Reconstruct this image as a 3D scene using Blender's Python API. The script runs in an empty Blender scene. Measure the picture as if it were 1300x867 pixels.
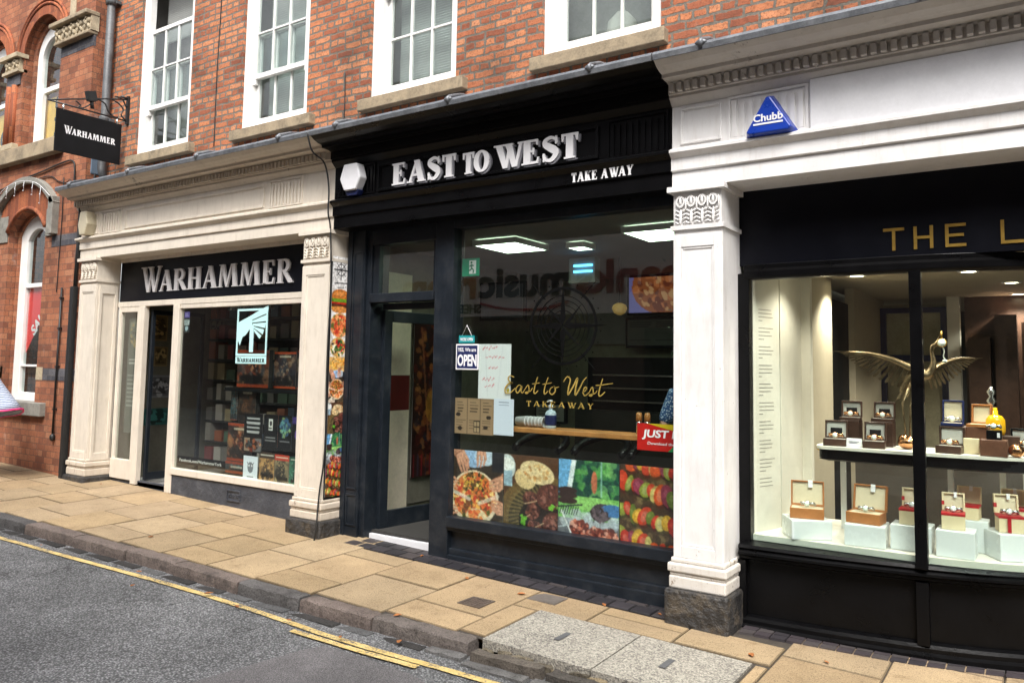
import bpy, bmesh, math, random
import numpy as np
from mathutils import Vector, Matrix, Euler
from mathutils.geometry import tessellate_polygon
R = math.radians
random.seed(7)
rng = np.random.default_rng(11)
S = bpy.context.scene
COL = S.collection

# ------------------------------------------------------------------ camera
cam = bpy.data.cameras.new('camera')
cob = bpy.data.objects.new('camera', cam); COL.objects.link(cob)
F, PPY = 1008.755, 382.593
yaw, pitch, roll = R(34.30622), R(4.76799), R(0.97205)
fw = Vector((-math.sin(yaw)*math.cos(pitch), math.cos(yaw)*math.cos(pitch), math.sin(pitch)))
rt = Vector((math.cos(yaw), math.sin(yaw), 0)); up = rt.cross(fw)
r2 = rt*math.cos(roll) + up*math.sin(roll); u2 = up*math.cos(roll) - rt*math.sin(roll)
cob.matrix_world = Matrix(((r2.x, u2.x, -fw.x, 0), (r2.y, u2.y, -fw.y, -5.3), (r2.z, u2.z, -fw.z, 1.6), (0, 0, 0, 1)))
cam.sensor_width = 36; cam.sensor_fit = 'HORIZONTAL'
cam.lens = F/1300*36
cam.shift_y = -(433.5 - PPY)/1300
cam.clip_start = 0.05; cam.clip_end = 500
S.camera = cob
# ------------------------------------------------------------------ light
SUN_EL, SUN_AZ = R(52), R(150)       # azimuth clockwise from +Y (north): light comes from behind the camera, right
w = bpy.data.worlds.new('World'); S.world = w; w.use_nodes = True
nt = w.node_tree; nt.nodes.clear()
sky = nt.nodes.new('ShaderNodeTexSky'); sky.sky_type = 'NISHITA'; sky.sun_disc = False
sky.sun_elevation = SUN_EL; sky.sun_rotation = SUN_AZ; sky.dust_density = 4.0; sky.air_density = 1.0; sky.ozone_density = 1.0
hs = nt.nodes.new('ShaderNodeHueSaturation'); hs.inputs['Saturation'].default_value = 0.28
bg = nt.nodes.new('ShaderNodeBackground'); bg.inputs['Strength'].default_value = 0.15
wo = nt.nodes.new('ShaderNodeOutputWorld')
nt.links.new(sky.outputs[0], hs.inputs['Color']); nt.links.new(hs.outputs[0], bg.inputs['Color']); nt.links.new(bg.outputs[0], wo.inputs['Surface'])
sl = bpy.data.lights.new('sun', 'SUN'); sl.energy = 1.5; sl.angle = R(22); sl.color = (1.0, .965, .92)
so = bpy.data.objects.new('sun', sl); COL.objects.link(so)
sd = Vector((math.sin(SUN_AZ)*math.cos(SUN_EL), math.cos(SUN_AZ)*math.cos(SUN_EL), math.sin(SUN_EL)))
so.rotation_euler = (-sd).to_track_quat('-Z', 'Y').to_euler(); so.location = (6, -12, 14)
S.view_settings.view_transform = 'Standard'; S.view_settings.look = 'None'
S.view_settings.exposure = 1.25; S.view_settings.gamma = 1; S.view_settings.use_curve_mapping = False

# ------------------------------------------------------------------ materials
def lin(c):
    return tuple(((v/12.92) if v <= .04045 else ((v+.055)/1.055)**2.4) for v in c)
def hexc(r, g, b): return lin((r/255, g/255, b/255))
class NT:
    def __init__(s, name):
        s.m = bpy.data.materials.new(name); s.m.use_nodes = True
        s.t = s.m.node_tree; s.t.nodes.clear()
        s.out = s.n('ShaderNodeOutputMaterial')
    def n(s, typ, **kw):
        x = s.t.nodes.new(typ)
        for k, v in kw.items():
            if k.startswith('i_'):
                key = k[2:].replace('_', ' ')
                x.inputs[key].default_value = v
            else: setattr(x, k, v)
        return x
    def l(s, a, b): s.t.links.new(a, b)
    def ramp(s, fac, stops):
        r = s.n('ShaderNodeValToRGB'); e = r.color_ramp.elements
        while len(e) < len(stops): e.new(.5)
        for i, (p, c) in enumerate(stops):
            e[i].position = p; e[i].color = (*c, 1) if len(c) == 3 else c
        s.l(fac, r.inputs[0]); return r.outputs[0]
    def mix(s, fac, a, b, bt='MIX'):
        m = s.n('ShaderNodeMix', data_type='RGBA', blend_type=bt)
        for sock, v in ((m.inputs[0], fac), (m.inputs[6], a), (m.inputs[7], b)):
            if hasattr(v, 'is_output'): s.l(v, sock)
            elif isinstance(v, (int, float)): sock.default_value = v
            else: sock.default_value = (*v, 1)
        return m.outputs[2]
    def math(s, op, a, b=None):
        m = s.n('ShaderNodeMath', operation=op)
        for i, v in enumerate((a, b)):
            if v is None: continue
            if hasattr(v, 'is_output'): s.l(v, m.inputs[i])
            else: m.inputs[i].default_value = v
        return m.outputs[0]
    def noise(s, vec, scale, detail=4, rough=.6):
        x = s.n('ShaderNodeTexNoise'); x.inputs['Scale'].default_value = scale
        x.inputs['Detail'].default_value = detail; x.inputs['Roughness'].default_value = rough
        if vec is not None: s.l(vec, x.inputs['Vector'])
        return x.outputs['Fac']
    def pos(s):
        return s.n('ShaderNodeNewGeometry').outputs['Position']
    def obj(s): return s.n('ShaderNodeTexCoord').outputs['Object']
    def bsdf(s, col, rough=.5, metal=0, bump=None, bs=.3, bd=.01, spec=None):
        b = s.n('ShaderNodeBsdfPrincipled')
        for sock, v in ((b.inputs['Base Color'], col), (b.inputs['Roughness'], rough), (b.inputs['Metallic'], metal)):
            if hasattr(v, 'is_output'): s.l(v, sock)
            elif isinstance(v, (int, float)): sock.default_value = v
            else: sock.default_value = (*v, 1)
        if spec is not None: b.inputs['Specular IOR Level'].default_value = spec
        if bump is not None:
            bp = s.n('ShaderNodeBump'); bp.inputs['Strength'].default_value = bs; bp.inputs['Distance'].default_value = bd
            s.l(bump, bp.inputs['Height']); s.l(bp.outputs[0], b.inputs['Normal'])
        s.l(b.outputs[0], s.out.inputs[0]); return b

def M(name, col, rough=.5, var=.18, sc=6, bump=.0, metal=0, bsc=60, dirt=None, dirt_amt=.5, spec=None, bd=.004):
    """plain surface: base colour broken up by two noises, optional stains and bump"""
    t = NT(name); p = t.obj()
    n1 = t.noise(p, sc, 5, .65); n2 = t.noise(p, sc*9, 3, .7)
    n = t.math('ADD', t.math('MULTIPLY', n1, .65), t.math('MULTIPLY', n2, .35))
    lo = tuple(c*(1-var*1.6) for c in col); hi = tuple(min(1, c*(1+var*1.1)) for c in col)
    c = t.ramp(n, [(.3, lo), (.7, hi)])
    if dirt:
        d = t.noise(p, sc*.8+1.3, 8, .72)
        f = t.ramp(d, [(.5, (0, 0, 0)), (.68, (dirt_amt,)*3)])
        c = t.mix(f, c, dirt)
    rr = t.math('ADD', t.math('MULTIPLY', n1, .25), max(0.02, rough-.12))
    bmp = t.noise(p, bsc, 4, .6) if bump else None
    t.bsdf(c, rr, metal, bmp, bump, bd, spec); return t.m

def paint_old(name, col, chip, stain, rough=.5, chip_t=.66, brush=.12):
    """weathered painted timber: streaks, flakes with the wood showing, grime"""
    t = NT(name); p = t.obj()
    mp = t.n('ShaderNodeMapping'); t.l(p, mp.inputs['Vector']); mp.inputs['Scale'].default_value = (7, 7, 1.3)
    st = t.noise(mp.outputs[0], 3, 6, .7)
    c = t.ramp(t.noise(p, 3.5, 5), [(.3, tuple(v*.86 for v in col)), (.7, col)])
    c = t.mix(t.ramp(st, [(.5, (0, 0, 0)), (.78, (.42,)*3)]), c, stain)
    fl = t.noise(p, 22, 8, .75); big = t.noise(p, 1.7, 3)
    f = t.ramp(t.math('ADD', t.math('MULTIPLY', fl, .62), t.math('MULTIPLY', big, .38)), [(chip_t-.025, (0, 0, 0)), (chip_t+.02, (1, 1, 1))])
    c = t.mix(f, c, chip)
    h = t.math('SUBTRACT', t.math('MULTIPLY', t.noise(p, 90, 3), .4), t.math('MULTIPLY', f, .8))
    t.bsdf(c, rough, 0, h, .35, .004); return t.m

def brick(name, ramp, mortar, bw, bh, ms, wob, rough=.85, soot=(.03, .025, .02), soot_amt=.5, squash=.5, sqf=2, bs=.8, light=None, jag=.5):
    t = NT(name); p = t.pos()
    sx = t.n('ShaderNodeSeparateXYZ'); t.l(p, sx.inputs[0])
    xx = t.math('ADD', sx.outputs[0], sx.outputs[1])
    w1 = t.noise(p, 2.3, 3); w2 = t.noise(p, 9, 2); w3 = t.noise(p, 38, 2)
    dz = t.math('MULTIPLY', t.math('SUBTRACT', w1, .5), wob*2.2)
    dz2 = t.math('MULTIPLY', t.math('SUBTRACT', w2, .5), wob*1.3)
    dz3 = t.math('MULTIPLY', t.math('SUBTRACT', w3, .5), wob*.9)
    zz = t.math('ADD', t.math('ADD', sx.outputs[2], dz), t.math('ADD', dz2, dz3))
    xx = t.math('ADD', xx, t.math('ADD', t.math('MULTIPLY', dz2, 1.2), t.math('MULTIPLY', dz3, -1.3)))
    cb = t.n('ShaderNodeCombineXYZ'); t.l(xx, cb.inputs[0]); t.l(zz, cb.inputs[1])
    b = t.n('ShaderNodeTexBrick'); b.offset = .5; b.squash = squash; b.squash_frequency = sqf
    t.l(cb.outputs[0], b.inputs['Vector'])
    for k, v in (('Scale', 1), ('Mortar Size', ms), ('Mortar Smooth', 1.0), ('Bias', 0), ('Brick Width', bw), ('Row Height', bh)):
        b.inputs[k].default_value = v
    b.inputs['Color1'].default_value = (0, 0, 0, 1); b.inputs['Color2'].default_value = (1, 1, 1, 1); b.inputs['Mortar'].default_value = (.5, .5, .5, 1)
    per = t.n('ShaderNodeSeparateColor'); t.l(b.outputs['Color'], per.inputs[0])
    f1 = t.noise(p, 26, 6, .7)
    v = t.math('ADD', t.math('MULTIPLY', per.outputs[0], .72), t.math('MULTIPLY', f1, .28))
    c = t.ramp(v, ramp)
    c = t.mix(t.ramp(t.noise(p, 70, 4, .7), [(.36, (.75,)*3), (.5, (0,)*3)]), c, tuple(x*.45 for x in ramp[1][1]))
    mc = t.ramp(t.noise(p, 45, 4, .7), [(.3, tuple(x*.55 for x in mortar)), (.7, mortar)])
    jn = t.math('ADD', b.outputs['Fac'], t.math('MULTIPLY', t.math('SUBTRACT', t.noise(p, 30, 5, .75), .5), jag))
    jf = t.ramp(jn, [(.34, (0,)*3), (.5, (1,)*3)])
    c = t.mix(jf, c, mc)
    sn = t.ramp(t.noise(p, 1.1, 9, .75), [(.46, (0,)*3), (.7, (soot_amt,)*3)])
    c = t.mix(sn, c, soot)
    if light:
        ln = t.ramp(t.noise(p, 2.6, 8, .75), [(.6, (0,)*3), (.72, (.5,)*3)]); c = t.mix(ln, c, light)
    h = t.math('SUBTRACT', t.math('MULTIPLY', f1, .6), jf)
    t.bsdf(c, rough, 0, h, bs, .012, spec=.25); return t.m

def vcol(name, rough=.5, bump=0, bsc=80, spec=None, var=.0, emit=0):
    t = NT(name); a = t.n('ShaderNodeVertexColor'); a.layer_name = 'Col'
    c = a.outputs['Color']
    if var:
        c = t.mix(1.0, c, t.ramp(t.noise(t.pos(), 9, 6, .7), [(.3, (1-var,)*3), (.7, (1,)*3)]), 'MULTIPLY')
    b = t.bsdf(c, rough, 0, t.noise(t.pos(), bsc, 4) if bump else None, bump, .006, spec)
    if emit:
        t.l(a.outputs['Color'], b.inputs['Emission Color']); b.inputs['Emission Strength'].default_value = emit
    return t.m
def emis(name, col, s):
    t = NT(name); b = t.bsdf(col, .5); b.inputs['Emission Color'].default_value = (*col, 1); b.inputs['Emission Strength'].default_value = s; return t.m
def glass_mat(name, tint=(.93, .97, .95), dust=.02, ior=1.5, boost=1.0, wob=.0):
    t = NT(name)
    tr = t.n('ShaderNodeBsdfTransparent'); tr.inputs[0].default_value = (*tint, 1)
    gl = t.n('ShaderNodeBsdfGlossy'); gl.inputs['Roughness'].default_value = .0
    if wob:
        bp = t.n('ShaderNodeBump'); bp.inputs['Strength'].default_value = wob; bp.inputs['Distance'].default_value = .02
        t.l(t.noise(t.pos(), 2.2, 2), bp.inputs['Height']); t.l(bp.outputs[0], gl.inputs['Normal'])
    fr = t.n('ShaderNodeFresnel'); fr.inputs['IOR'].default_value = ior
    m1 = t.n('ShaderNodeMixShader'); t.l(t.math('MULTIPLY', t.math('MULTIPLY', fr.outputs[0], boost), t.math('SUBTRACT', 1.0, t.n('ShaderNodeNewGeometry').outputs['Backfacing'])), m1.inputs[0]); t.l(tr.outputs[0], m1.inputs[1]); t.l(gl.outputs[0], m1.inputs[2])
    df = t.n('ShaderNodeBsdfDiffuse'); df.inputs[0].default_value = (.5, .5, .48, 1)
    m2 = t.n('ShaderNodeMixShader'); t.l(t.ramp(t.noise(t.pos(), 4, 6), [(.35, (dust*.4,)*3), (.7, (dust*1.6,)*3)]), m2.inputs[0])
    t.l(m1.outputs[0], m2.inputs[1]); t.l(df.outputs[0], m2.inputs[2]); t.l(m2.outputs[0], t.out.inputs[0]); return t.m

X = {}
X['brick_old'] = brick('old orange brick', [(.1, (.22, .07, .042)), (.34, (.4, .135, .068)), (.66, (.57, .22, .1)), (.95, (.56, .27, .15))], (.225, .195, .16), .222, .0705, .0185, .018, soot_amt=.62, jag=1.5, sqf=3, light=(.36, .28, .22))
X['brick_gothic'] = brick('pressed red brick', [(.05, (.17, .068, .045)), (.35, (.31, .115, .062)), (.7, (.4, .155, .08)), (.98, (.45, .22, .125))], (.13, .095, .075), .225, .082, .0055, .003, soot_amt=.6, bs=.4, light=(.45, .4, .36), jag=.35)
X['brick_rub'] = brick('dark rubbed brick', [(.05, (.17, .05, .03)), (.5, (.36, .11, .05)), (.95, (.44, .15, .065))], (.12, .09, .07), .075, .5, .004, .002, squash=1, bs=.4)
X['brick_slate'] = brick('blue grey brick', [(.05, (.05, .05, .06)), (.5, (.1, .1, .115)), (.95, (.16, .155, .165))], (.2, .18, .16), .225, .082, .005, .003, bs=.4)
X['stone'] = M('weathered sandstone', (.33, .26, .17), .85, .28, 5, .5, bsc=70, dirt=(.07, .06, .045), dirt_amt=.6)
X['stone_pale'] = M('pale carved stone', (.45, .37, .25), .85, .25, 7, .5, dirt=(.12, .1, .07), dirt_amt=.5)
X['stone_grey'] = M('grey sill stone', (.24, .23, .2), .85, .25, 6, .5, dirt=(.08, .08, .07))
X['plinth'] = M('black plinth paint', (.04, .038, .037), .55, .45, 9, 1.0, bsc=18, dirt=(.2, .15, .09), dirt_amt=.38, bd=.03)
X['cream'] = paint_old('cream gloss paint', (.72, .65, .55), (.2, .16, .12), (.4, .33, .25))
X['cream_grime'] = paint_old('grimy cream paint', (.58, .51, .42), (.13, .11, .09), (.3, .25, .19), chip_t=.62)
X['white_old'] = paint_old('white gloss paint', (.8, .785, .77), (.26, .22, .18), (.5, .45, .39), chip_t=.625)
X['white_base'] = paint_old('stained white paint', (.72, .68, .62), (.22, .15, .09), (.36, .27, .18), chip_t=.585)
X['cream_base'] = paint_old('stained cream paint', (.66, .58, .48), (.2, .14, .09), (.36, .28, .2), chip_t=.6)
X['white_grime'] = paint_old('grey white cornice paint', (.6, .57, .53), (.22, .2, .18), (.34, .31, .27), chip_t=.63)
X['white_sash'] = paint_old('white sash paint', (.84, .83, .8), (.4, .34, .27), (.66, .62, .55), chip_t=.7)
X['black'] = M('black gloss paint', (.0035, .0035, .004), .3, .3, 4, .25, bsc=30, spec=.14)
X['black_matt'] = M('matt black paint', (.005, .005, .006), .6, .3, 5, .2, spec=.2)
X['navy'] = M('blue black board', (.003, .0035, .007), .4, .2, 4, spec=.18)
X['charcoal'] = M('charcoal blue paint', (.011, .015, .021), .4, .25, 6, .25, bsc=40, dirt=(.05, .05, .05), dirt_amt=.3, spec=.3)
X['slate_wall'] = M('slate grey painted render', (.05, .055, .068), .6, .25, 6, .9, bsc=26, dirt=(.16, .16, .16), dirt_amt=.25, bd=.01)
X['lead'] = M('lead sheet', (.16, .17, .185), .45, .35, 8, .5, bsc=25, metal=.35, dirt=(.32, .33, .34), dirt_amt=.5)
X['iron'] = M('black iron', (.012, .012, .012), .5, .3, 20, .2)
X['pipe_grey'] = M('grey painted iron pipe', (.1, .105, .11), .5, .4, 5, .4, dirt=(.05, .045, .04), dirt_amt=.7)
X['box_blue'] = M('blue grey plastic', (.14, .19, .25), .4, .1)
X['cable'] = M('black cable', (.012, .012, .012), .55, .2)
X['white_plastic'] = M('white plastic', (.72, .72, .74), .35, .06)
X['cream_plastic'] = M('yellowed plastic', (.52, .46, .33), .45, .15, dirt=(.3, .25, .15))
X['blue_plastic'] = M('blue plastic', (.006, .04, .34), .3, .08)
X['navy_plastic'] = M('navy plastic', (.012, .02, .09), .35, .1)
X['letter_grey'] = M('brushed silver letters', (.66, .64, .64), .4, .12, 12, metal=.15)
X['letter_white'] = M('white letters', (.8, .79, .8), .45, .05)
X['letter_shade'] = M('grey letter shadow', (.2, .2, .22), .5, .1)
X['gold'] = M('gold leaf letters', (.52, .33, .07), .35, .15, 14, metal=.6)
X['gold_film'] = M('gold vinyl', (.42, .3, .07), .4, .1, metal=.3)
X['black_film'] = M('black vinyl', (.003, .003, .003), .6, .1, spec=.1)
X['glass'] = glass_mat('shop glass', dust=.0015, boost=2.3)
X['glass_clear'] = glass_mat('clear door glass', tint=(1, 1, 1), dust=.001, boost=.6)
X['glass_sash'] = glass_mat('old sash glass', tint=(.92, .96, .95), dust=.015, boost=1.5, wob=.02)
X['blind'] = M('venetian blind', (.8, .82, .8), .5, .05)
X['yellow_sheet'] = M('yellow banner cloth', (.75, .42, .02), .6, .1)
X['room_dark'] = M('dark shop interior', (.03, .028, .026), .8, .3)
X['room_dim'] = M('dim olive interior', (.17, .16, .125), .8, .2)
X['room_ceiling'] = M('grey ceiling tiles', (.16, .155, .15), .8, .12, 3)
X['stock'] = vcol('stocked goods', .6)
X['room_grey'] = M('grey interior plaster', (.3, .295, .28), .8, .15)
X['room_olive'] = M('olive interior wall', (.42, .39, .28), .8, .2)
X['room_cream'] = M('cream interior wall', (.68, .65, .57), .7, .06, 2)
X['room_beige'] = M('beige interior wall', (.45, .39, .29), .7, .08, 2)
X['wood'] = M('honey wood', (.46, .2, .06), .4, .25, 9)
X['wood_dark'] = M('dark brown wood', (.06, .03, .02), .35, .3, 9)
X['wood_mid'] = M('walnut', (.14, .06, .035), .35, .25, 9)
X['leather_tan'] = M('tan leather', (.42, .16, .045), .45, .15)
X['suede'] = M('cream suede', (.66, .57, .4), .8, .08)
X['suede_grey'] = M('grey suede', (.45, .44, .4), .8, .08)
X['card_cream'] = M('cream card', (.72, .6, .38), .6, .05)
X['ribbon'] = M('red ribbon', (.42, .008, .015), .45, .1)
X['perspex'] = M('white plinth lacquer', (.72, .76, .76), .25, .03)
X['steel'] = M('polished steel', (.6, .6, .58), .22, .1, metal=.95)
X['bronze'] = M('gilded bronze', (.27, .2, .115), .36, .55, 14, .5, metal=.9, bsc=60)
X['copper'] = M('polished copper', (.6, .3, .14), .18, .15, metal=1.0)
X['dial'] = M('pale dial', (.68, .75, .7), .4, .05)
X['yellow_glaze'] = M('yellow glaze', (.72, .38, .01), .15, .08)
X['paper'] = M('white paper', (.75, .75, .76), .7, .05, 14, .4, bsc=12, bd=.02)
X['skin'] = M('skin', (.48, .26, .18), .5, .08)
X['hair'] = M('dark hair', (.03, .018, .012), .6, .3, 40, .5)
X['denim'] = M('dark trousers', (.03, .035, .05), .8, .2, 40, .3)
X['shoe'] = M('dark shoe', (.02, .018, .016), .5, .2)
X['leaf'] = M('fallen leaf', (.38, .14, .04), .7, .35, 30)
X['plant'] = M('indoor foliage', (.04, .075, .03), .5, .35, 12)
X['lamp_panel'] = emis('ceiling light panel', (.8, 1.0, .76), 4.6)
X['downlight'] = emis('warm downlight', (1, .86, .6), 12)
X['screen_blue'] = emis('blue tube', (.1, .55, 1), 2.0)
X['amber'] = emis('amber lamp', (.5, .3, .08), .12)
X['poster'] = vcol('printed poster', .4)
X['poster_lit'] = vcol('lit screen', .4, emit=.16)
X['asphalt'] = None

def asphalt(name, lo, hi, sc, bs):
    t = NT(name); p = t.pos()
    v = t.n('ShaderNodeTexVoronoi'); v.inputs['Scale'].default_value = sc; t.l(p, v.inputs['Vector'])
    pc = t.n('ShaderNodeSeparateColor'); t.l(v.outputs['Color'], pc.inputs[0])
    n = t.noise(p, 55, 5, .75); big = t.noise(p, 1.2, 5, .6)
    k = t.math('ADD', t.math('ADD', t.math('MULTIPLY', pc.outputs[0], .42), t.math('MULTIPLY', n, .43)), t.math('MULTIPLY', big, .15))
    c = t.ramp(k, [(.3, lo), (.52, tuple((a+b)/2 for a, b in zip(lo, hi))), (.74, hi)])
    c = t.mix(t.ramp(v.outputs['Distance'], [(.25, (0,)*3), (.62, (.75,)*3)]), c, tuple(x*.35 for x in lo))
    pt_ = t.ramp(t.noise(p, .9, 8, .7), [(.42, (.72,)*3), (.62, (1.12,)*3)]); c = t.mix(1.0, c, pt_, 'MULTIPLY')
    vc = t.n('ShaderNodeTexVoronoi'); vc.feature = 'DISTANCE_TO_EDGE'; vc.inputs['Scale'].default_value = .55
    wp = t.n('ShaderNodeVectorMath', operation='ADD'); t.l(p, wp.inputs[0]); nz = t.n('ShaderNodeTexNoise'); nz.inputs['Scale'].default_value = 3; nz.inputs['Detail'].default_value = 6; t.l(p, nz.inputs['Vector']); t.l(nz.outputs['Color'], wp.inputs[1]); t.l(wp.outputs[0], vc.inputs['Vector'])
    ck = t.ramp(vc.outputs['Distance'], [(.003, (.75,)*3), (.008, (0,)*3)]); ckm = t.ramp(t.noise(p, .7, 3), [(.5, (0,)*3), (.56, (1,)*3)]); c = t.mix(t.mix(1.0, ck, ckm, 'MULTIPLY'), c, (.03, .03, .03))
    h = t.math('SUBTRACT', t.math('MULTIPLY', n, .8), v.outputs['Distance'])
    t.bsdf(c, .75, 0, h, bs, .012, spec=.3); return t.m
X['asphalt'] = asphalt('worn asphalt', (.15, .152, .156), (.47, .475, .48), 80, .9)
X['asphalt_patch'] = asphalt('smooth asphalt patch', (.19, .18, .183), (.28, .268, .272), 150, .35)
def line_paint():
    t = NT('worn yellow paint'); p = t.pos()
    c = t.ramp(t.noise(p, 7, 6, .7), [(.3, (.55, .38, .12)), (.7, (.78, .6, .26))])
    f = t.ramp(t.math('ADD', t.math('MULTIPLY', t.noise(p, 60, 4, .8), .65), t.math('MULTIPLY', t.noise(p, 5, 3), .35)), [(.51, (0,)*3), (.58, (.9,)*3)])
    c = t.mix(f, c, (.1, .1, .1))
    t.bsdf(c, .7, 0, t.noise(p, 80, 4), .8, .008); return t.m
X['line'] = line_paint()
def stonecol(name, sp, bs, bd, bsc, var, stain):
    t = NT(name); a = t.n('ShaderNodeVertexColor'); a.layer_name = 'Col'; p = t.pos(); c = a.outputs['Color']
    c = t.mix(1.0, c, t.ramp(t.noise(p, 2.2, 7, .7), [(.3, (1-var,)*3), (.68, (1.06,)*3)]), 'MULTIPLY')
    c = t.mix(1.0, c, t.ramp(t.noise(p, sp, 3, .8), [(.36, (.42,)*3), (.48, (1,)*3), (.72, (1.15,)*3)]), 'MULTIPLY')
    s_ = t.ramp(t.noise(p, 5.5, 9, .8), [(.53, (0,)*3), (.7, (.75,)*3)]); c = t.mix(s_, c, stain)
    sx = t.ramp(t.noise(p, 34, 2, .5), [(.7, (0,)*3), (.74, (.5,)*3)]); c = t.mix(sx, c, tuple(v*.4 for v in stain))
    h = t.math('ADD', t.math('MULTIPLY', t.noise(p, bsc, 5, .7), .6), t.math('MULTIPLY', t.noise(p, bsc*.22, 3), .8))
    t.bsdf(c, .8, 0, h, bs, bd, spec=.25); return t.m
X['slab'] = stonecol('sandstone paving', 120, .5, .008, 60, .24, (.19, .125, .065))
X['kerbstone'] = stonecol('kerb stone', 90, .9, .02, 42, .4, (.03, .028, .026))
X['concrete'] = M('speckled concrete slab', (.3, .28, .25), .85, .25, 3, .6, bsc=90)
def conc():
    t = NT('exposed aggregate concrete'); p = t.pos()
    v = t.n('ShaderNodeTexVoronoi'); v.inputs['Scale'].default_value = 110; t.l(p, v.inputs['Vector'])
    pc = t.n('ShaderNodeSeparateColor'); t.l(v.outputs['Color'], pc.inputs[0])
    c = t.ramp(t.math('ADD', t.math('MULTIPLY', pc.outputs[0], .6), t.math('MULTIPLY', t.noise(p, 4, 5), .4)), [(.2, (.12, .11, .1)), (.5, (.28, .26, .22)), (.8, (.42, .39, .33))])
    t.bsdf(c, .85, 0, v.outputs['Distance'], .5, .006); return t.m
X['concrete'] = conc()
X['joint'] = M('dark joint filling', (.055, .045, .035), .9, .3, 20, .5)
X['tile'] = vcol('dark glazed threshold tile', .45, .2, 50, var=.25)
X['tweed'] = None
def tweed(name, a, b, sc):
    t = NT(name); p = t.obj()
    wv = t.n('ShaderNodeTexWave'); wv.inputs['Scale'].default_value = sc; wv.inputs['Distortion'].default_value = 3; wv.bands_direction = 'Z'; wv.inputs['Detail'].default_value = 3
    t.l(p, wv.inputs['Vector'])
    c = t.ramp(t.math('ADD', t.math('MULTIPLY', wv.outputs['Fac'], .6), t.math('MULTIPLY', t.noise(p, 90, 3), .4)), [(.35, a), (.65, b)])
    t.bsdf(c, .9); return t.m
X['tweed'] = tweed('blue grey woven cloth', (.1, .14, .25), (.55, .6, .68), 16)
X['pink'] = M('pink piping', (.75, .05, .22), .6, .1)
def shirt_mat():
    t = NT('blue patterned shirt'); p = t.obj()
    v = t.n('ShaderNodeTexVoronoi'); v.inputs['Scale'].default_value = 55; t.l(p, v.inputs['Vector'])
    c = t.ramp(v.outputs['Distance'], [(.3, (.5, .62, .75)), (.42, (.03, .1, .26))])
    t.bsdf(c, .8); return t.m
X['shirt'] = shirt_mat()

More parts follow.
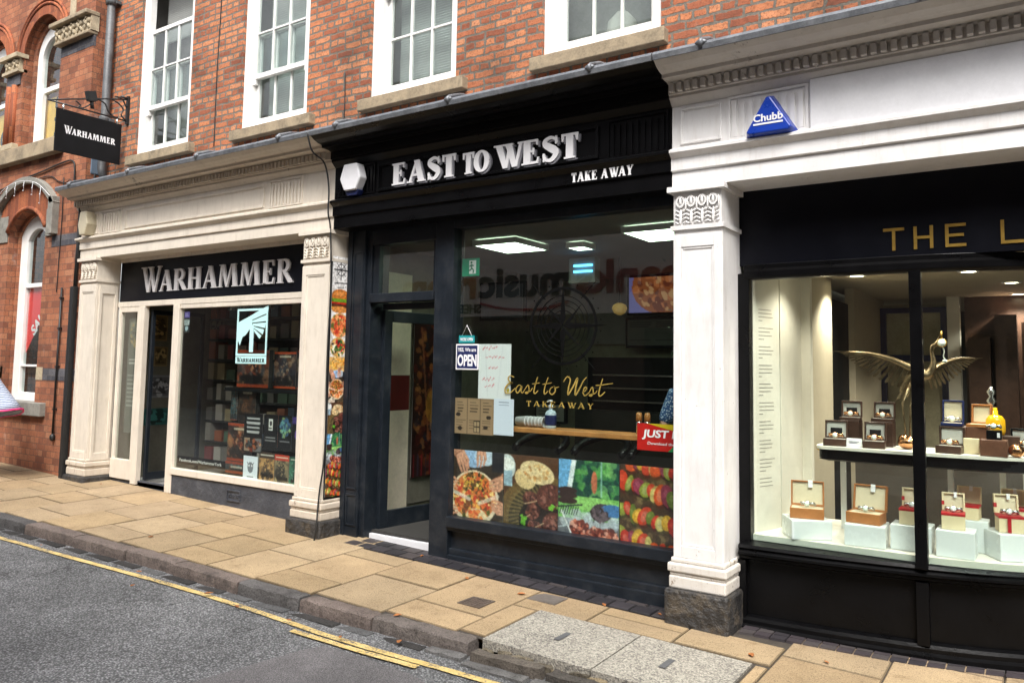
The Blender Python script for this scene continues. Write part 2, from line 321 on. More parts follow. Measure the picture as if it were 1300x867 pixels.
# ------------------------------------------------------------------ mesh helper
def gz(x, y): return -0.01 - .028*(x+6) + .02*y
class MB:
    def __init__(s): s.v = []; s.f = []; s.c = []; s.smooth = False; s.sm = []
    def add(s, vs, fs, col=None, sm=False):
        o = len(s.v); s.v += [tuple(v) for v in vs]
        s.f += [tuple(i+o for i in f) for f in fs]; s.c += [col]*len(fs); s.sm += [sm]*len(fs); return s
    def box(s, x0, x1, y0, y1, z0, z1, col=None, rot=None, piv=None):
        vs = [(x, y, z) for x in (x0, x1) for y in (y0, y1) for z in (z0, z1)]
        if rot is not None:
            piv = Vector(piv) if piv else Vector(((x0+x1)/2, (y0+y1)/2, (z0+z1)/2)); m = Euler(rot).to_matrix()
            vs = [tuple(m @ (Vector(v)-piv) + piv) for v in vs]
        return s.add(vs, [(0, 1, 3, 2), (4, 6, 7, 5), (0, 4, 5, 1), (2, 3, 7, 6), (0, 2, 6, 4), (1, 5, 7, 3)], col)
    def frame(s, x0, x1, z0, z1, y0, y1, t, tb=None, tt=None):
        tb = t if tb is None else tb; tt = t if tt is None else tt
        s.box(x0, x0+t, y0, y1, z0, z1); s.box(x1-t, x1, y0, y1, z0, z1)
        s.box(x0+t, x1-t, y0, y1, z0, z0+tb); s.box(x0+t, x1-t, y0, y1, z1-tt, z1); return s
    def prism(s, poly, y0, y1, holes=(), col=None, map=None):
        """polygon in (x,z) extruded from y0 (front) to y1"""
        loops = [list(poly)] + [list(h) for h in holes]
        tri = tessellate_polygon([[Vector((a, b, 0)) for a, b in l] for l in loops])
        flat = [q for l in loops for q in l]; n = len(flat)
        vs = [(a, y0, b) for a, b in flat] + [(a, y1, b) for a, b in flat]
        fs = []
        for t in tri:
            a, b, c = [flat[i] for i in t]
            cr = (b[0]-a[0])*(c[1]-a[1]) - (b[1]-a[1])*(c[0]-a[0])
            t = t if cr > 0 else (t[0], t[2], t[1])
            fs.append(tuple(t)); fs.append(tuple(i+n for i in reversed(t)))
        o = 0
        for l in loops:
            m = len(l)
            for i in range(m):
                a, b = o+i, o+(i+1) % m; fs.append((a, b, b+n, a+n))
            o += m
        if map: vs = [map(v) for v in vs]
        return s.add(vs, fs, col)
    def sweepx(s, prof, x0, x1):
        """closed profile of (y,z) extruded along x"""
        n = len(prof); vs = [(x0, y, z) for y, z in prof] + [(x1, y, z) for y, z in prof]
        fs = [(i, (i+1) % n, (i+1) % n+n, i+n) for i in range(n)]
        tri = tessellate_polygon([[Vector((y, z, 0)) for y, z in prof]])
        for t in tri: fs.append(tuple(t)); fs.append(tuple(i+n for i in reversed(t)))
        return s.add(vs, fs)
    def tube(s, pts, r, n=8, col=None, closed=False, cap=True):
        pts = [Vector(p) for p in pts]; m = len(pts)
        rr = r if isinstance(r, (list, tuple)) else [r]*m
        vs = []; ref = None
        for i, p in enumerate(pts):
            d = ((pts[(i+1) % m] if (i+1 < m or closed) else p) - (pts[i-1] if (i > 0 or closed) else p))
            d = d.normalized() if d.length > 1e-9 else Vector((0, 0, 1))
            if ref is None: ref = d.orthogonal().normalized()
            ref = (ref - d*ref.dot(d)); ref = ref.normalized() if ref.length > 1e-6 else d.orthogonal().normalized()
            b = d.cross(ref)
            for k in range(n):
                a = 2*math.pi*k/n; vs.append(p + (ref*math.cos(a)+b*math.sin(a))*rr[i])
        fs = []
        for i in range(m if closed else m-1):
            for k in range(n):
                a, b = i*n+k, i*n+(k+1) % n; j = ((i+1) % m)*n
                fs.append((a, b, j+(k+1) % n, j+k))
        if not closed and cap:
            fs.append(tuple(reversed(range(n)))); fs.append(tuple((m-1)*n+k for k in range(n)))
        return s.add(vs, fs, col, True)
    def lathe(s, prof, c, n=20, col=None, axis='z'):
        """profile of (r,h) turned about a vertical axis at c"""
        vs = []; m = len(prof)
        for r, h in prof:
            for k in range(n):
                a = 2*math.pi*k/n
                vs.append((c[0]+r*math.cos(a), c[1]+r*math.sin(a), c[2]+h) if axis == 'z' else (c[0]+r*math.cos(a), c[1]+h, c[2]+r*math.sin(a)))
        fs = [(i*n+k, i*n+(k+1) % n, (i+1)*n+(k+1) % n, (i+1)*n+k) for i in range(m-1) for k in range(n)]
        fs.append(tuple(reversed(range(n)))); fs.append(tuple((m-1)*n+k for k in range(n)))
        return s.add(vs, fs, col, True)
    def ell(s, c, r, n=14, m=9, rot=None, col=None):
        vs = []; mt = Euler(rot).to_matrix() if rot else None
        for i in range(m+1):
            t = math.pi*i/m
            for k in range(n):
                a = 2*math.pi*k/n; v = Vector((r[0]*math.sin(t)*math.cos(a), r[1]*math.sin(t)*math.sin(a), r[2]*math.cos(t)))
                if mt: v = mt @ v
                vs.append(v + Vector(c))
        fs = [(i*n+k, (i+1)*n+k, (i+1)*n+(k+1) % n, i*n+(k+1) % n) for i in range(m) for k in range(n)]
        return s.add(vs, fs, col, True)
    def disc(s, cx, cz, r0, r1, y0, y1, n=48, sy=1.0, col=None):
        """flat ring (or disc when r0=0) in the xz plane"""
        o = [(cx+r1*math.cos(2*math.pi*k/n), cz+sy*r1*math.sin(2*math.pi*k/n)) for k in range(n)]
        if r0 <= 0: return s.prism(o, y0, y1, col=col)
        i = [(cx+r0*math.cos(2*math.pi*k/n), cz+sy*r0*math.sin(2*math.pi*k/n)) for k in range(n)]
        vs = [(a, y0, b) for a, b in o+i] + [(a, y1, b) for a, b in o+i]; fs = []
        for k in range(n):
            j = (k+1) % n
            fs += [(k, j, n+j, n+k), (2*n+j, 2*n+k, 3*n+k, 3*n+j), (k, 2*n+k, 2*n+j, j), (n+j, 3*n+j, 3*n+k, n+k)]
        return s.add(vs, fs, col)
    def build(s, name, mat, parent=None, bevel=0, kind=None, fix=True):
        me = bpy.data.meshes.new(name)
        off = Vector((0, 0, 0)); q = parent
        while q is not None: off += q.location; q = q.parent
        me.from_pydata([tuple(Vector(v)-off) for v in s.v], [], s.f)
        if fix:
            b = bmesh.new(); b.from_mesh(me); bmesh.ops.recalc_face_normals(b, faces=b.faces); b.to_mesh(me); b.free()
        if any(c is not None for c in s.c):
            at = me.color_attributes.new('Col', 'FLOAT_COLOR', 'CORNER')
            buf = np.ones((len(me.loops), 4), np.float32)
            for p in me.polygons:
                c = s.c[p.index] or (.5, .5, .5)
                for li in p.loop_indices: buf[li, :3] = c
            at.data.foreach_set('color', buf.ravel())
        for p, q in zip(me.polygons, s.sm): p.use_smooth = q
        if isinstance(mat, str): mat = X[mat]
        me.materials.append(mat)
        o = bpy.data.objects.new(name, me); COL.objects.link(o)
        if parent is not None: o.parent = parent
        if bevel:
            bv = o.modifiers.new('bevel', 'BEVEL'); bv.width = bevel; bv.segments = 2; bv.limit_method = 'ANGLE'; bv.angle_limit = R(40)
        if kind: o['kind'] = kind
        return o
def tag(o, label, cat, group=None):
    o['label'] = label; o['category'] = cat
    if group: o['group'] = group
    return o
def thing(name, label, cat, loc=(0, 0, 0), group=None):
    o = bpy.data.objects.new(name, None); COL.objects.link(o); o.empty_display_size = .1
    o.location = loc; return tag(o, label, cat, group)
def kids(o): return [c for c in bpy.data.objects if c.parent == o]
def dup(o, parent=None, **kw):
    ch = kids(o); c = o.copy(); COL.objects.link(c)
    if parent is not None: c.parent = parent
    for k in ch: dup(k, c)
    for k, v in kw.items():
        if k in ('label', 'group', 'category'): c[k] = v
        else: setattr(c, k, v)
    return c

# ---- lettering -----------------------------------------------------
def bfont(mb, txt, x, z, h, y, dep=.004, weight=0, width=None, shear=0, col=None, mp=None, spacing=1.0):
    """built-in sans lettering in the xz plane; cap height h, left end x, baseline z, front at y"""
    cu = bpy.data.curves.new('t', 'FONT'); cu.body = txt; cu.size = 1; cu.offset = weight; cu.shear = shear; cu.extrude = 0; cu.resolution_u = 3; cu.space_character = spacing
    o = bpy.data.objects.new('t', cu); COL.objects.link(o)
    dg = bpy.context.evaluated_depsgraph_get(); me = bpy.data.meshes.new_from_object(o.evaluated_get(dg))
    bpy.data.objects.remove(o); bpy.data.curves.remove(cu)
    vs = np.array([v.co[:] for v in me.vertices]) if len(me.vertices) else np.zeros((0, 3))
    if not len(vs): return mb
    k = h/.729; kx = k
    vs[:, 0] -= vs[:, 0].min()
    if width: kx = width/max(1e-6, vs[:, 0].max())
    fs = [tuple(p.vertices) for p in me.polygons]; n = len(vs)
    P = [(x+v[0]*kx, y, z+v[1]*k) for v in vs] + [(x+v[0]*kx, y+dep, z+v[1]*k) for v in vs]
    ed = {}
    for f in fs:
        for a, b in zip(f, f[1:]+f[:1]):
            ed[(a, b)] = ed.get((a, b), 0)+1
    F2 = list(fs) + [tuple(i+n for i in reversed(f)) for f in fs]
    F2 += [(b, a, a+n, b+n) for (a, b) in ed if (b, a) not in ed]
    if mp: P = [mp(p) for p in P]
    mb.add(P, F2, col); bpy.data.meshes.remove(me); return mb

def catmull(p, n=8):
    p = [Vector(q) for q in p]; out = []
    for i in range(len(p)-1):
        a, b, c, d = p[max(0, i-1)], p[i], p[i+1], p[min(len(p)-1, i+2)]
        for k in range(n):
            t = k/n
            out.append(.5*((2*b)+(c-a)*t+(2*a-5*b+4*c-d)*t*t+(3*b-a-3*c+d)*t**3))
    out.append(p[-1]); return out
def ribbon(mb, pts, wd, y, dep, mp=None, col=None):
    """flat stroke of varying width along 2-D points"""
    m = len(pts); L = []; Rr = []
    for i, p in enumerate(pts):
        d = Vector(pts[min(m-1, i+1)]) - Vector(pts[max(0, i-1)])
        d = d.normalized() if d.length > 1e-9 else Vector((1, 0)); nn = Vector((-d.y, d.x)); ww = (wd[i] if isinstance(wd, list) else wd)/2
        L.append((p[0]+nn.x*ww, p[1]+nn.y*ww)); Rr.append((p[0]-nn.x*ww, p[1]-nn.y*ww))
    vs = [(a, y, b) for a, b in L+Rr] + [(a, y+dep, b) for a, b in L+Rr]; q = 2*m; fs = []
    for i in range(m-1):
        fs += [(i, i+1, m+i+1, m+i), (q+i, q+m+i, q+m+i+1, q+i+1), (i, q+i, q+i+1, i+1), (m+i, m+i+1, q+m+i+1, q+m+i)]
    fs += [(0, m, q+m, q), (m-1, q+m-1, q+2*m-1, 2*m-1)]
    if mp: vs = [mp(v) for v in vs]
    return mb.add(vs, fs, col)
# serif capitals, unit cap height: quads ('q',pts) and strokes ('s',pts,widths); heavy=stem width, thin=hairline, sf=serif reach
def serif(ch, hv, th, sf, st):
    """returns (list of strokes, advance). Each stroke is a polygon list or ribbon."""
    Q = []; 
    def stem(x, w=hv, z0=0, z1=1): Q.append(('p', [(x, z0), (x+w, z0), (x+w, z1), (x, z1)]))
    def diag(xa, za, xb, zb, w): Q.append(('p', [(xa, za), (xa+w, za), (xb+w, zb), (xb, zb)]))
    def ser(x, w, z): 
        z0, z1 = (0, st) if z == 0 else (1-st, 1)
        Q.append(('p', [(x-sf, z0), (x+w+sf, z0), (x+w+sf, z1), (x-sf, z1)]))
    def bar(x0, x1, z, t=th): Q.append(('p', [(x0, z), (x1, z), (x1, z+t), (x0, z+t)]))
    def arc(cx, cz, rx, rz, a0, a1, wt, wh, n=14):
        pts = []; ws = []
        for i in range(n+1):
            a = R(a0+(a1-a0)*i/n); pts.append((cx+rx*math.cos(a), cz+rz*math.sin(a))); ws.append(wt+(wh-wt)*abs(math.cos(a))**1.3)
        Q.append(('r', pts, ws))
    s0 = sf+.01
    if ch == 'W':
        diag(s0, 1, .3+s0, 0, hv); Q[-1] = ('p', [(s0, 1), (.3+s0, 0), (.3+s0+hv*.75, 0), (s0+hv, 1)])
        Q.append(('p', [(.5+s0, 1), (.5+s0+th*1.2, 1), (.3+s0+hv*.75, 0), (.3+s0+hv*.35, 0)]))
        x = .36+s0
        Q.append(('p', [(x+.02, 1), (x+.3, 0), (x+.3+hv*.75, 0), (x+hv+.02, 1)]))
        Q.append(('p', [(x+.58, 1), (x+.58+th*1.2, 1), (x+.3+hv*.75, 0), (x+.3+hv*.35, 0)]))
        ser(s0, hv, 1); ser(x+.02, hv, 1); ser(x+.58, th*1.2, 1); return Q, x+.58+th*1.2-.06
    if ch == 'A':
        ap = .36
        Q.append(('p', [(s0, 0), (s0+th*1.2, 0), (s0+ap+th*.6, 1), (s0+ap-th*.3, 1)]))
        Q.append(('p', [(s0+.74-hv, 0), (s0+.74, 0), (s0+ap+hv*.55, 1), (s0+ap-hv*.45, 1)]))
        bar(s0+.16, s0+.58, .28); ser(s0, th, 0); ser(s0+.74-hv, hv, 0); return Q, s0+.74+sf+.04
    if ch == 'H':
        stem(s0); stem(s0+.5); bar(s0+hv, s0+.5, .47)
        for x in (s0, s0+.5): ser(x, hv, 0); ser(x, hv, 1)
        return Q, s0+.5+hv+sf+.06
    if ch == 'M':
        Q.append(('p', [(s0, 0), (s0+th*1.2, 0), (s0+.08+th*1.2, 1), (s0+.08, 1)]))
        Q.append(('p', [(s0+.08, 1), (s0+.08+hv, 1), (s0+.42+hv*.4, 0), (s0+.42-hv*.1, 0)]))
        Q.append(('p', [(s0+.76, 1), (s0+.76-th, 1), (s0+.42-hv*.1, 0), (s0+.42+hv*.35, 0)]))
        Q.append(('p', [(s0+.72, 1), (s0+.72+hv, 1), (s0+.82+hv, 0), (s0+.82, 0)]))
        ser(s0, th, 0); ser(s0+.82, hv, 0); ser(s0+.05, hv*.6, 1); ser(s0+.78, hv*.6, 1); return Q, s0+.82+hv+sf+.06
    if ch == 'E':
        stem(s0); bar(s0, s0+.52, 0); bar(s0, s0+.48, 1-th); bar(s0+hv, s0+.38, .48)
        Q.append(('p', [(s0+.46, 0), (s0+.55, 0), (s0+.58, .26), (s0+.53, .26)])); Q.append(('p', [(s0+.45, 1), (s0+.48, .76), (s0+.53, .76), (s0+.53, 1)]))
        Q.append(('p', [(s0+.34, .38), (s0+.39, .38), (s0+.39, .66), (s0+.34, .66)])); ser(s0, hv*.5, 0); ser(s0, hv*.5, 1); return Q, s0+.58+.07
    if ch == 'R':
        stem(s0); bar(s0+hv, s0+.3, 1-th); bar(s0+hv, s0+.3, .46); arc(s0+.3, .73, .22, .27-th/2, -90, 90, th, hv)
        Q.append(('p', [(s0+.24, .48), (s0+.24+hv*.9, .48), (s0+.66+hv*.55, 0), (s0+.66-hv*.45, 0)])); ser(s0, hv, 0); ser(s0, hv*.5, 1); Q.append(('p', [(s0+.6, 0), (s0+.78, 0), (s0+.78, st), (s0+.6, st)])); return Q, s0+.8
    if ch == 'S':
        pts = catmull([(.52, .72), (.5, .86), (.32, .955), (.13, .86), (.12, .7), (.3, .55), (.46, .42), (.5, .26), (.36, .06), (.18, .06), (.08, .2), (.07, .3)], 5)
        m = len(pts); Q.append(('r', [(p[0]+.02, p[1]) for p in pts], [th+(hv*1.1-th)*math.exp(-((i/(m-1)-.5)/.2)**2) for i in range(m)]))
        Q.append(('p', [(.5, .68), (.56, .68), (.56, 1), (.5, 1)])); Q.append(('p', [(.06, 0), (.12, 0), (.12, .34), (.06, .34)])); return Q, .66
    if ch == 'T':
        stem(s0+.26-hv/2); bar(s0-.02, s0+.54, 1-th); ser(s0+.26-hv/2, hv, 0)
        Q.append(('p', [(s0-.04, 1), (s0-.02, .7), (s0+.03, .7), (s0+.08, 1)])); Q.append(('p', [(s0+.44, 1), (s0+.49, .7), (s0+.54, .7), (s0+.56, 1)])); return Q, s0+.6
    if ch == 'O':
        arc(.34, .5, .28, .5-th/2, 0, 360, th, hv*1.1, 30); return Q, .7
    if ch == 'K':
        stem(s0); Q.append(('p', [(s0+hv, .38), (s0+.5, 1), (s0+.5+th*1.4, 1), (s0+hv, .55)]))
        Q.append(('p', [(s0+.2, .55), (s0+.2+hv, .62), (s0+.62, 0), (s0+.62-hv*1.05, 0)])); ser(s0, hv, 0); ser(s0, hv, 1); ser(s0+.5, th, 1); ser(s0+.5, hv*.6, 0); return Q, s0+.68+sf
    if ch == 'Y':
        stem(s0+.3-hv/2, z1=.5); Q.append(('p', [(s0, 1), (s0+.3-hv/2, .45), (s0+.3+hv/2, .45), (s0+hv, 1)])); Q.append(('p', [(s0+.56, 1), (s0+.3, .45), (s0+.3+hv/2, .45), (s0+.56+th*1.3, 1)]))
        ser(s0+.3-hv/2, hv, 0); ser(s0, hv, 1); ser(s0+.56, th, 1); return Q, s0+.6+th+sf
    return [], .3
def serif_text(mb, txt, x, z, h, y, dep, hv=.16, th=.06, sf=.05, st=.045, width=None, small=None, gap=.03, mp=None, col=None, space=.3):
    """txt; lower-case letters are small capitals"""
    items = []; adv = 0
    for ch in txt:
        k = small if (small and ch.islower()) else 1.0
        if ch == ' ': adv += space; continue
        Q, a = serif(ch.upper(), hv/k if k < 1 else hv, th/k if k < 1 else th, sf, st)
        items.append((Q, adv, k)); adv += a*k+gap
    kx = (width/(adv-gap)) if width else h
    n = 0
    for Q, ax, k in items:
        for q in Q:
            yy = y - .0003*(n % 7); n += 1
            if q[0] == 'p': mb.prism([(x+(ax+a*k)*kx, z+b*k*h) for a, b in q[1]], yy, y+dep, map=mp, col=col)
            else: ribbon(mb, [(x+(ax+a*k)*kx, z+b*k*h) for a, b in q[1]], [v*(kx+h)/2*k for v in q[2]], yy, y+dep-yy, mp, col)
    return mb

# ---- printed sheets: painted in numpy, turned into a coloured grid ----
class Cv:
    def __init__(s, w, h, bg, nx=64):
        s.w, s.h, s.nx = w, h, nx; s.ny = max(3, int(round(nx*h/w))); s.a = np.zeros((s.ny, s.nx, 3)); s.a[:] = np.array(bg)/255.
        s.u, s.v = np.meshgrid(np.linspace(0, 1, s.nx), np.linspace(0, h/w, s.ny)); s.H = h/w
    def put(s, m, c, al=1.0):
        c = np.array(c)/255.; s.a[m] = s.a[m]*(1-al)+c*al; return s
    def ell(s, cx, cy, rx, ry, c, rot=0, al=1.0):
        du, dv = s.u-cx, s.v-cy; a = R(rot); p = du*math.cos(a)+dv*math.sin(a); q = -du*math.sin(a)+dv*math.cos(a)
        return s.put((p/rx)**2+(q/ry)**2 < 1, c, al)
    def ring(s, cx, cy, r0, r1, c):
        d = np.hypot(s.u-cx, s.v-cy); return s.put((d > r0) & (d < r1), c)
    def rect(s, x0, y0, x1, y1, c, al=1.0): return s.put((s.u >= x0) & (s.u <= x1) & (s.v >= y0) & (s.v <= y1), c, al)
    def line(s, x0, y0, x1, y1, wd, c, al=1.0):
        dx, dy = x1-x0, y1-y0; L = dx*dx+dy*dy+1e-12; t = np.clip(((s.u-x0)*dx+(s.v-y0)*dy)/L, 0, 1)
        return s.put(np.hypot(s.u-x0-t*dx, s.v-y0-t*dy) < wd/2, c, al)
    def poly(s, pts, c, al=1.0):
        ins = np.zeros(s.u.shape, bool); n = len(pts)
        for i in range(n):
            (x1, y1), (x2, y2) = pts[i], pts[(i+1) % n]
            cond = ((y1 > s.v) != (y2 > s.v)) & (s.u < (x2-x1)*(s.v-y1)/((y2-y1) or 1e-9)+x1); ins ^= cond
        return s.put(ins, c, al)
    def speck(s, cx, cy, rx, ry, cols, n, sz, al=1.0):
        for _ in range(n):
            a = rng.uniform(0, 2*math.pi); r = math.sqrt(rng.uniform()); q = sz*rng.uniform(.5, 1.4)
            s.ell(cx+rx*r*math.cos(a), cy+ry*r*math.sin(a), q, q*rng.uniform(.4, 1), cols[rng.integers(len(cols))], rng.uniform(0, 180), al)
        return s
    def lines(s, x0, y0, x1, y1, n, c, wd=.02, ragged=.4, centre=False):
        for i in range(n):
            y = y0+(y1-y0)*(i+.5)/n; e = (x1-x0)*ragged*rng.uniform()
            s.line(x0+(e/2 if centre else 0), y, x1-(e/2 if centre else e), y, wd, c, .8)
        return s
    def blur(s, n=1):
        for _ in range(n):
            p = np.pad(s.a, ((1, 1), (1, 1), (0, 0)), 'edge'); s.a = (p[1:-1, 1:-1]*2+p[:-2, 1:-1]+p[2:, 1:-1]+p[1:-1, :-2]+p[1:-1, 2:])/6
        return s
    def mottle(s, amt, cell=4):
        h, w_ = s.ny//cell+2, s.nx//cell+2; q = np.kron(rng.normal(0, amt, (h, w_)), np.ones((cell, cell)))[:s.ny, :s.nx]; q = (q+np.roll(q, cell//2, 0)+np.roll(q, cell//2, 1))/3
        s.a = np.clip(s.a*(1+q[..., None]), 0, 1); return s
    def grain(s, amt):
        s.a *= 1+rng.normal(0, amt, s.a.shape[:2])[..., None]; s.a = np.clip(s.a, 0, 1); return s
    def build(s, name, x, z, y, th=.002, parent=None, mat='poster', flip=False, mp=None):
        """sheet with its top-left corner at (x,z), facing -y"""
        nx, ny = s.nx, s.ny
        P = [(x+s.w*i/(nx-1), y, z-s.h*j/(ny-1)) for j in range(ny) for i in range(nx)]
        fs = [(j*nx+i, (j+1)*nx+i, (j+1)*nx+i+1, j*nx+i+1) for j in range(ny-1) for i in range(nx-1)]
        b = len(P); P += [(x, y+th, z), (x+s.w, y+th, z), (x+s.w, y+th, z-s.h), (x, y+th, z-s.h)]
        c0, c1, c2, c3 = 0, nx-1, ny*nx-1, (ny-1)*nx
        fs += [(b, b+1, b+2, b+3), (c0, c1, b+1, b), (c1, c2, b+2, b+1), (c2, c3, b+3, b+2), (c3, c0, b, b+3)]
        if mp: P = [mp(p) for p in P]
        me = bpy.data.meshes.new(name); off = Vector((0, 0, 0)); q = parent
        while q is not None: off += q.location; q = q.parent
        me.from_pydata([tuple(Vector(p)-off) for p in P], [], fs)
        at = me.color_attributes.new('Col', 'FLOAT_COLOR', 'POINT'); buf = np.ones((len(P), 4), np.float32)
        sr = s.a.reshape(-1, 3); buf[:b, :3] = np.where(sr <= .04045, sr/12.92, ((sr+.055)/1.055)**2.4); buf[b:, :3] = .5
        at.data.foreach_set('color', buf.ravel()); me.materials.append(X[mat])
        o = bpy.data.objects.new(name, me); COL.objects.link(o)
        if parent is not None: o.parent = parent
        return o
# ================================================================== SETTING
def kerb_y(x):
    xs = [-30, -12, -8.3, -7.4, -6.2, -4.9, -3.6, -2.5, 0, 12]; ys = [-2.6, -1.72, -1.47, -1.41, -1.345, -1.31, -1.215, -1.14, -1.06, -.7]
    return float(np.interp(x, xs, ys))
def gr(x, y): return gz(x, max(y, -3.2)) - .096
KW = .125
# pavement base sheet (the dark joints) from the kerb back under the buildings
b = MB(); XS = [i*.5 for i in range(-60, 25)]
rows = []
for x in XS:
    ky = kerb_y(x)
    rows.append([(x, y, gz(x, y)-.012) for y in (ky+KW-.02, -.6, 0, .45, 1.0)])
n = len(rows[0])
b.add([p for r in rows for p in r], [(i*n+k, (i+1)*n+k, (i+1)*n+k+1, i*n+k+1) for i in range(len(rows)-1) for k in range(n-1)])
b.build('pavement', 'joint', kind='structure')
# flagstones: courses run across the footway, joints staggered
def clip_slab(poly, inside, cut):
    out = []
    for i in range(len(poly)):
        a, c = poly[i], poly[(i+1) % len(poly)]; ia, ic = inside(a), inside(c)
        if ia: out.append(a)
        if ia != ic: out.append(cut(a, c))
    return out
def slab(mb, x0, x1, y0, y1, col, lift=0, tilt=(0, 0), sk=.0, brk=None, h0=0):
    g = .004; x0 += g; x1 -= g; y0 += g; y1 -= g; ch = .007
    def P(x, y, d): return (x + sk*y*0, y, gz(x, y)+lift+tilt[0]*(x-x0)+tilt[1]*(y-y0)-d+h0)
    o = [(x0, y0), (x1, y0), (x1, y1), (x0, y1)]; i = [(x0+ch, y0+ch), (x1-ch, y0+ch), (x1-ch, y1-ch), (x0+ch, y1-ch)]
    vs = [P(*q, 0) for q in i] + [P(*q, .005) for q in o] + [P(*q, .05) for q in o]
    dk = tuple(v*.55 for v in col)
    mb.add(vs, [(0, 1, 2, 3)], col); o_ = len(mb.v)-12
    fs = [(4+k, 4+(k+1) % 4, (k+1) % 4, k) for k in range(4)] + [(8+k, 8+(k+1) % 4, 4+(k+1) % 4, 4+k) for k in range(4)]
    mb.f += [tuple(q+o_ for q in f) for f in fs]; mb.c += [dk]*8; mb.sm += [False]*8
b = MB(); x = -17.0; k = 0
PAL = [(.4, .29, .17), (.42, .31, .185), (.385, .28, .16), (.43, .32, .2), (.4, .3, .185), (.37, .275, .165)]
CONC = (-3.06, -1.55, -1.09, -.40)
COVERS = [(-3.61, -3.41, -.65, -.45), (-3.27, -3.03, -.25, -.06)]
def tile_front(x): return 0.0 if x < -2.2 else float(np.interp(x, [-2.2, -1.76, -1.28, -.76, -.21, 0.05, .3], [.0, .08, .13, .2, .37, .52, .9]))
while x < 4:
    wdt = random.choice([.58, .62, .66, .6]); ky = kerb_y(x+wdt/2)+KW
    y = ky + .01; top = -.02 if x > -5.6 else .30
    if x > -1.9: top = .9
    first = True
    while y < top-.05:
        ln = random.choice([.42, .5, .6, .72]) if not first else (.32 if k % 2 else .62)
        first = False
        y1 = min(top, y+ln)
        if top-y1 < .16: y1 = top
        xa, xb = x, x+wdt
        if not (xb > CONC[0]+.02 and xa < CONC[1]-.02 and y1 > CONC[2]+.02 and y < CONC[3]-.02):
            c = random.choice(PAL); v = random.uniform(.86, 1.08); c = tuple(q*v for q in c)
            slab(b, xa, xb, y, y1, c, random.uniform(-.003, .003), (random.uniform(-.004, .004), random.uniform(-.004, .004)))
        else:
            c = random.choice(PAL)
            if y < CONC[2]-.1: slab(b, xa, xb, y, CONC[2]-.01, c)
            if y1 > CONC[3]+.08: slab(b, xa, xb, CONC[3]+.01, y1, c)
            if xa < CONC[0]-.06: slab(b, xa, CONC[0]-.01, max(y, CONC[2]), min(y1, CONC[3]), c)
            if xb > CONC[1]+.06: slab(b, CONC[1]+.01, xb, max(y, CONC[2]), min(y1, CONC[3]), c)
        y = y1
    x += wdt; k += 1
b.build('paving', 'slab', kind='structure', fix=False)
# speckled concrete slabs let into the paving
b = MB()
xm = -2.28
for xa, xb in ((CONC[0], xm), (xm, CONC[1])):
    g = .006
    vs = [(q[0], q[1], gz(*q)+.003) for q in ((xa+g, CONC[2]), (xb-g, CONC[2]), (xb-g, CONC[3]), (xa+g, CONC[3]))]; vs += [(p[0], p[1], p[2]-.06) for p in vs]
    b.add(vs, [(0, 1, 2, 3), (0, 4, 5, 1), (1, 5, 6, 2), (2, 6, 7, 3), (3, 7, 4, 0)])
b.build('concrete_slabs', 'concrete', kind='structure')
b = MB()
for cx, cy in ((-2.67, -.745), (-1.96, -.73)):
    vs = [(cx+dx, cy+dy, gz(cx, cy)+.007) for dx, dy in ((-.022, -.08), (.022, -.08), (.022, .08), (-.022, .08))]; b.add(vs, [(0, 1, 2, 3)])
b.build('lifting_eyes', M('grey infill', (.1, .1, .105), .7, .2), kind='structure')
# dark threshold tiles
b = MB()
for r_ in range(2):
    x = -5.46 + r_*.07
    while x < -2.24:
        c = random.choice([(.035, .032, .036), (.05, .045, .05), (.065, .055, .055), (.028, .026, .03)])
        slab(b, x, min(x+.17, -2.24), 0.0+.15*r_, .15+.15*r_, c, random.uniform(-.001, .001), h0=.002); x += .17
x = -1.8
while x < .25:
    t0, t1 = tile_front(x), tile_front(x+.1)
    for r_ in range(2):
        c = random.choice([(.06, .05, .055), (.08, .07, .07), (.045, .04, .045)])
        g = .004; q = [(x+g, t0+.075*r_+g), (x+.1-g, t1+.075*r_+g), (x+.1-g, t1+.075*(r_+1)-g), (x+g, t0+.075*(r_+1)-g)]
        vs = [(a, d, gz(a, d)+.006) for a, d in q]+[(a, d, gz(a, d)-.03) for a, d in q]
        b.add(vs, [(0, 1, 2, 3), (0, 4, 5, 1), (1, 5, 6, 2), (2, 6, 7, 3), (3, 7, 4, 0)], c)
    x += .1
b.build('threshold_tiles', 'tile', kind='structure', fix=False)
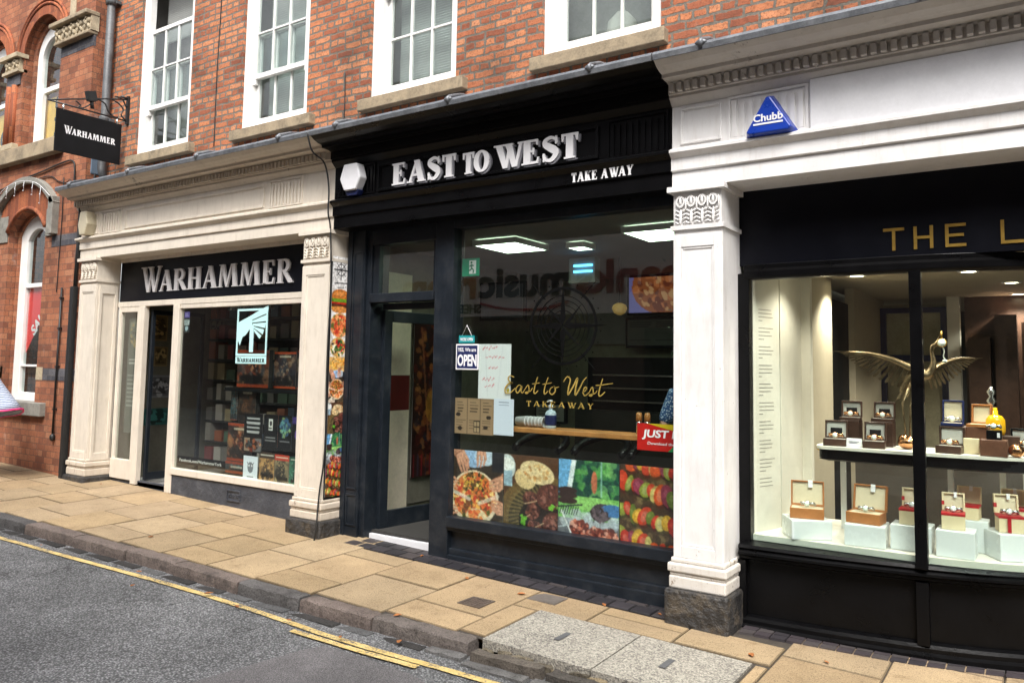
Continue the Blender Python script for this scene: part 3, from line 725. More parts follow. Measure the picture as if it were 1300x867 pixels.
# kerb stones, one mesh of separate stones: tall to the left of the concrete slab, low and broken beside it
b = MB(); x = -16.0
joints = [-16, -14.9, -13.8, -12.9, -11.9, -10.9, -9.9, -9.0, -8.25, -7.45, -6.68, -6.0, -5.2, -4.55, -3.88, -3.1]
for xa, xb in zip(joints, joints[1:]):
    c = random.choice([(.17, .145, .13), (.13, .122, .12), (.2, .16, .14), (.14, .132, .128), (.11, .105, .103)])
    g = .006; lf = random.uniform(-.006, .004); fr = random.uniform(-.01, .01); nseg = 14
    prof = [(KW-.004, -.0), (.05, .002), (.014, -.001), (.003, -.01), (-.002, -.05), (-.004, -.3), (KW-.004, -.3)]
    vs = []; m = len(prof)
    for i in range(nseg+1):
        xx = xa+g+(xb-xa-2*g)*i/nseg; wob = random.uniform(-.008, .008); hob = random.uniform(-.006, .003); e = -.006 if i in (0, nseg) else 0
        for j, (py, pz) in enumerate(prof):
            vs.append((xx, kerb_y(xx)+py+fr+(wob if j in (1, 2, 3, 4) else 0) - (e*.5 if j in (2, 3, 4) else 0), gz(xx, kerb_y(xx)+.1)+pz+lf+(hob+e if j < 4 else 0)))
    fs = [(i*m+j, (i+1)*m+j, (i+1)*m+(j+1) % m, i*m+(j+1) % m) for i in range(nseg) for j in range(m)]
    fs += [tuple(range(m)), tuple(nseg*m+j for j in reversed(range(m)))]
    b.add(vs, fs, c)
def rough_block(b, cx, cy, zt, lx, ly, h, c, rot=0, r_=.02):
    nx, ny = 5, 3; vs = []; ca, sa = math.cos(rot), math.sin(rot)
    for lvl in (0, 1):
        for i in range(nx):
            for j in range(ny):
                u, v = (i/(nx-1)-.5)*lx, (j/(ny-1)-.5)*ly; edge = i in (0, nx-1) or j in (0, ny-1)
                q = random.uniform(-r_, r_)*.4
                if lvl == 0 and edge: u *= .93; v *= .9
                vs.append((cx+(u+q)*ca-(v+q)*sa, cy+(u+q)*sa+(v+q)*ca, zt-(h if lvl else (random.uniform(.003, r_) if edge else random.uniform(0, r_*.4)))))
    fs = [(i*ny+j, (i+1)*ny+j, (i+1)*ny+j+1, i*ny+j+1) for i in range(nx-1) for j in range(ny-1)]
    o = nx*ny; ring = [i*ny for i in range(nx)]+[(nx-1)*ny+j for j in range(1, ny)]+[i*ny+ny-1 for i in range(nx-2, -1, -1)]+[j for j in range(ny-2, 0, -1)]
    fs += [(ring[k], ring[(k+1) % len(ring)], ring[(k+1) % len(ring)]+o, ring[k]+o) for k in range(len(ring))]
    b.add(vs, fs, c)
x = -3.08
while x < 3:
    l_ = random.uniform(.38, .55); xc = x+l_/2
    rough_block(b, xc, -1.172+.02*(xc+3), gz(xc, -1.17)-.028, l_-.02, .105, .3, random.choice([(.12, .1, .08), (.16, .13, .1), (.09, .08, .07), (.14, .12, .1)]), random.uniform(-.04, .07), .022)
    x += l_
x = -3.05
while x < 3:
    l_ = random.uniform(.07, .16); rough_block(b, x+l_/2, -1.108+random.uniform(-.006, .006), gz(x, -1.1)-.022-random.uniform(0, .02), l_, .035, .2, random.choice([(.2, .17, .12), (.3, .24, .15), (.13, .11, .08)]), random.uniform(-.4, .4), .02); x += l_+random.uniform(-.01, .02)
b.build('kerb', 'kerbstone', kind='structure')
# gutter setts, mostly under tar and grime
b = MB(); x = -14.0
while x < 3:
    l_ = random.uniform(.25, .5); xc = x+l_/2; yc = kerb_y(xc)-.05-(.055 if xc > -3.1 else 0)
    rough_block(b, xc, yc, gr(xc, yc)+(.026 if x > -3.4 else .009)-random.uniform(0, .004), l_-.006, .09, .12, random.choice([(.16, .155, .15), (.2, .195, .19), (.13, .13, .13)]) if x > -3.4 else random.choice([(.05, .047, .045), (.065, .062, .06), (.055, .052, .05), (.13, .13, .13)]), random.uniform(.0, .03), .012 if x > -3.4 else .005)
    x += l_
b.build('gutter', 'kerbstone', kind='structure')
# road: one sheet to the far side and beyond
b = MB(); ry = [0.06, -.0, -.12, -.3, -.7, -1.3, -2.2, -3.0, -4.6]
rows = [[(x, kerb_y(x)+d, gr(x, kerb_y(x)+d)) for d in ry]+[(x, -40.0, gr(x, -8)-.1)] for x in [i*.4 for i in range(-100, 60)]]
n = len(rows[0])
b.add([p for r in rows for p in r], [(i*n+k, i*n+k+1, (i+1)*n+k+1, (i+1)*n+k) for i in range(len(rows)-1) for k in range(n-1)])
b.build('road', 'asphalt', kind='structure')
def road_strip(name, mat, pts, wd, dz):
    b = MB(); vs = []
    for i, (x, y) in enumerate(pts):
        a = Vector(pts[min(len(pts)-1, i+1)])-Vector(pts[max(0, i-1)]); a.normalize(); nn = Vector((-a.y, a.x))
        for sgn in (-1, 1):
            q = Vector((x, y))+nn*sgn*wd/2*random.uniform(.9, 1.08); vs.append((q.x, q.y, gr(q.x, q.y)+dz))
    b.add(vs, [(2*i, 2*i+2, 2*i+3, 2*i+1) for i in range(len(pts)-1)]); return b.build(name, mat, kind='structure')
def dense(pts, st=.08):
    out = []
    for (x0, y0), (x1, y1) in zip(pts, pts[1:]):
        k = max(1, int(math.hypot(x1-x0, y1-y0)/st)); out += [(x0+(x1-x0)*i/k, y0+(y1-y0)*i/k) for i in range(k)]
    return out+[pts[-1]]
road_strip('yellow_line', 'line', dense([(-14, -2.2), (-12, -1.98), (-8.23, -1.69), (-6.93, -1.6), (-5.94, -1.52), (-5.37, -1.49), (-4.64, -1.48), (-4.1, -1.49), (-3.59, -1.47), (-3.11, -1.43), (-2.8, -1.41), (-2.2, -1.35), (2, -1.2)]), .055, .009)
road_strip('yellow_line_inner', 'line', dense([(-4.28, -1.58), (-3.73, -1.555), (-3.23, -1.512)]), .05, .013)
b = MB(); pp = [(-4.09, -2.4), (-3.98, -1.75), (-3.93, -1.62), (-3.6, -1.595), (-3.2, -1.6), (-3.05, -1.64), (-2.6, -2.5), (-2.9, -3.2), (-4.2, -3.2)]
tri = tessellate_polygon([[Vector((a, c, 0)) for a, c in pp]]); b.add([(a, c, gr(a, c)+.005) for a, c in pp], [tuple(t) for t in tri])
b.build('road_patch', 'asphalt_patch', kind='structure')
# far footway
b = MB(); b.box(-40, 24, -12, -5.9, -.9, -.02); b.build('far_pavement', 'concrete', kind='structure')

# ================================================================== BUILDINGS
GX = -10.42     # where the two brick buildings meet
BY = .22        # face of the old orange brick wall
def sash(parent, x0, x1, drop, hz, blind, top=6.5):
    """box sash in the brick opening: frame, two sashes of three by two panes"""
    f = MB(); z0 = 4.2; yf = BY+.03
    f.box(x0, x0+.125, yf, yf+.09, z0, top); f.box(x1-.085, x1, yf, yf+.09, z0, top); f.box(x0+.125, x1-.085, yf, yf+.09, top-.1, top); f.box(x0+.125, x1-.085, yf-.01, yf+.1, z0, z0+.05)
    W = f.build('frame', 'white_sash', parent, .004)
    a, c = x0+.125, x1-.085
    rowh = .475
    def one(zb, yb, lower):
        m = MB(); rb = .1 if lower else .055; rt_ = .05
        zt = zb+rb+2*rowh+rt_
        m.box(a, a+.045, yb, yb+.045, zb, zt); m.box(c-.045, c, yb, yb+.045, zb, zt); m.box(a+.045, c-.045, yb, yb+.045, zb, zb+rb); m.box(a+.045, c-.045, yb, yb+.045, zt-rt_, zt)
        gw = (c-a-.09)/3
        for i in (1, 2): m.box(a+.045+gw*i-.011, a+.045+gw*i+.011, yb+.004, yb+.04, zb+rb, zt-rt_)
        for i in range(3): m.box(a+.045+gw*i+(.011 if i else 0), a+.045+gw*(i+1)-(.011 if i < 2 else 0), yb+.006, yb+.038, zb+rb+rowh-.011, zb+rb+rowh+.011)
        if not lower: m.box(a, a+.045, yb+.002, yb+.043, zb-.06, zb); m.box(c-.045, c, yb+.002, yb+.043, zb-.06, zb)
        s_ = m.build('sash', 'white_sash', parent, .003)
        g = MB(); g.box(a+.04, c-.04, yb+.02, yb+.024, zb+rb-.005, zt-rt_+.005); g.build('pane', 'glass_sash', s_)
        return zt
    zt = one(z0+.05, yf+.075, True)
    one(zt-.055-(rowh+.02 if drop else 0), yf+.025, False)
    if blind:
        m = MB(); z = z0+.2 if blind < 3 else 5.75
        while z < top:
            m.box(a+.05+(.16 if blind == 2 else 0), c-.03, yf+.21, yf+.235, z, z+.004, rot=(R(-35), 0, 0)); z += .026
        m.build('blind', 'blind', parent)
    m = MB(); m.box(x0-.2, x1+.2, yf+.5, yf+.52, 3.9, 7); m.box(x0-.2, x0-.18, yf+.1, yf+.5, 3.9, 7); m.box(x1+.18, x1+.2, yf+.1, yf+.5, 3.9, 7); m.build('room_backing', 'room_grey', parent)
t = thing('brick_building', 'old orange brick building with white sash windows over the shops', 'building', (-4, BY, 3.6))
WIN = [(-9.66, -8.52, True, 3), (-7.54, -6.43, True, 1), (-5.52, -4.43, False, 1), (-3.50, -2.42, False, 0)]
b = MB(); b.prism([(GX, 3.45), (3.2, 3.45), (3.2, 8), (GX, 8)], BY, BY+.12, holes=[[(a, 4.2), (c, 4.2), (c, 6.5), (a, 6.5)] for a, c, *_ in WIN])
b.build('wall', 'brick_old', t)
b = MB(); b.box(GX, 3.2, BY+.12, 4, 8, 8.05); b.build('roof', 'lead', t)
for a, c, d, bl in WIN:
    wn = bpy.data.objects.new('sash_window', None); COL.objects.link(wn); wn.location = ((a+c)/2-t.location.x, 0, .6); wn.parent = t
    sash(wn, a, c, d, 0, bl)
    s_ = MB(); s_.box(a-.08, c+.06+.08*(a < -5), BY-.085, BY+.05, 4.085, 4.2); s_.build('sill', 'stone', t, .008)
# ---- arched red brick building
def seg(x0, x1, zs, rise, n=14):
    c = (x1-x0)/2; r = (c*c+rise*rise)/(2*rise); cx = (x0+x1)/2; cz = zs+rise-r; a = math.asin(min(1, c/r))
    return [(cx+r*math.sin(-a+2*a*i/n), cz+r*math.cos(-a+2*a*i/n)) for i in range(n+1)]   # left to right
def semi(x0, x1, zs, n=20):
    r = (x1-x0)/2; cx = (x0+x1)/2
    return [(cx-r*math.cos(math.pi*i/n), zs+r*math.sin(math.pi*i/n)) for i in range(n+1)]
def opening(x0, x1, z0, arc): return [(x0, z0), (x1, z0)] + list(reversed(arc))
t = thing('arched_brick_building', 'red brick building with round arched windows and carved stone capitals', 'building', (-13, 0, 0))
ups = [(-12.35, -11.27), (-13.95, -12.87), (-15.6, -14.5)]
lo = [(-12.44, -11.38), (-15.1, -14.0)]
b = MB(); holes = [opening(a, c, 4.6, semi(a, c, 5.98)) for a, c in ups] + [opening(a, c, 1.0, seg(a-0, c+0, 3.42, .28)) for a, c in lo]
b.prism([(-17, -.4), (GX, -.4), (GX, 8), (-17, 8)], 0, .12, holes=holes); b.build('wall', 'brick_gothic', t)
b = MB(); holes = [opening(a+.09, c-.09, 4.6, semi(a+.09, c-.09, 5.98)) for a, c in ups] + [opening(a+.05, c-.05, 1.0, seg(a+.05, c-.05, 3.38, .27)) for a, c in lo]
b.prism([(-17, -.4), (GX, -.4), (GX, 8), (-17, 8)], .121, .5, holes=holes); b.build('inner_wall', 'brick_gothic', t)
def ringpoly(o, i): return list(o)+list(reversed(i))
b = MB()
for a, c in ups: b.prism(ringpoly(semi(a-.13, c+.13, 5.98), semi(a, c, 5.98)), -.018, .06)
b.build('arch_ring', 'brick_rub', t)
b = MB()
for a, c in ups:
    for rr in (.16, .215): b.tube([(x, -.015, z) for x, z in semi(a-rr, c+rr, 5.98, 28)], .024, 8)
b.build('arch_moulding', 'brick_rub', t)
for a, c in lo:
    b = MB(); b.prism(ringpoly(seg(a-.33, c+.31, 3.55, .56, 20), seg(a-.02, c+.02, 3.42, .3, 20)), -.012, .05); b.build('arch_ring', 'brick_rub', t)
    b = MB(); b.tube([(x, -.02, z) for x, z in seg(a-.02, c+.02, 3.42, .3, 20)], .03, 8); b.build('arch_moulding', 'brick_rub', t)
    h_ = MB(); h_.prism(ringpoly(seg(a-.41, c+.34, 3.72, .44, 20), seg(a-.33, c+.25, 3.7, .37, 20)), -.09, .03)
    h_.box(c+.2, c+.33, -.09, .03, 3.29, 3.80); h_.box(c+.03, c+.2, -.02, .03, 3.28, 3.66); h_.box(a-.4, a-.28, -.09, .03, 3.29, 3.8); h_.box(a-.28, a-.03, -.02, .03, 3.28, 3.66)
    h_.build('hood_mould', 'stone_grey', t, .012)
    b = MB(); b.box(a-.35, c+.31, -.08, .2, .85, 1.03); b.build('sill', 'stone_grey', t, .012)
    for xa, xb in ((c, c+.17), (a-.3, a)):
        b = MB(); b.box(xa, xb, -.006, .03, 1.33, 1.5); b.build('stone_block', 'stone_pale', t)
    wn = bpy.data.objects.new('window', None); COL.objects.link(wn); wn.location = ((a+c)/2+13, .15, 1.0); wn.parent = t
    f = MB(); xa, xb = a+.05, c-.05
    f.prism(opening(xa, xb, 1.0, seg(xa, xb, 3.38, .27)), .15, .23, holes=[opening(xa+.2, xb-.2, 1.14, seg(xa+.2, xb-.2, 3.3, .16))])
    f.box(xa+.2, xb-.2, .16, .22, 2.62, 2.68); f.box(xa+.2, xb-.2, .16, .22, 1.5, 1.53); f.build('frame', 'white_sash', wn, .006)
    g = MB(); g.box(xa+.1, xb-.1, .19, .195, 1.1, 3.5); g.build('pane', 'glass_sash', wn)
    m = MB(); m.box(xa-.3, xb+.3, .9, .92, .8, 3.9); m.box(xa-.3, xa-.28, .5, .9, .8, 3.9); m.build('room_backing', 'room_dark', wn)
for a, c in ups:
    wn = bpy.data.objects.new('window', None); COL.objects.link(wn); wn.location = ((a+c)/2+13, .15, 4.6); wn.parent = t
    f = MB(); xa, xb = a+.09, c-.09
    f.prism(opening(xa, xb, 4.6, semi(xa, xb, 5.98)), .15, .23, holes=[opening(xa+.13, xb-.13, 4.7, semi(xa+.13, xb-.13, 5.95))])
    f.box(xa+.13, xb-.13, .16, .22, 5.46, 5.53); f.box(xa+.13, xa+.22, .14, .2, 4.7, 5.46); f.build('frame', 'white_sash', wn, .006)
    g = MB(); g.box(xa+.08, xb-.08, .19, .195, 4.66, 6.4); g.build('pane', 'glass_sash', wn)
    m = MB()
    m.box(xa-.2, xb+.2, .6, .62, 4.5, 6.9); m.build('room_backing', 'room_cream', wn)
def carve(x0, x1, z0, z1, y, n):
    """a band of carved leaves"""
    m = MB(); m.box(x0, x1, y+.01, y+.12, z0, z1)
    for i in range(n):
        cx = x0+(x1-x0)*(i+.5)/n; w_ = (x1-x0)/n
        for s_ in (-1, 1):
            m.ell((cx+s_*w_*.24, y+.005, z0+(z1-z0)*.66), (w_*.2, .03, (z1-z0)*.22), 8, 6, (0, s_*R(35), 0))
            m.ell((cx+s_*w_*.22, y+.012, z0+(z1-z0)*.3), (w_*.14, .028, (z1-z0)*.24), 8, 6, (0, -s_*R(25), 0))
        m.ell((cx, y, z0+(z1-z0)*.5), (w_*.12, .03, (z1-z0)*.2), 8, 6); m.ell((cx, y+.0, z0+(z1-z0)*.84), (w_*.12, .03, (z1-z0)*.11), 8, 6)
    return m
m = carve(-11.34, GX+.02, 5.97, 6.17, -.07, 5); m.build('capital_frieze', 'stone_pale', t)
m = MB(); m.box(-11.39, GX+.03, -.14, .05, 6.17, 6.23); m.box(-11.32, GX+.01, -.09, .05, 5.92, 5.965); m.build('capital_moulding', 'stone', t, .012)
for xa, xb in ((-12.87, -12.35), (-14.5, -13.95)):
    m = carve(xa+.05, xb-.03, 5.84, 6.0, -.06, 2); m.box(xa-.02, xb+.02, -.12, .05, 6.0, 6.06); m.box(xa+.02, xb-.0, -.08, .05, 5.79, 5.835); m.build('capital', 'stone_pale', t)
    m = MB(); m.box(xa+.06, xb-.06, -.02, .03, 5.62, 5.79); m.build('slate_block', 'brick_slate', t)
    m = MB()
    for q in (.3, .62): m.tube([(xa+(xb-xa)*q, -.012, 4.7), (xa+(xb-xa)*q, -.012, 5.62)], .05, 10)
    m.build('column_shaft', 'brick_rub', t)
    m = MB(); m.box(xa+.02, xb-.02, -.09, .03, 4.63, 4.72); m.build('column_base', 'stone_pale', t, .01)
m = MB(); m.box(-17, -11.03, -.11, .3, 4.41, 4.62); m.build('sill', 'stone', t, .012)
m = MB(); m.box(-11.08, -10.93, -.012, .03, 6.24, 8); m.build('pilaster_strip', 'stone_pale', t)
for xa, xb, za, zb in ((-11.27, GX+.003, 5.77, 5.92), (-11.18, GX+.003, 3.12, 3.27), (-17, -12.85, 3.12, 3.27), (-11.2, GX+.003, 1.33, 1.49), (-17, -12.75, 1.33, 1.49)):
    m = MB(); m.box(xa, xb, -.004, .03, za, zb); m.build('band_course', 'brick_slate', t)

# ================================================================== SHOPFRONT PIECES
def entablature(t, x0, x1, mat, gmat, back, dent=True, yb=0.0):
    m = MB(); m.sweepx([(back, 2.905), (0, 2.905), (0, 3.02), (-.02, 3.028), (-.02, 3.115), (-.045, 3.135), (-.062, 3.15), (-.062, 3.168), (-.03, 3.185), (0, 3.195), (0, 3.52), (back, 3.52)], x0, x1); m.build('fascia', mat, t)
    m = MB(); m.sweepx([(BY-.01, 3.52), (-.004, 3.5), (-.03, 3.525), (-.055, 3.55), (-.055, 3.57), (-.07, 3.575), (-.07, 3.645), (-.1, 3.655), (-.17, 3.66), (-.185, 3.66), (-.19, 3.685), (-.235, 3.692), (-.285, 3.712), (-.325, 3.738), (-.335, 3.745), (-.335, 3.772), (BY-.01, 3.772)], x0, x1)
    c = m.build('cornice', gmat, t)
    if dent:
        m = MB(); x = x0+.02
        while x < x1-.05: m.box(x, x+.033, -.108, -.068, 3.582, 3.642); x += .058
        m.build('dentil_course', gmat, c)
    m = MB(); m.sweepx([(-.345, 3.74), (-.352, 3.775), (-.34, 3.797), (BY-.003, 3.93), (BY-.003, 3.90), (-.325, 3.775), (-.333, 3.74)], x0, x1)
    x = x0+.35
    while x < x1:
        m.tube([(x, -.352, 3.755), (x, -.36, 3.79), (x, -.33, 3.815), (x, -.2, 3.87), (x, .15, 3.945)], [.012, .02, .018, .015, .012], 8); m.ell((x, -.35, 3.79), (.042, .014, .02), 10, 6); x += 1.32
    return m.build('lead_flashing', 'lead', t)
def reeds(t, x0, x1, z0, z1, mat, n):
    m = MB(); p = (x1-x0)/n
    for i in range(n): m.box(x0+p*(i+.22), x0+p*(i+.78), -.014, .003, z0, z1-.02-.012*(i % 2)); 
    m.frame(x0-.02, x1+.02, z0-.02, z1+.02, -.012, .004, .018)
    return m.build('reeded_panel', mat, t)
def panel(t, x0, x1, z0, z1, mat, y=0, wd=.02, name='moulded_panel', pr=.014):
    m = MB(); m.frame(x0, x1, z0, z1, y-pr, y+.01, wd); m.frame(x0+wd, x1-wd, z0+wd, z1-wd, y-pr*.5, y+.01, wd*.5); return m.build(name, mat, t, .003)
def pilaster(t, x0, x1, zg, zp, zb, dep, mat):
    p = MB(); p.box(x0, x1, 0, dep, zb, 2.6)
    p = p.build('pilaster', mat, t, .004)
    m = MB(); w_ = x1-x0; a, c = x0+.06, x1-.06
    m.box(x0+.004, a, -.013, .005, zb+.02, 2.56); m.box(c, x1-.004, -.013, .005, zb+.02, 2.56); m.box(a, c, -.013, .005, zb+.02, zb+.1); m.box(a, c, -.013, .005, 2.47, 2.56)
    m.frame(a, c, zb+.1, 2.47, -.007, .004, .016); m.build('shaft_panel', mat, p, .004)
    m = MB()
    m.box(x0-.012, x1+.012, -.025, dep, zb-.015, zb+.02); m.box(x0-.03, x1+.03, -.045, dep, zb-.075, zb-.015); m.box(x0-.018, x1+.018, -.032, dep, zb-.1, zb-.075); m.box(x0-.022, x1+.022, -.036, dep, zp, zb-.1)
    m.build('base_moulding', mat.replace('_old', '')+'_base', p, .012)
    m = MB(); m.box(x0-.015, x1+.015, -.022, dep, 2.595, 2.625); m.box(x0-.03, x1+.03, -.05, dep, 2.865, 2.903); m.box(x0+.004, x1-.004, -.006, dep, 2.625, 2.865)
    for r_, (zz, hh, nn) in enumerate(((2.69, .062, 4), (2.795, .062, 4))):
        for i in range(nn):
            cx = x0+.02+(w_-.04)*(i+.5)/nn; s_ = (w_-.04)/nn
            if r_ == 0:
                m.ell((cx, -.012-.004*r_, zz), (.011, .018, hh), 8, 8, (R(-8), 0, 0))
                for sg in (-1, 1):
                    for q in range(4): m.ell((cx+sg*(.012+.017*(1-q*.12)), -.014, zz-.045+q*.028), (.02, .012, .007), 8, 5, (0, sg*R(-32), 0))
            else:
                m.disc(cx, zz, s_*.27, s_*.42, -.026, 0, 14, 1.25); m.ell((cx, -.02, zz), (s_*.15, .014, .03), 8, 6); m.ell((cx+s_*.5, -.018, zz-.02), (.008, .012, .05), 6, 5)
    m.build('capital', mat, p, 0)
    m = MB(); m.box(x0-.045, x1+.045, -.07, dep-.1 if dep > .35 else dep, zg-.3, zp); m.build('plinth', 'plinth', p, .02)
    return p
def empty_part(name, t, loc):
    o = bpy.data.objects.new(name, None); COL.objects.link(o); o.parent = t; o.location = Vector(loc)-t.location; return o
def room(t, x0, x1, y0, y1, z0, z1, wall, ceil, floor='room_dark'):
    i = MB(); i.box(x0, x1, y1, y1+.02, z0, z1); i.box(x0-.02, x0, y0, y1, z0, z1); i.box(x1, x1+.02, y0, y1, z0, z1); i.build('interior_wall', wall, t)
    i = MB(); i.box(x0, x1, y0, y1, z1, z1+.02); i.build('interior_ceiling', ceil, t)
    i = MB(); i.box(x0, x1, y0, y1, z0-.02, z0); i.build('interior_floor', floor, t)

# ---------------------------------------------------------------- cream shopfront
t = thing('shopfront', 'cream painted shopfront with black name board beside the red brick building', 'shopfront', (-8, 0, 0.05))
CS = t
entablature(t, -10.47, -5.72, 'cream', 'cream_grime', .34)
pilaster(t, -10.36, -9.96, .1, .17, .36, .3, 'cream'); pilaster(t, -6.13, -5.745, -.02, .135, .31, .3, 'cream')
reeds(t, -9.95, -9.5, 3.22, 3.47, 'cream', 8); panel(t, -9.4, -6.77, 3.22, 3.46, 'cream'); reeds(t, -6.66, -6.2, 3.22, 3.47, 'cream', 9); panel(t, -10.33, -10.03, 3.21, 3.48, 'cream', wd=.012)
m = MB(); m.frame(-9.952, -9.94, 0, 0, 0, 0, 0) if False else None
m = MB()
for a, c, z0, z1 in ((.03, .07, .36, 2.55), (.23, .27, .36, 2.55), (.07, .23, .36, .45), (.07, .23, 2.45, 2.55)): m.box(-9.962, -9.946, a, c, z0, z1)
m.build('jamb_panel', 'cream', t, .003)
m = MB(); m.box(-9.96, -6.1, .28, .34, 2.285, 2.352); m.box(-9.96, -6.1, .27, .34, 2.86, 2.91); m.build('window_head', 'cream', t, .006)
m = MB(); m.box(-9.93, -6.14, .285, .335, 2.355, 2.857); sb = m.build('sign_board', 'navy', t, .003)
m = MB(); serif_text(m, 'Warhammer', -9.43, 2.455, .315, .262, .022, hv=.165, th=.062, sf=.06, st=.04, width=2.84, small=.82, gap=.05); m.build('lettering', 'letter_grey', sb)
m = MB(); m.box(-9.93, -9.87, .285, .34, .3, 2.285); m.box(-9.45, -9.33, .27, .34, .1, 2.285); m.box(-9.87, -9.45, .285, .34, 2.22, 2.285); m.box(-9.93, -9.45, .275, .34, .14, .38); m.box(-9.5, -9.45, .28, .335, .38, 2.22); m.build('sidelight_frame', 'cream', t, .006)
m = MB(); m.box(-9.88, -9.49, .31, .316, .36, 2.24); m.build('pane', 'glass', t)
m = MB(); m.box(-8.72, -8.6, .27, .34, .07, 2.285); m.box(-8.6, -6.12, .285, .34, 2.235, 2.285); m.box(-8.62, -6.12, .265, .35, .29, .365); m.box(-6.2, -6.13, .285, .34, .365, 2.285); m.build('window_frame', 'cream', t, .006)
m = MB(); m.box(-8.61, -6.15, .31, .316, .35, 2.25); m.build('pane', 'glass', t)
m = MB(); m.box(-8.66, -6.1, .285, .36, -.3, .29); m.box(-9.93, -8.66, .3, .36, -.3, .145); sr = m.build('stall_riser', 'slate_wall', t, .008)
m = MB(); m.frame(-7.55, -7.32, .1, .22, .272, .29, .012)
for i in range(3):
    for sg in (-1, 1): m.box(-7.52+.065*i, -7.51+.065*i+.03, .276, .29, .155, .165, rot=(0, sg*R(40), 0))
m.build('air_brick', 'slate_wall', sr)
m = MB(); m.box(-9.33, -8.72, .3, .4, .08, .135); m.build('door_step', 'cream', t, .004)
m = MB(); m.box(-9.32, -9.28, .36, .4, .15, 2.24); m.box(-9.32, -9.28, 1.06, 1.1, .15, 2.24); m.box(-9.32, -9.28, .4, 1.06, .15, .24); m.box(-9.32, -9.28, .4, 1.06, 2.19, 2.24); d_ = m.build('door', 'charcoal', t)
room(t, -9.95, -5.9, .36, 5, .1, 2.9, 'room_dim', 'room_dim', 'room_grey')
# ---------------------------------------------------------------- black shopfront
t = thing('shopfront', 'black takeaway shopfront with silver slab lettering and food pictures in its window', 'shopfront', (-4, 0, 0))
ES = t
entablature(t, -5.72, -2.245, 'black', 'black', .3, dent=False)
reeds(t, -5.62, -5.2, 3.22, 3.47, 'black', 9); panel(t, -5.14, -2.83, 3.205, 3.46, 'black', pr=.02); reeds(t, -2.74, -2.28, 3.2, 3.47, 'black', 9)
fa = [k for k in kids(t) if k.name.startswith('fascia')][0]; ft = t
for wd_, xl_, hh_, ww_, hv_ in (('EAST', -4.95, .2, .75, .25), ('TO', -4.14, .185, .28, .24), ('WEST', -3.81, .2, .82, .25)):
    m = MB(); serif_text(m, wd_, xl_, 3.235, hh_, -.03, .012, hv=hv_, th=.1, sf=.07, st=.07, width=ww_, gap=.015); lt_ = m.build('lettering', 'letter_white', fa)
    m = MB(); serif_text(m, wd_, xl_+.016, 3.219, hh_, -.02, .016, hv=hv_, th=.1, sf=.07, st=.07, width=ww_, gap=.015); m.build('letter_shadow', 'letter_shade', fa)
m = MB(); serif_text(m, 'TAKE AWAY', -3.06, 3.04, .075, -.024, .004, hv=.24, th=.11, sf=.05, st=.1, width=.53, gap=.06, space=.35); m.build('small_lettering', 'letter_white', fa)
# door bay
m = MB(); m.box(-5.72, -5.66, .2, .5, -.3, 2.91); m.box(-5.66, -5.5, .215, .5, -.3, 2.91); m.box(-5.5, -5.44, .25, .5, -.05, 2.91); m.frame(-5.65, -5.51, .08, .38, .205, .215, .02); m.frame(-5.65, -5.51, .42, 2.7, .205, .215, .02)
m.box(-4.6, -4.39, .2, .36, -.3, 2.91); m.box(-4.64, -4.6, .25, .5, -.05, 2.91); m.box(-5.44, -4.64, .23, .36, 2.2, 2.285); m.box(-5.44, -4.64, .25, .36, 2.76, 2.91); m.box(-5.44, -5.36, .27, .33, 2.285, 2.76); m.box(-4.68, -4.64, .27, .33, 2.285, 2.76); m.box(-5.4, -4.64, .38, .44, 2.14, 2.2)
m.build('door_frame', 'charcoal', t, .006)
m = MB(); m.box(-5.37, -4.67, .3, .306, 2.28, 2.77); m.build('fanlight_pane', 'glass', t)
m = MB(); m.box(-5.5, -4.62, .33, .45, -.06, .012); m.build('threshold', 'white_plastic', t, .004)
dr = empty_part('door', t, (-5.42, .42, 0))
m = MB(); x0, x1 = -5.42, -4.58
m.box(x0, x0+.1, .4, .445, .03, 2.14); m.box(x1-.1, x1, .4, .445, .03, 2.14); m.box(x0+.1, x1-.1, .4, .445, .03, .2); m.box(x0+.1, x1-.1, .4, .445, 2.03, 2.14); m.build('door_leaf', 'charcoal', dr, .005)
m = MB(); m.box(x0+.09, x1-.09, .418, .424, .19, 2.04); m.build('pane', X['glass_clear'], dr)
m = MB(); m.tube([(x1-.05, .39, .95), (x1-.05, .35, .95), (x1-.05, .35, 1.25), (x1-.05, .39, 1.25)], .012, 8); m.build('handle', 'steel', dr)
dr.rotation_euler = (0, 0, R(84))
# window bay
m = MB(); m.box(-4.39, -2.2, .2, .34, 2.83, 2.91); m.box(-2.26, -2.2, .22, .34, .3, 2.83); m.box(-4.39, -2.2, .17, .34, .225, .31); m.box(-4.39, -2.2, .2, .34, .19, .225); m.build('window_frame', 'charcoal', t, .006)
m = MB(); m.box(-4.4, -2.22, .26, .266, .3, 2.84); pane = m.build('pane', 'glass', t)
m = MB(); m.box(-4.6, -2.2, .255, .33, -.4, .2); m.box(-4.6, -2.2, .225, .26, -.4, .035); m.box(-4.6, -2.2, .205, .26, -.4, -.015); m.box(-4.55, -4.42, .225, .26, .03, .2); m.build('stall_riser', 'charcoal', t, .007)
m = MB(); m.box(-5.7445, -5.737, .012, .5, .135, 2.6); m.build('side_panel', 'black_matt', t)
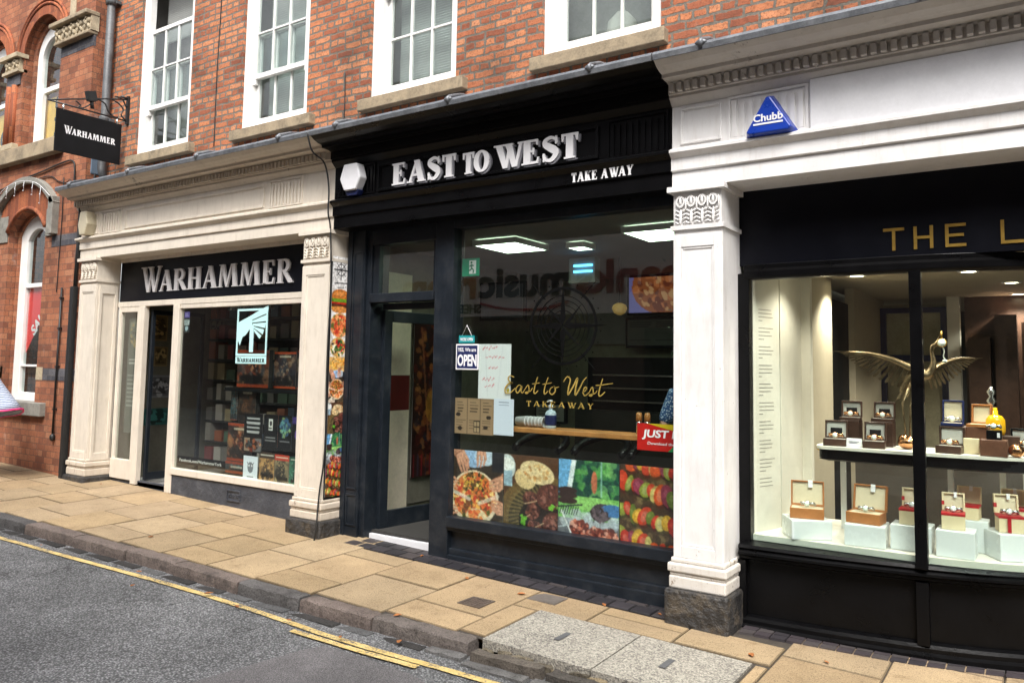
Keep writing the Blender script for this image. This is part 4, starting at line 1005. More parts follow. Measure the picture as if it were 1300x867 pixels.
# room behind
room(t, -5.9, -1.95, .36, 4.6, .04, 2.86, 'room_olive', 'room_ceiling')
m = MB(); m.box(-5.895, -5.86, .45, 1.32, .04, 1.12); m.box(-5.895, -5.86, .45, 1.32, 1.5, 2.6); m.build('wall_boarding', M('pale ash boarding', (.8, .72, .56), .6, .12, 3), t)
m = MB(); m.box(-5.895, -5.862, .45, 1.32, 1.125, 1.495); m.build('wall_band', M('dark red board', (.14, .012, .01), .5), t)
m = MB(); m.box(-5.4, -2.2, 4.5, 4.55, 1.95, 2.86); m.build('menu_bulkhead', 'room_grey', t)
m = MB(); m.box(-4.9, -2.4, 3.3, 3.6, .04, 1.1); m.build('counter', 'room_dark', t)
# decals on the pane
m = MB(); cx, cz, y = -3.29, 1.945, .2565
m.disc(cx, cz, .295, .318, y, .2595); m.disc(cx, cz, .243, .249, y, .2595); m.disc(cx, cz, .205, .211, y, .2595); m.disc(cx, cz, .165, .17, y, .2595); m.disc(cx, cz, .12, .128, y, .2595)
for k in range(8):
    a = k*math.pi/4; r_ = .335 if k % 2 == 0 else .25; 
    if k == 2: r_ = .41
    u = (math.sin(a), math.cos(a)); n_ = (u[1], -u[0]); q = .045 if k % 2 == 0 else .035
    b2 = (cx+.07*math.sin(a+math.pi/8)*1.0, cz+.07*math.cos(a+math.pi/8)); b3 = (cx+.07*math.sin(a-math.pi/8), cz+.07*math.cos(a-math.pi/8))
    m.prism([(cx, cz), b2, (cx+u[0]*r_, cz+u[1]*r_)], y-.0004*(k % 2), .2595)
    m.prism([(cx+.006*u[0], cz+.006*u[1]), (cx+u[0]*r_, cz+u[1]*r_), b3, ], y-.0008, .2592) if k % 2 == 0 else None
    if k % 2: m.box(cx+u[0]*.33-.09, cx+u[0]*.33+.09, y, .2595, cz+u[1]*.4-.003, cz+u[1]*.4+.003, rot=(0, -math.atan2(u[1], u[0]), 0))
for k in range(24):
    a = 2*math.pi*k/24+.13; m.disc(cx+.35*math.cos(a), cz+.35*math.sin(a), 0, .006, y, .2595, 8)
m.build('compass_decal', 'black_film', pane)
m = MB(); y = .2575; dp = .002
def scr(pts, w0, w1=None):
    c_ = [(p.x, p.y) for p in catmull([(a*1.0, q_*1.0, 0) for a, q_ in pts], 7)]; n_ = len(c_)
    ws = [w0+((w1 or w0)-w0)*math.sin(math.pi*i/(n_-1)) for i in range(n_)]
    ribbon(m, [(X0+a*K, Z0+(q_+.0*a)*K) for a, q_ in c_], [v*K for v in ws], y, dp)
X0, Z0, K = -3.86, 1.39, .137
scr([(.75, .95), (.45, 1.05), (.3, .85), (.5, .62), (.62, .6), (.35, .55), (.08, .25), (.15, -.02), (.5, .02), (.85, .3)], .05, .1)      # E
scr([(1.3, .42), (1.1, .48), (.9, .25), (.95, .03), (1.12, .08), (1.32, .42), (1.27, .1), (1.4, .04), (1.55, .25)], .04, .08)         # a
scr([(1.55, .25), (1.78, .5), (1.85, .2), (1.72, .0), (1.58, .06), (1.95, .15), (2.1, .35)], .04, .07)                                 # s
scr([(2.45, 1.0), (2.28, .5), (2.2, .1), (2.3, .02), (2.5, .2)], .05, .08); scr([(2.08, .58), (2.35, .62), (2.62, .66)], .035, .05)     # t
scr([(3.2, 1.0), (3.0, .5), (2.92, .1), (3.02, .02), (3.2, .2)], .05, .08); scr([(2.8, .58), (3.1, .62), (3.45, .68)], .035, .05)
scr([(3.6, .45), (3.38, .35), (3.32, .1), (3.5, .0), (3.7, .2), (3.65, .42), (3.55, .48), (3.72, .4), (3.95, .45)], .04, .08)           # o
scr([(4.25, .75), (4.5, 1.05), (4.72, .9), (4.6, .4), (4.58, .02), (4.85, .4), (5.2, .98), (5.08, .4), (5.08, .02), (5.35, .4), (5.6, .85), (5.8, 1.05)], .05, .1)   # W
scr([(5.55, .2), (5.75, .3), (5.8, .46), (5.66, .44), (5.58, .15), (5.72, .0), (5.98, .2)], .04, .07)                                  # e
scr([(5.98, .2), (6.18, .5), (6.24, .2), (6.12, .0), (5.98, .05), (6.35, .15), (6.5, .32)], .04, .07)
scr([(6.85, 1.0), (6.68, .5), (6.6, .1), (6.72, .02), (7.0, .25)], .05, .08); scr([(6.4, .6), (6.8, .64), (7.5, .75)], .035, .05)
m.build('script_lettering', 'gold_film', pane)
m = MB(); serif_text(m, 'TAKEAWAY', -3.63, 1.285, .046, .2575, .002, hv=.15, th=.07, sf=.04, st=.06, width=.63, gap=.3); m.build('takeaway_lettering', 'gold_film', pane)
# ---------------------------------------------------------------- white shopfront
t = thing('shopfront', 'white and black shopfront with gold lettering and a curved display window', 'shopfront', (-.8, 0, 0))
LS = t
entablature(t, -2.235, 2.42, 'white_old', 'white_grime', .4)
pilaster(t, -2.225, -1.865, -.13, .115, .3, .4, 'white_old'); pilaster(t, 2.03, 2.39, -.3, .115, .3, .4, 'white_old')
panel(t, -2.17, -1.87, 3.215, 3.475, 'white_old', wd=.014); reeds(t, -1.8, -1.3, 3.21, 3.48, 'white_old', 9)
m = MB(); m.box(-1.265, 1.2, -.03, .01, 3.165, 3.515); m.build('blank_board', 'white_plastic', t, .004)
m = MB(); m.box(-1.865, 2.03, .36, .42, 2.36, 2.905); sb = m.build('sign_board', 'navy', t)
m = MB(); y, z0, z1 = .352, 2.405, 2.552; s_ = .019
m.box(-.905, -.78, y, .362, z1-s_, z1); m.box(-.852, -.833, y, .362, z0, z1-s_)
m.box(-.725, -.706, y, .362, z0, z1); m.box(-.632, -.613, y, .362, z0, z1); m.box(-.706, -.632, y, .362, 2.47, 2.488)
m.box(-.545, -.526, y, .362, z0, z1); m.box(-.526, -.43, y, .362, z0, z0+s_); m.box(-.526, -.43, y, .362, z1-s_, z1); m.box(-.526, -.442, y, .362, 2.47, 2.488)
m.box(-.245, -.226, y, .362, z0, z1); m.box(-.226, -.125, y, .362, z0, z0+s_)
m.build('lettering', 'gold', sb)
GC = [(-1.82, .345), (-1.3, .34), (-.72, .34), (-.45, .375), (-.2, .455), (0, .57), (.15, .75), (.23, 1.0), (.26, 1.4)]
BC = [(-1.84, .215), (-1.28, .25), (-.76, .325), (-.42, .41), (-.15, .52), (.05, .64), (.2, .82), (.29, 1.02), (.32, 1.4)]
def curve_sweep(mb, path, prof):
    """prof: closed list of (outward offset, z) carried along a plan path"""
    c_ = catmull([(a, q_, 0) for a, q_ in path], 6); n_ = len(c_); k_ = len(prof); vs = []
    for i in range(n_):
        d = (c_[min(n_-1, i+1)]-c_[max(0, i-1)]).normalized(); o_ = Vector((d.y, -d.x, 0))
        for po, pz in prof: q = c_[i]+o_*po; vs.append((q.x, q.y, pz))
    fs = [(i*k_+j, (i+1)*k_+j, (i+1)*k_+(j+1) % k_, i*k_+(j+1) % k_) for i in range(n_-1) for j in range(k_)]
    fs += [tuple(range(k_)), tuple((n_-1)*k_+j for j in reversed(range(k_)))]
    return mb.add(vs, fs)
m = MB(); curve_sweep(m, GC, [(.03, 2.255), (.045, 2.27), (.045, 2.31), (.03, 2.33), (.03, 2.362), (-.05, 2.362), (-.05, 2.255)]); m.box(-1.865, -1.785, .31, .4, .3, 2.3); m.box(-.755, -.685, .3, .37, .4, 2.27); m.build('window_frame', 'black', t, .004)
m = MB(); curve_sweep(m, GC, [(0, .4), (0, 2.27), (-.006, 2.27), (-.006, .4)]); m.build('pane', 'glass', t)
m = MB(); curve_sweep(m, BC, [(-.09, .425), (.0, .42), (.01, .4), (-.005, .385), (.012, .37), (.012, .355), (-.015, .34), (-.015, .325), (-.06, .31), (-.2, .31), (-.2, .425)]); m.build('sill', 'black', t)
m = MB(); curve_sweep(m, BC, [(-.08, .31), (-.08, -.06), (-.03, -.065), (-.02, -.085), (-.02, -.11), (0, -.125), (0, -.5), (-.2, -.5), (-.2, .31)]); m.box(-.76, -.69, .345, .42, -.07, .31); m.box(-1.86, -1.8, .24, .4, -.07, .31); m.build('stall_riser', 'black', t)
m = MB(); curve_sweep(m, GC, [(-.012, .42), (-.012, .468), (-.03, .468), (-.03, .42)]); m.build('edge_trim', 'glass_sash', t)
m = MB(); fl = [(a, q_+.02) for a, q_ in GC]; c_ = [(p.x, p.y) for p in catmull([(a, q_, 0) for a, q_ in fl], 4)] + [(-.2, 1.45), (-1.72, 1.3)]
m.prism([(a, q_) for a, q_ in c_], .43, .47, map=lambda v: (v[0], v[2], v[1])); m.build('display_floor', 'room_cream', t)
# interior of the jeweller
i = MB(); i.box(-2.0, 3, 7, 7.02, -.1, 2.5); i.box(3, 3.02, .4, 7, -.1, 2.5); i.build('interior_wall', 'room_dark', t)
i = MB(); i.box(-1.9, 3, .38, 7, 2.46, 2.5); i.build('interior_ceiling', 'room_beige', t)
i = MB(); i.box(-1.9, 3, 1.4, 7, -.12, -.1); i.build('interior_floor', 'room_dark', t)
i = MB(); i.add([(-1.79, .4, .47), (-1.69, .72, .47), (-1.69, .72, 2.46), (-1.79, .4, 2.46), (-1.85, .4, .47), (-1.75, .74, .47), (-1.75, .74, 2.46), (-1.85, .4, 2.46)], [(0, 1, 2, 3), (5, 4, 7, 6), (0, 4, 5, 1), (3, 2, 6, 7), (0, 3, 7, 4), (1, 5, 6, 2)]); sp = i.build('side_panel', 'room_cream', t)
i = MB(); i.box(-1.75, -1.69, .745, 1.35, .45, 2.46); i.box(-1.75, -1.62, 1.35, 1.42, -.1, 2.46); i.build('white_panel', 'room_cream', t)
i = MB(); i.box(-1.75, -1.66, 1.42, 2.3, -.1, 2.46); i.box(-1.75, -1.66, 3.3, 5.0, -.1, 2.46); i.box(-1.0, -.86, 5.0, 5.14, -.1, 2.46) if False else None; i.build('beige_wall', 'room_beige', t)
i = MB(); i.box(-1.76, -1.72, 2.3, 3.3, -.1, 2.3); i.build('doorway', 'black_matt', t)
i = MB(); i.box(-.96, -.84, 4.6, 4.75, -.1, 2.46); i.build('column', 'room_cream', t)
i = MB(); i.box(-1.66, -1.0, 4.8, 4.85, -.1, 2.4); i.build('back_partition', 'room_olive', t)
i = MB(); i.frame(-1.66, -.98, -.1, 2.36, 4.74, 4.8, .06); i.box(-1.6, -1.04, 4.74, 4.8, 1.75, 1.82); i.build('partition_frame', 'navy_plastic', t)
i = MB()
for k in range(7): i.box(-.75+k*.24, -.75+k*.24+.2, 4.4+.05*(k % 3), 4.7, .6+.1*(k % 2), 2.0+.08*((k*3) % 4))
i.box(-.8, 2.6, 4.72, 4.75, -.1, 2.46); i.build('display_cabinet', 'wood_dark', t)
i = MB(); i.box(-1.3, .2, 1.36, 1.4, .45, 1.02); i.build('back_panel', M('dark taupe panel', (.06, .05, .042), .6), t)
sh = empty_part('display_shelf', t, (-.6, .8, 1.09))
m = MB(); SC = [(-1.42, 1.0), (-1.41, .62), (-1.2, .585), (-.75, .575), (-.4, .6), (-.1, .68), (.1, .8), (.15, 1.1)]
c_ = [(p.x, p.y) for p in catmull([(a, q_, 0) for a, q_ in SC], 4)]
m.prism(c_, 1.07, 1.09, map=lambda v: (v[0], v[2], v[1])); m.build('shelf_top', 'room_cream', sh)
m = MB(); curve_sweep(m, SC, [(-.02, 1.069), (-.02, 1.0), (-.09, .985), (-.09, 1.069)]); m.build('shelf_edge', 'black', sh)
for lx, ly in ((-1.33, .98), (-.62, .85), (-.33, 1.05), (-.2, 1.15), (-.1, .95)):
    m = MB(); m.box(lx, lx+.035, ly, ly+.035, .47, 1.0); m.build('shelf_leg', 'perspex', sh)
m = MB(); m.tube([(-1.44, .86, 1.06), (-1.44, .82, 1.06)], .022, 10); m.build('bracket_knob', 'gold', sh)
m = MB()
for k in range(48):
    if k % 5 == 4: continue
    z = 2.05-k*.027; wd = .2*random.uniform(.75, 1) if k % 5 < 3 else .2*random.uniform(.2, .5); a = .45+.02; e = a+wd*.9
    f_ = lambda yy: -1.79+(yy-.4)*(.1/.32)+.0012
    m.add([(f_(a), a, z), (f_(e), e, z), (f_(e), e, z+.006), (f_(a), a, z+.006)], [(0, 1, 2, 3)])
m.build('printed_text', M('grey print', (.3, .28, .25), .7), sp, fix=False)

# ================================================================== ACROSS THE STREET (seen in the glass)
t = thing('opposite_building', 'pale rendered building across the street, seen only as a reflection in the shop glass', 'building', (-6, -8.2, 0))
OY = -8.2
oh = [(x, 5.2, x+1.1, 7.0) for x in (-19, -16, -13, -10, -7, -4, -1, 2, 5)]
b = MB(); b.prism([(-26, -.5), (14, -.5), (14, 8.6), (-26, 8.6)], OY-.3, OY, holes=[[(a, c), (d, c), (d, e), (a, e)] for a, c, d, e in oh]+[[(x, .4), (x+3.4, .4), (x+3.4, 2.4), (x, 2.4)] for x in (-20, -15.5, -11, -6.5, -2, 2.5, 7)]); b.build('wall', M('opposite brick', (.11, .075, .06), .8, .2), t)
b = MB(); b.box(-26, 14, OY-9, OY-.3, 8.55, 8.6); b.build('roof', 'lead', t)
b = MB(); b.box(-26, 14, OY-.9, OY-.8, 0, 7.5); b.build('interior_backing', 'room_dark', t)
b = MB(); b.box(-13.6, -5.2, OY, OY+.12, 2.7, 4.25); fb = b.build('fascia_board', M('pale fascia', (.8, .78, .74), .6, .06), t)
fl_ = lambda v: (-v[0], -v[1], v[2])
for txt, xl, wd, mt in (('banks', 5.62, 2.3, M('dark red letters', (.22, .01, .015), .5)), ('music', 8.05, 2.3, M('dark letters', (.03, .03, .035), .5)), ('room', 10.45, 2.2, 'wood')):
    b = MB(); bfont(b, txt, xl, 3.12, .66, -(OY+.15), .03, weight=.03, width=wd, mp=fl_); b.build('lettering', mt, fb)
b = MB(); bfont(b, 'SHEET MUSIC', 10.3, 2.78, .2, -(OY+.14), .02, weight=.02, mp=fl_); b.build('small_lettering', 'black_matt', fb)
b = MB(); ribbon(b, [(p.x, p.y) for p in catmull([(-10.3, 2.98, 0), (-9.6, 2.84, 0), (-8.7, 2.82, 0), (-8.1, 2.95, 0)], 8)], .05, OY+.13, .02); b.build('swoosh', 'ribbon', fb)
b = MB()
for x in (-20, -15.5, -11, -6.5, -2, 2.5, 7): b.frame(x, x+3.4, .4, 2.4, OY-.2, OY-.05, .09); b.box(x+1.65, x+1.75, OY-.2, OY-.05, .49, 2.31)
b.build('shop_window_frame', 'charcoal', t)

# ================================================================== STREET OBJECTS
# hanging sign
t = thing('hanging_sign', 'black board hanging from a scrolled iron bracket with the shop name in white', 'sign', (-9.85, .2, 4.7))
m = MB(); m.box(-9.868, -9.842, -.68, .13, 4.11, 4.635); bd = m.build('board', 'black_matt', t, .003)
m = MB(); mp = lambda v: (-9.85-v[1], v[0], v[2])
serif_text(m, 'Warhammer', -.585, 4.345, .098, -.009, .003, hv=.2, th=.09, sf=.05, st=.05, width=.64, small=.78, gap=.05, mp=mp); m.build('lettering', 'letter_white', bd)
m = MB(); x = -9.855
m.tube([(x, -.78, 4.70), (x, .2, 4.70)], .011, 6); m.tube([(x, -.78, 4.70), (x, -.5, 4.79), (x, -.1, 4.91), (x, .2, 4.99)], .010, 6); m.box(x-.02, x+.02, .185, .218, 4.66, 5.03)
m.tube([(x, .22, 5.0), (x, .1, 5.0)], .014, 6)
def scroll(pts, r=.009): m.tube([(x, p.x, p.y) for p in catmull([(a, c, 0) for a, c in pts], 6)], r, 6)
scroll([(-.46, 4.78), (-.4, 4.74), (-.42, 4.71), (-.36, 4.72), (-.27, 4.8), (-.22, 4.87)]); scroll([(-.2, 4.88), (-.1, 4.85), (-.05, 4.76), (.02, 4.715), (.08, 4.72)]); scroll([(-.02, 4.93), (.08, 4.9), (.14, 4.84), (.12, 4.76), (.18, 4.71)])
scroll([(.02, 4.98), (.12, 4.97), (.18, 4.88)])
m.build('bracket', 'iron', t)
m = MB()
for yy in (-.6, .07): m.tube([(x, yy, 4.70), (x, yy, 4.62)], .014, 6)
m.build('hanger', 'steel', t)
m = MB(); m.box(x-.035, x+.035, -.33, -.22, 4.83, 4.95, rot=(R(15), 0, 0)); m.tube([(x, -.27, 4.84), (x, -.25, 4.74)], .022, 8); m.build('spot_lamp', 'iron', t)
# pipes and wires
t = thing('drainpipe', 'grey iron drainpipe running down the old brick wall behind the hanging sign', 'pipe', (-10.27, .13, 4.0))
m = MB(); m.tube([(-10.27, .13, 8), (-10.27, .13, 4.45), (-10.27, .13, 4.1), (-10.2, .13, 3.95)], .052, 14); m.build('pipe', 'pipe_grey', t)
for z in (6.33, 4.72):
    m = MB(); m.lathe([(.054, 0), (.07, .005), (.07, .07), (.066, .09), (.054, .1)], (-10.27, .13, z), 16); m.box(-10.37, -10.17, .15, .21, z+.02, z+.06); m.build('collar', 'pipe_grey', t)
t = thing('junction_box', 'blue grey plastic box with loose black cables below it, beside the grey drainpipe', 'cable box', (-10.46, .12, 4.0))
m = MB(); m.box(-10.55, -10.41, .06, .2, 4.05, 4.42); m.build('casing', 'box_blue', t, .012)
m = MB(); 
for k in range(4): m.tube([(-10.5+.03*k, .12, 4.06), (-10.51+.04*k, .1, 3.98), (-10.45+.05*k, .09, 3.94-.01*k), (-10.5+.02*k, .08, 3.9)], .012, 6)
m.build('cable_tail', 'cable', t)
t = thing('cable_duct', 'black square duct with thin cables above it, running up beside the cream shopfront', 'cable duct', (-10.45, -.03, .1))
m = MB(); m.box(-10.49, -10.41, -.07, -.003, .06, 2.55); m.build('duct', 'iron', t, .005)
m = MB(); m.tube([(-10.46, -.03, 2.5), (-10.45, -.03, 3.0), (-10.44, -.03, 3.55)], .018, 8); m.tube([(-10.43, -.03, 2.5), (-10.425, -.03, 3.1), (-10.41, -.05, 3.6)], .014, 8); m.build('cables', 'cable', t)
t = thing('conduit', 'thin black rod with a round weight at its foot, fixed to the red brick wall', 'pipe', (-10.78, -.03, .6))
m = MB(); m.tube([(-10.78, -.03, .62), (-10.78, -.03, 2.55)], .014, 8); m.build('rod', 'iron', t)
m = MB(); m.ell((-10.78, -.03, .6), (.035, .035, .05), 10, 8); m.build('weight', 'iron', t)
m = MB()
for z in (.95, 1.5, 2.0, 2.4): m.box(-10.8, -10.76, -.05, -.001, z, z+.025)
m.build('clip', 'iron', t)
def cable(label, pts, r=.009, n=6): 
    m = MB(); m.tube([tuple(p) for p in catmull(pts, n)], r, 6); return tag(m.build('cable', 'cable'), label, 'cable')
cable('thick black cable sagging across the red brick above the arched window', [(-15, -.02, 4.02), (-13, -.02, 4.06), (-12.3, -.02, 4.15), (-11.6, -.02, 4.2), (-10.95, -.02, 4.26), (-10.72, -.02, 4.24), (-10.66, -.02, 4.1), (-10.66, -.02, 3.75)], .011)
cable('thin black cable looping over the hood mould to the shop cornice', [(-13, -.015, 3.98), (-12.2, -.015, 4.07), (-11.4, -.015, 4.12), (-11.1, -.015, 4.02), (-10.9, -.015, 3.97), (-10.75, -.015, 3.98), (-10.72, -.015, 3.7)], .007)
cable('thin cable running down the red brick beside the label stop', [(-10.95, -.014, 4.05), (-10.93, -.014, 3.5), (-10.94, -.014, 3.0), (-10.95, -.014, 2.5)], .006)
cable('black cable running down between the first and second painted cornices', [(-5.73, -.36, 3.76), (-5.72, -.3, 3.6), (-5.725, -.14, 3.52), (-5.72, -.08, 3.3), (-5.715, -.08, 3.05), (-5.72, -.04, 2.9), (-5.71, -.02, 2.4), (-5.72, -.02, 1.6), (-5.71, -.02, .8), (-5.73, -.05, .4), (-5.7, -.1, .1), (-5.71, -.11, -.02)], .008)
cable('thin dark wire down the old brick between the narrow sash windows', [(-8.0, BY-.01, 8), (-7.98, BY-.01, 6), (-8.0, BY-.01, 5), (-7.99, BY-.01, 4.1)], .005)
cable('short wire hanging on the old brick beside the blinded sash window', [(-5.86, BY-.01, 4.55), (-5.85, BY-.01, 4.2), (-5.86, BY-.01, 3.95)], .005)
# string of fairy lights on the hood mould
m = MB(); pts = catmull([(-13.0, -.1, 3.7), (-12.5, -.11, 4.02), (-12.0, -.11, 4.1), (-11.5, -.11, 4.02), (-11.1, -.11, 3.8)], 10); m.tube([tuple(p) for p in pts], .004, 5)
for k in range(3, 38, 5):
    p = pts[k]; d = random.uniform(.12, .3); m.tube([tuple(p), (p.x+.01, p.y-.01, p.z-d*.5), (p.x, p.y, p.z-d)], .003, 4)
    for q in (.45, .95): m.ell((p.x, p.y-.01, p.z-d*q), (.006, .006, .01), 6, 4)
tag(m.build('fairy_lights', 'white_plastic'), 'string of small unlit fairy lights dangling from the stone hood mould', 'fairy lights')
# alarm boxes
t = thing('alarm_box', 'yellowed six-sided alarm box on the cream frieze', 'alarm box', (-10.2, -.02, 3.18))
hx = lambda cx, cz, w_, h_: [(cx-w_*.28, cz-h_*.5), (cx+w_*.28, cz-h_*.5), (cx+w_*.5, cz-h_*.05), (cx+w_*.32, cz+h_*.5), (cx-w_*.32, cz+h_*.5), (cx-w_*.5, cz-h_*.05)]
m = MB(); m.prism(hx(-10.17, 3.34, .22, .3), -.13, -.01); m.build('casing', 'cream_plastic', t, .012)
m = MB(); m.prism(hx(-10.17, 3.33, .23, .26), -.02, 0); m.build('back_plate', 'cream_plastic', t)
t = thing('alarm_box', 'white six-sided alarm box with a navy base on the black frieze', 'alarm box', (-5.45, -.02, 3.15))
m = MB(); m.prism(hx(-5.4, 3.355, .27, .25), -.12, -.02); m.build('casing', 'white_plastic', t, .014)
m = MB(); m.prism([(-5.46, 3.185), (-5.34, 3.185), (-5.31, 3.235), (-5.49, 3.235)], -.09, -.015); m.build('base', 'navy_plastic', t, .008)
t = thing('alarm_box', 'bright blue triangular alarm box with white lettering on the white frieze', 'alarm box', (-1.5, -.03, 3.16))
m = MB(); P0 = [(-1.69, 3.185), (-1.66, 3.16), (-1.37, 3.16), (-1.345, 3.19), (-1.5, 3.45), (-1.535, 3.45)]; m.prism(P0, -.02, 0)
P1 = [(-1.665, 3.2), (-1.645, 3.185), (-1.39, 3.185), (-1.37, 3.205), (-1.505, 3.425), (-1.53, 3.425)]
vs = [(a, -.1, c) for a, c in P1]+[(a, -.02, c) for a, c in P0]; m.add(vs, [(0, 1, 2, 3, 4, 5)]+[(6+k, 6+(k+1) % 6, (k+1) % 6, k) for k in range(6)]); m.build('casing', 'blue_plastic', t, .008)
m = MB(); bfont(m, 'Chubb', -1.615, 3.262, .05, -.103, .002, weight=.025, width=.195); m.box(-1.615, -1.42, -.103, -.101, 3.238, 3.25); m.build('lettering', 'letter_white', t)
# iron covers and leaves
for k, (c, lb) in enumerate(zip(COVERS, ('rusty patterned iron cover set in the paving', 'plain grey steel cover set in the paving against the threshold tiles'))):
    m = MB(); z = gz((c[0]+c[1])/2, (c[2]+c[3])/2)+.004
    m.box(c[0], c[1], c[2], c[3], z-.02, z)
    if k == 0:
        for i in range(6):
            for j in range(6): m.box(c[0]+.02+.028*i, c[0]+.04+.028*i, c[2]+.02+.028*j, c[2]+.038+.028*j, z, z+.004, rot=(0, 0, R(45)))
    tag(m.build('access_cover', M('iron cover %d' % k, (.1, .075, .06) if k == 0 else (.14, .12, .105), .6, .3, 30, .4)), lb, 'cover')
for k, (x, y) in enumerate([(-3.55, -1.32), (-3.9, -1.5), (-4.9, -1.55), (-5.3, -1.5), (-6.2, -1.52), (-7.6, -1.62), (-4.4, -1.5), (-3.35, -.2), (-3.9, -.15), (-2.75, -.02), (-2.35, .05), (-4.6, .12), (-6.9, -1.0), (-1.6, -.28), (-5.9, -1.75), (-9.7, .05), (-3.75, -1.12), (-1.2, -.1)]):
    m = MB(); z = (gz(x, y)+.004) if y > kerb_y(x)+.02 else gr(x, y)+.03; a = random.uniform(0, 6); s_ = random.uniform(.016, .03)
    out = [(1.3, 0), (.5, .45), (-.2, .6), (-1, .3), (-1.2, 0), (-1, -.3), (-.2, -.6), (.5, -.45)]
    vs = [(x+s_*(p*math.cos(a)-q*math.sin(a)), y+s_*(p*math.sin(a)+q*math.cos(a)), z+s_*(.25*abs(q)+random.uniform(0, .25))) for p, q in out]+[(x, y, z)]
    vs += [(p[0], p[1], p[2]+.0015) for p in vs]
    m.add(vs, [(i, (i+1) % 8, 8) for i in range(8)]+[(9+(i+1) % 8, 9+i, 17) for i in range(8)])
    tag(m.build('fallen_leaf', 'leaf'), 'small dry orange leaf lying in the gutter or on the paving', 'leaf', 'fallen leaves')

# ---------------------------------------------------------------- people
def skin_mesh(name, pts, edges, rad, mat, parent, sub=2):
    me = bpy.data.meshes.new(name); off = Vector((0, 0, 0)); q = parent
    while q is not None: off += q.location; q = q.parent
    me.from_pydata([tuple(Vector(p)-off) for p in pts], edges, [])
    o = bpy.data.objects.new(name, me); COL.objects.link(o)
    sk = o.modifiers.new('skin', 'SKIN'); sk.use_smooth_shade = True; o.modifiers.new('sub', 'SUBSURF').levels = sub; o.modifiers['sub'].render_levels = sub
    lay = me.skin_vertices[0].data
    for i, r in enumerate(rad): lay[i].radius = (r, r) if isinstance(r, (int, float)) else r
    lay[0].use_root = True
    dg = bpy.context.evaluated_depsgraph_get(); m2 = bpy.data.meshes.new_from_object(o.evaluated_get(dg)); m2.name = name
    bpy.data.objects.remove(o); bpy.data.meshes.remove(me)
    m2.materials.clear(); m2.materials.append(X[mat] if isinstance(mat, str) else mat)
    for p in m2.polygons: p.use_smooth = True
    o = bpy.data.objects.new(name, m2); COL.objects.link(o); o.parent = parent; return o
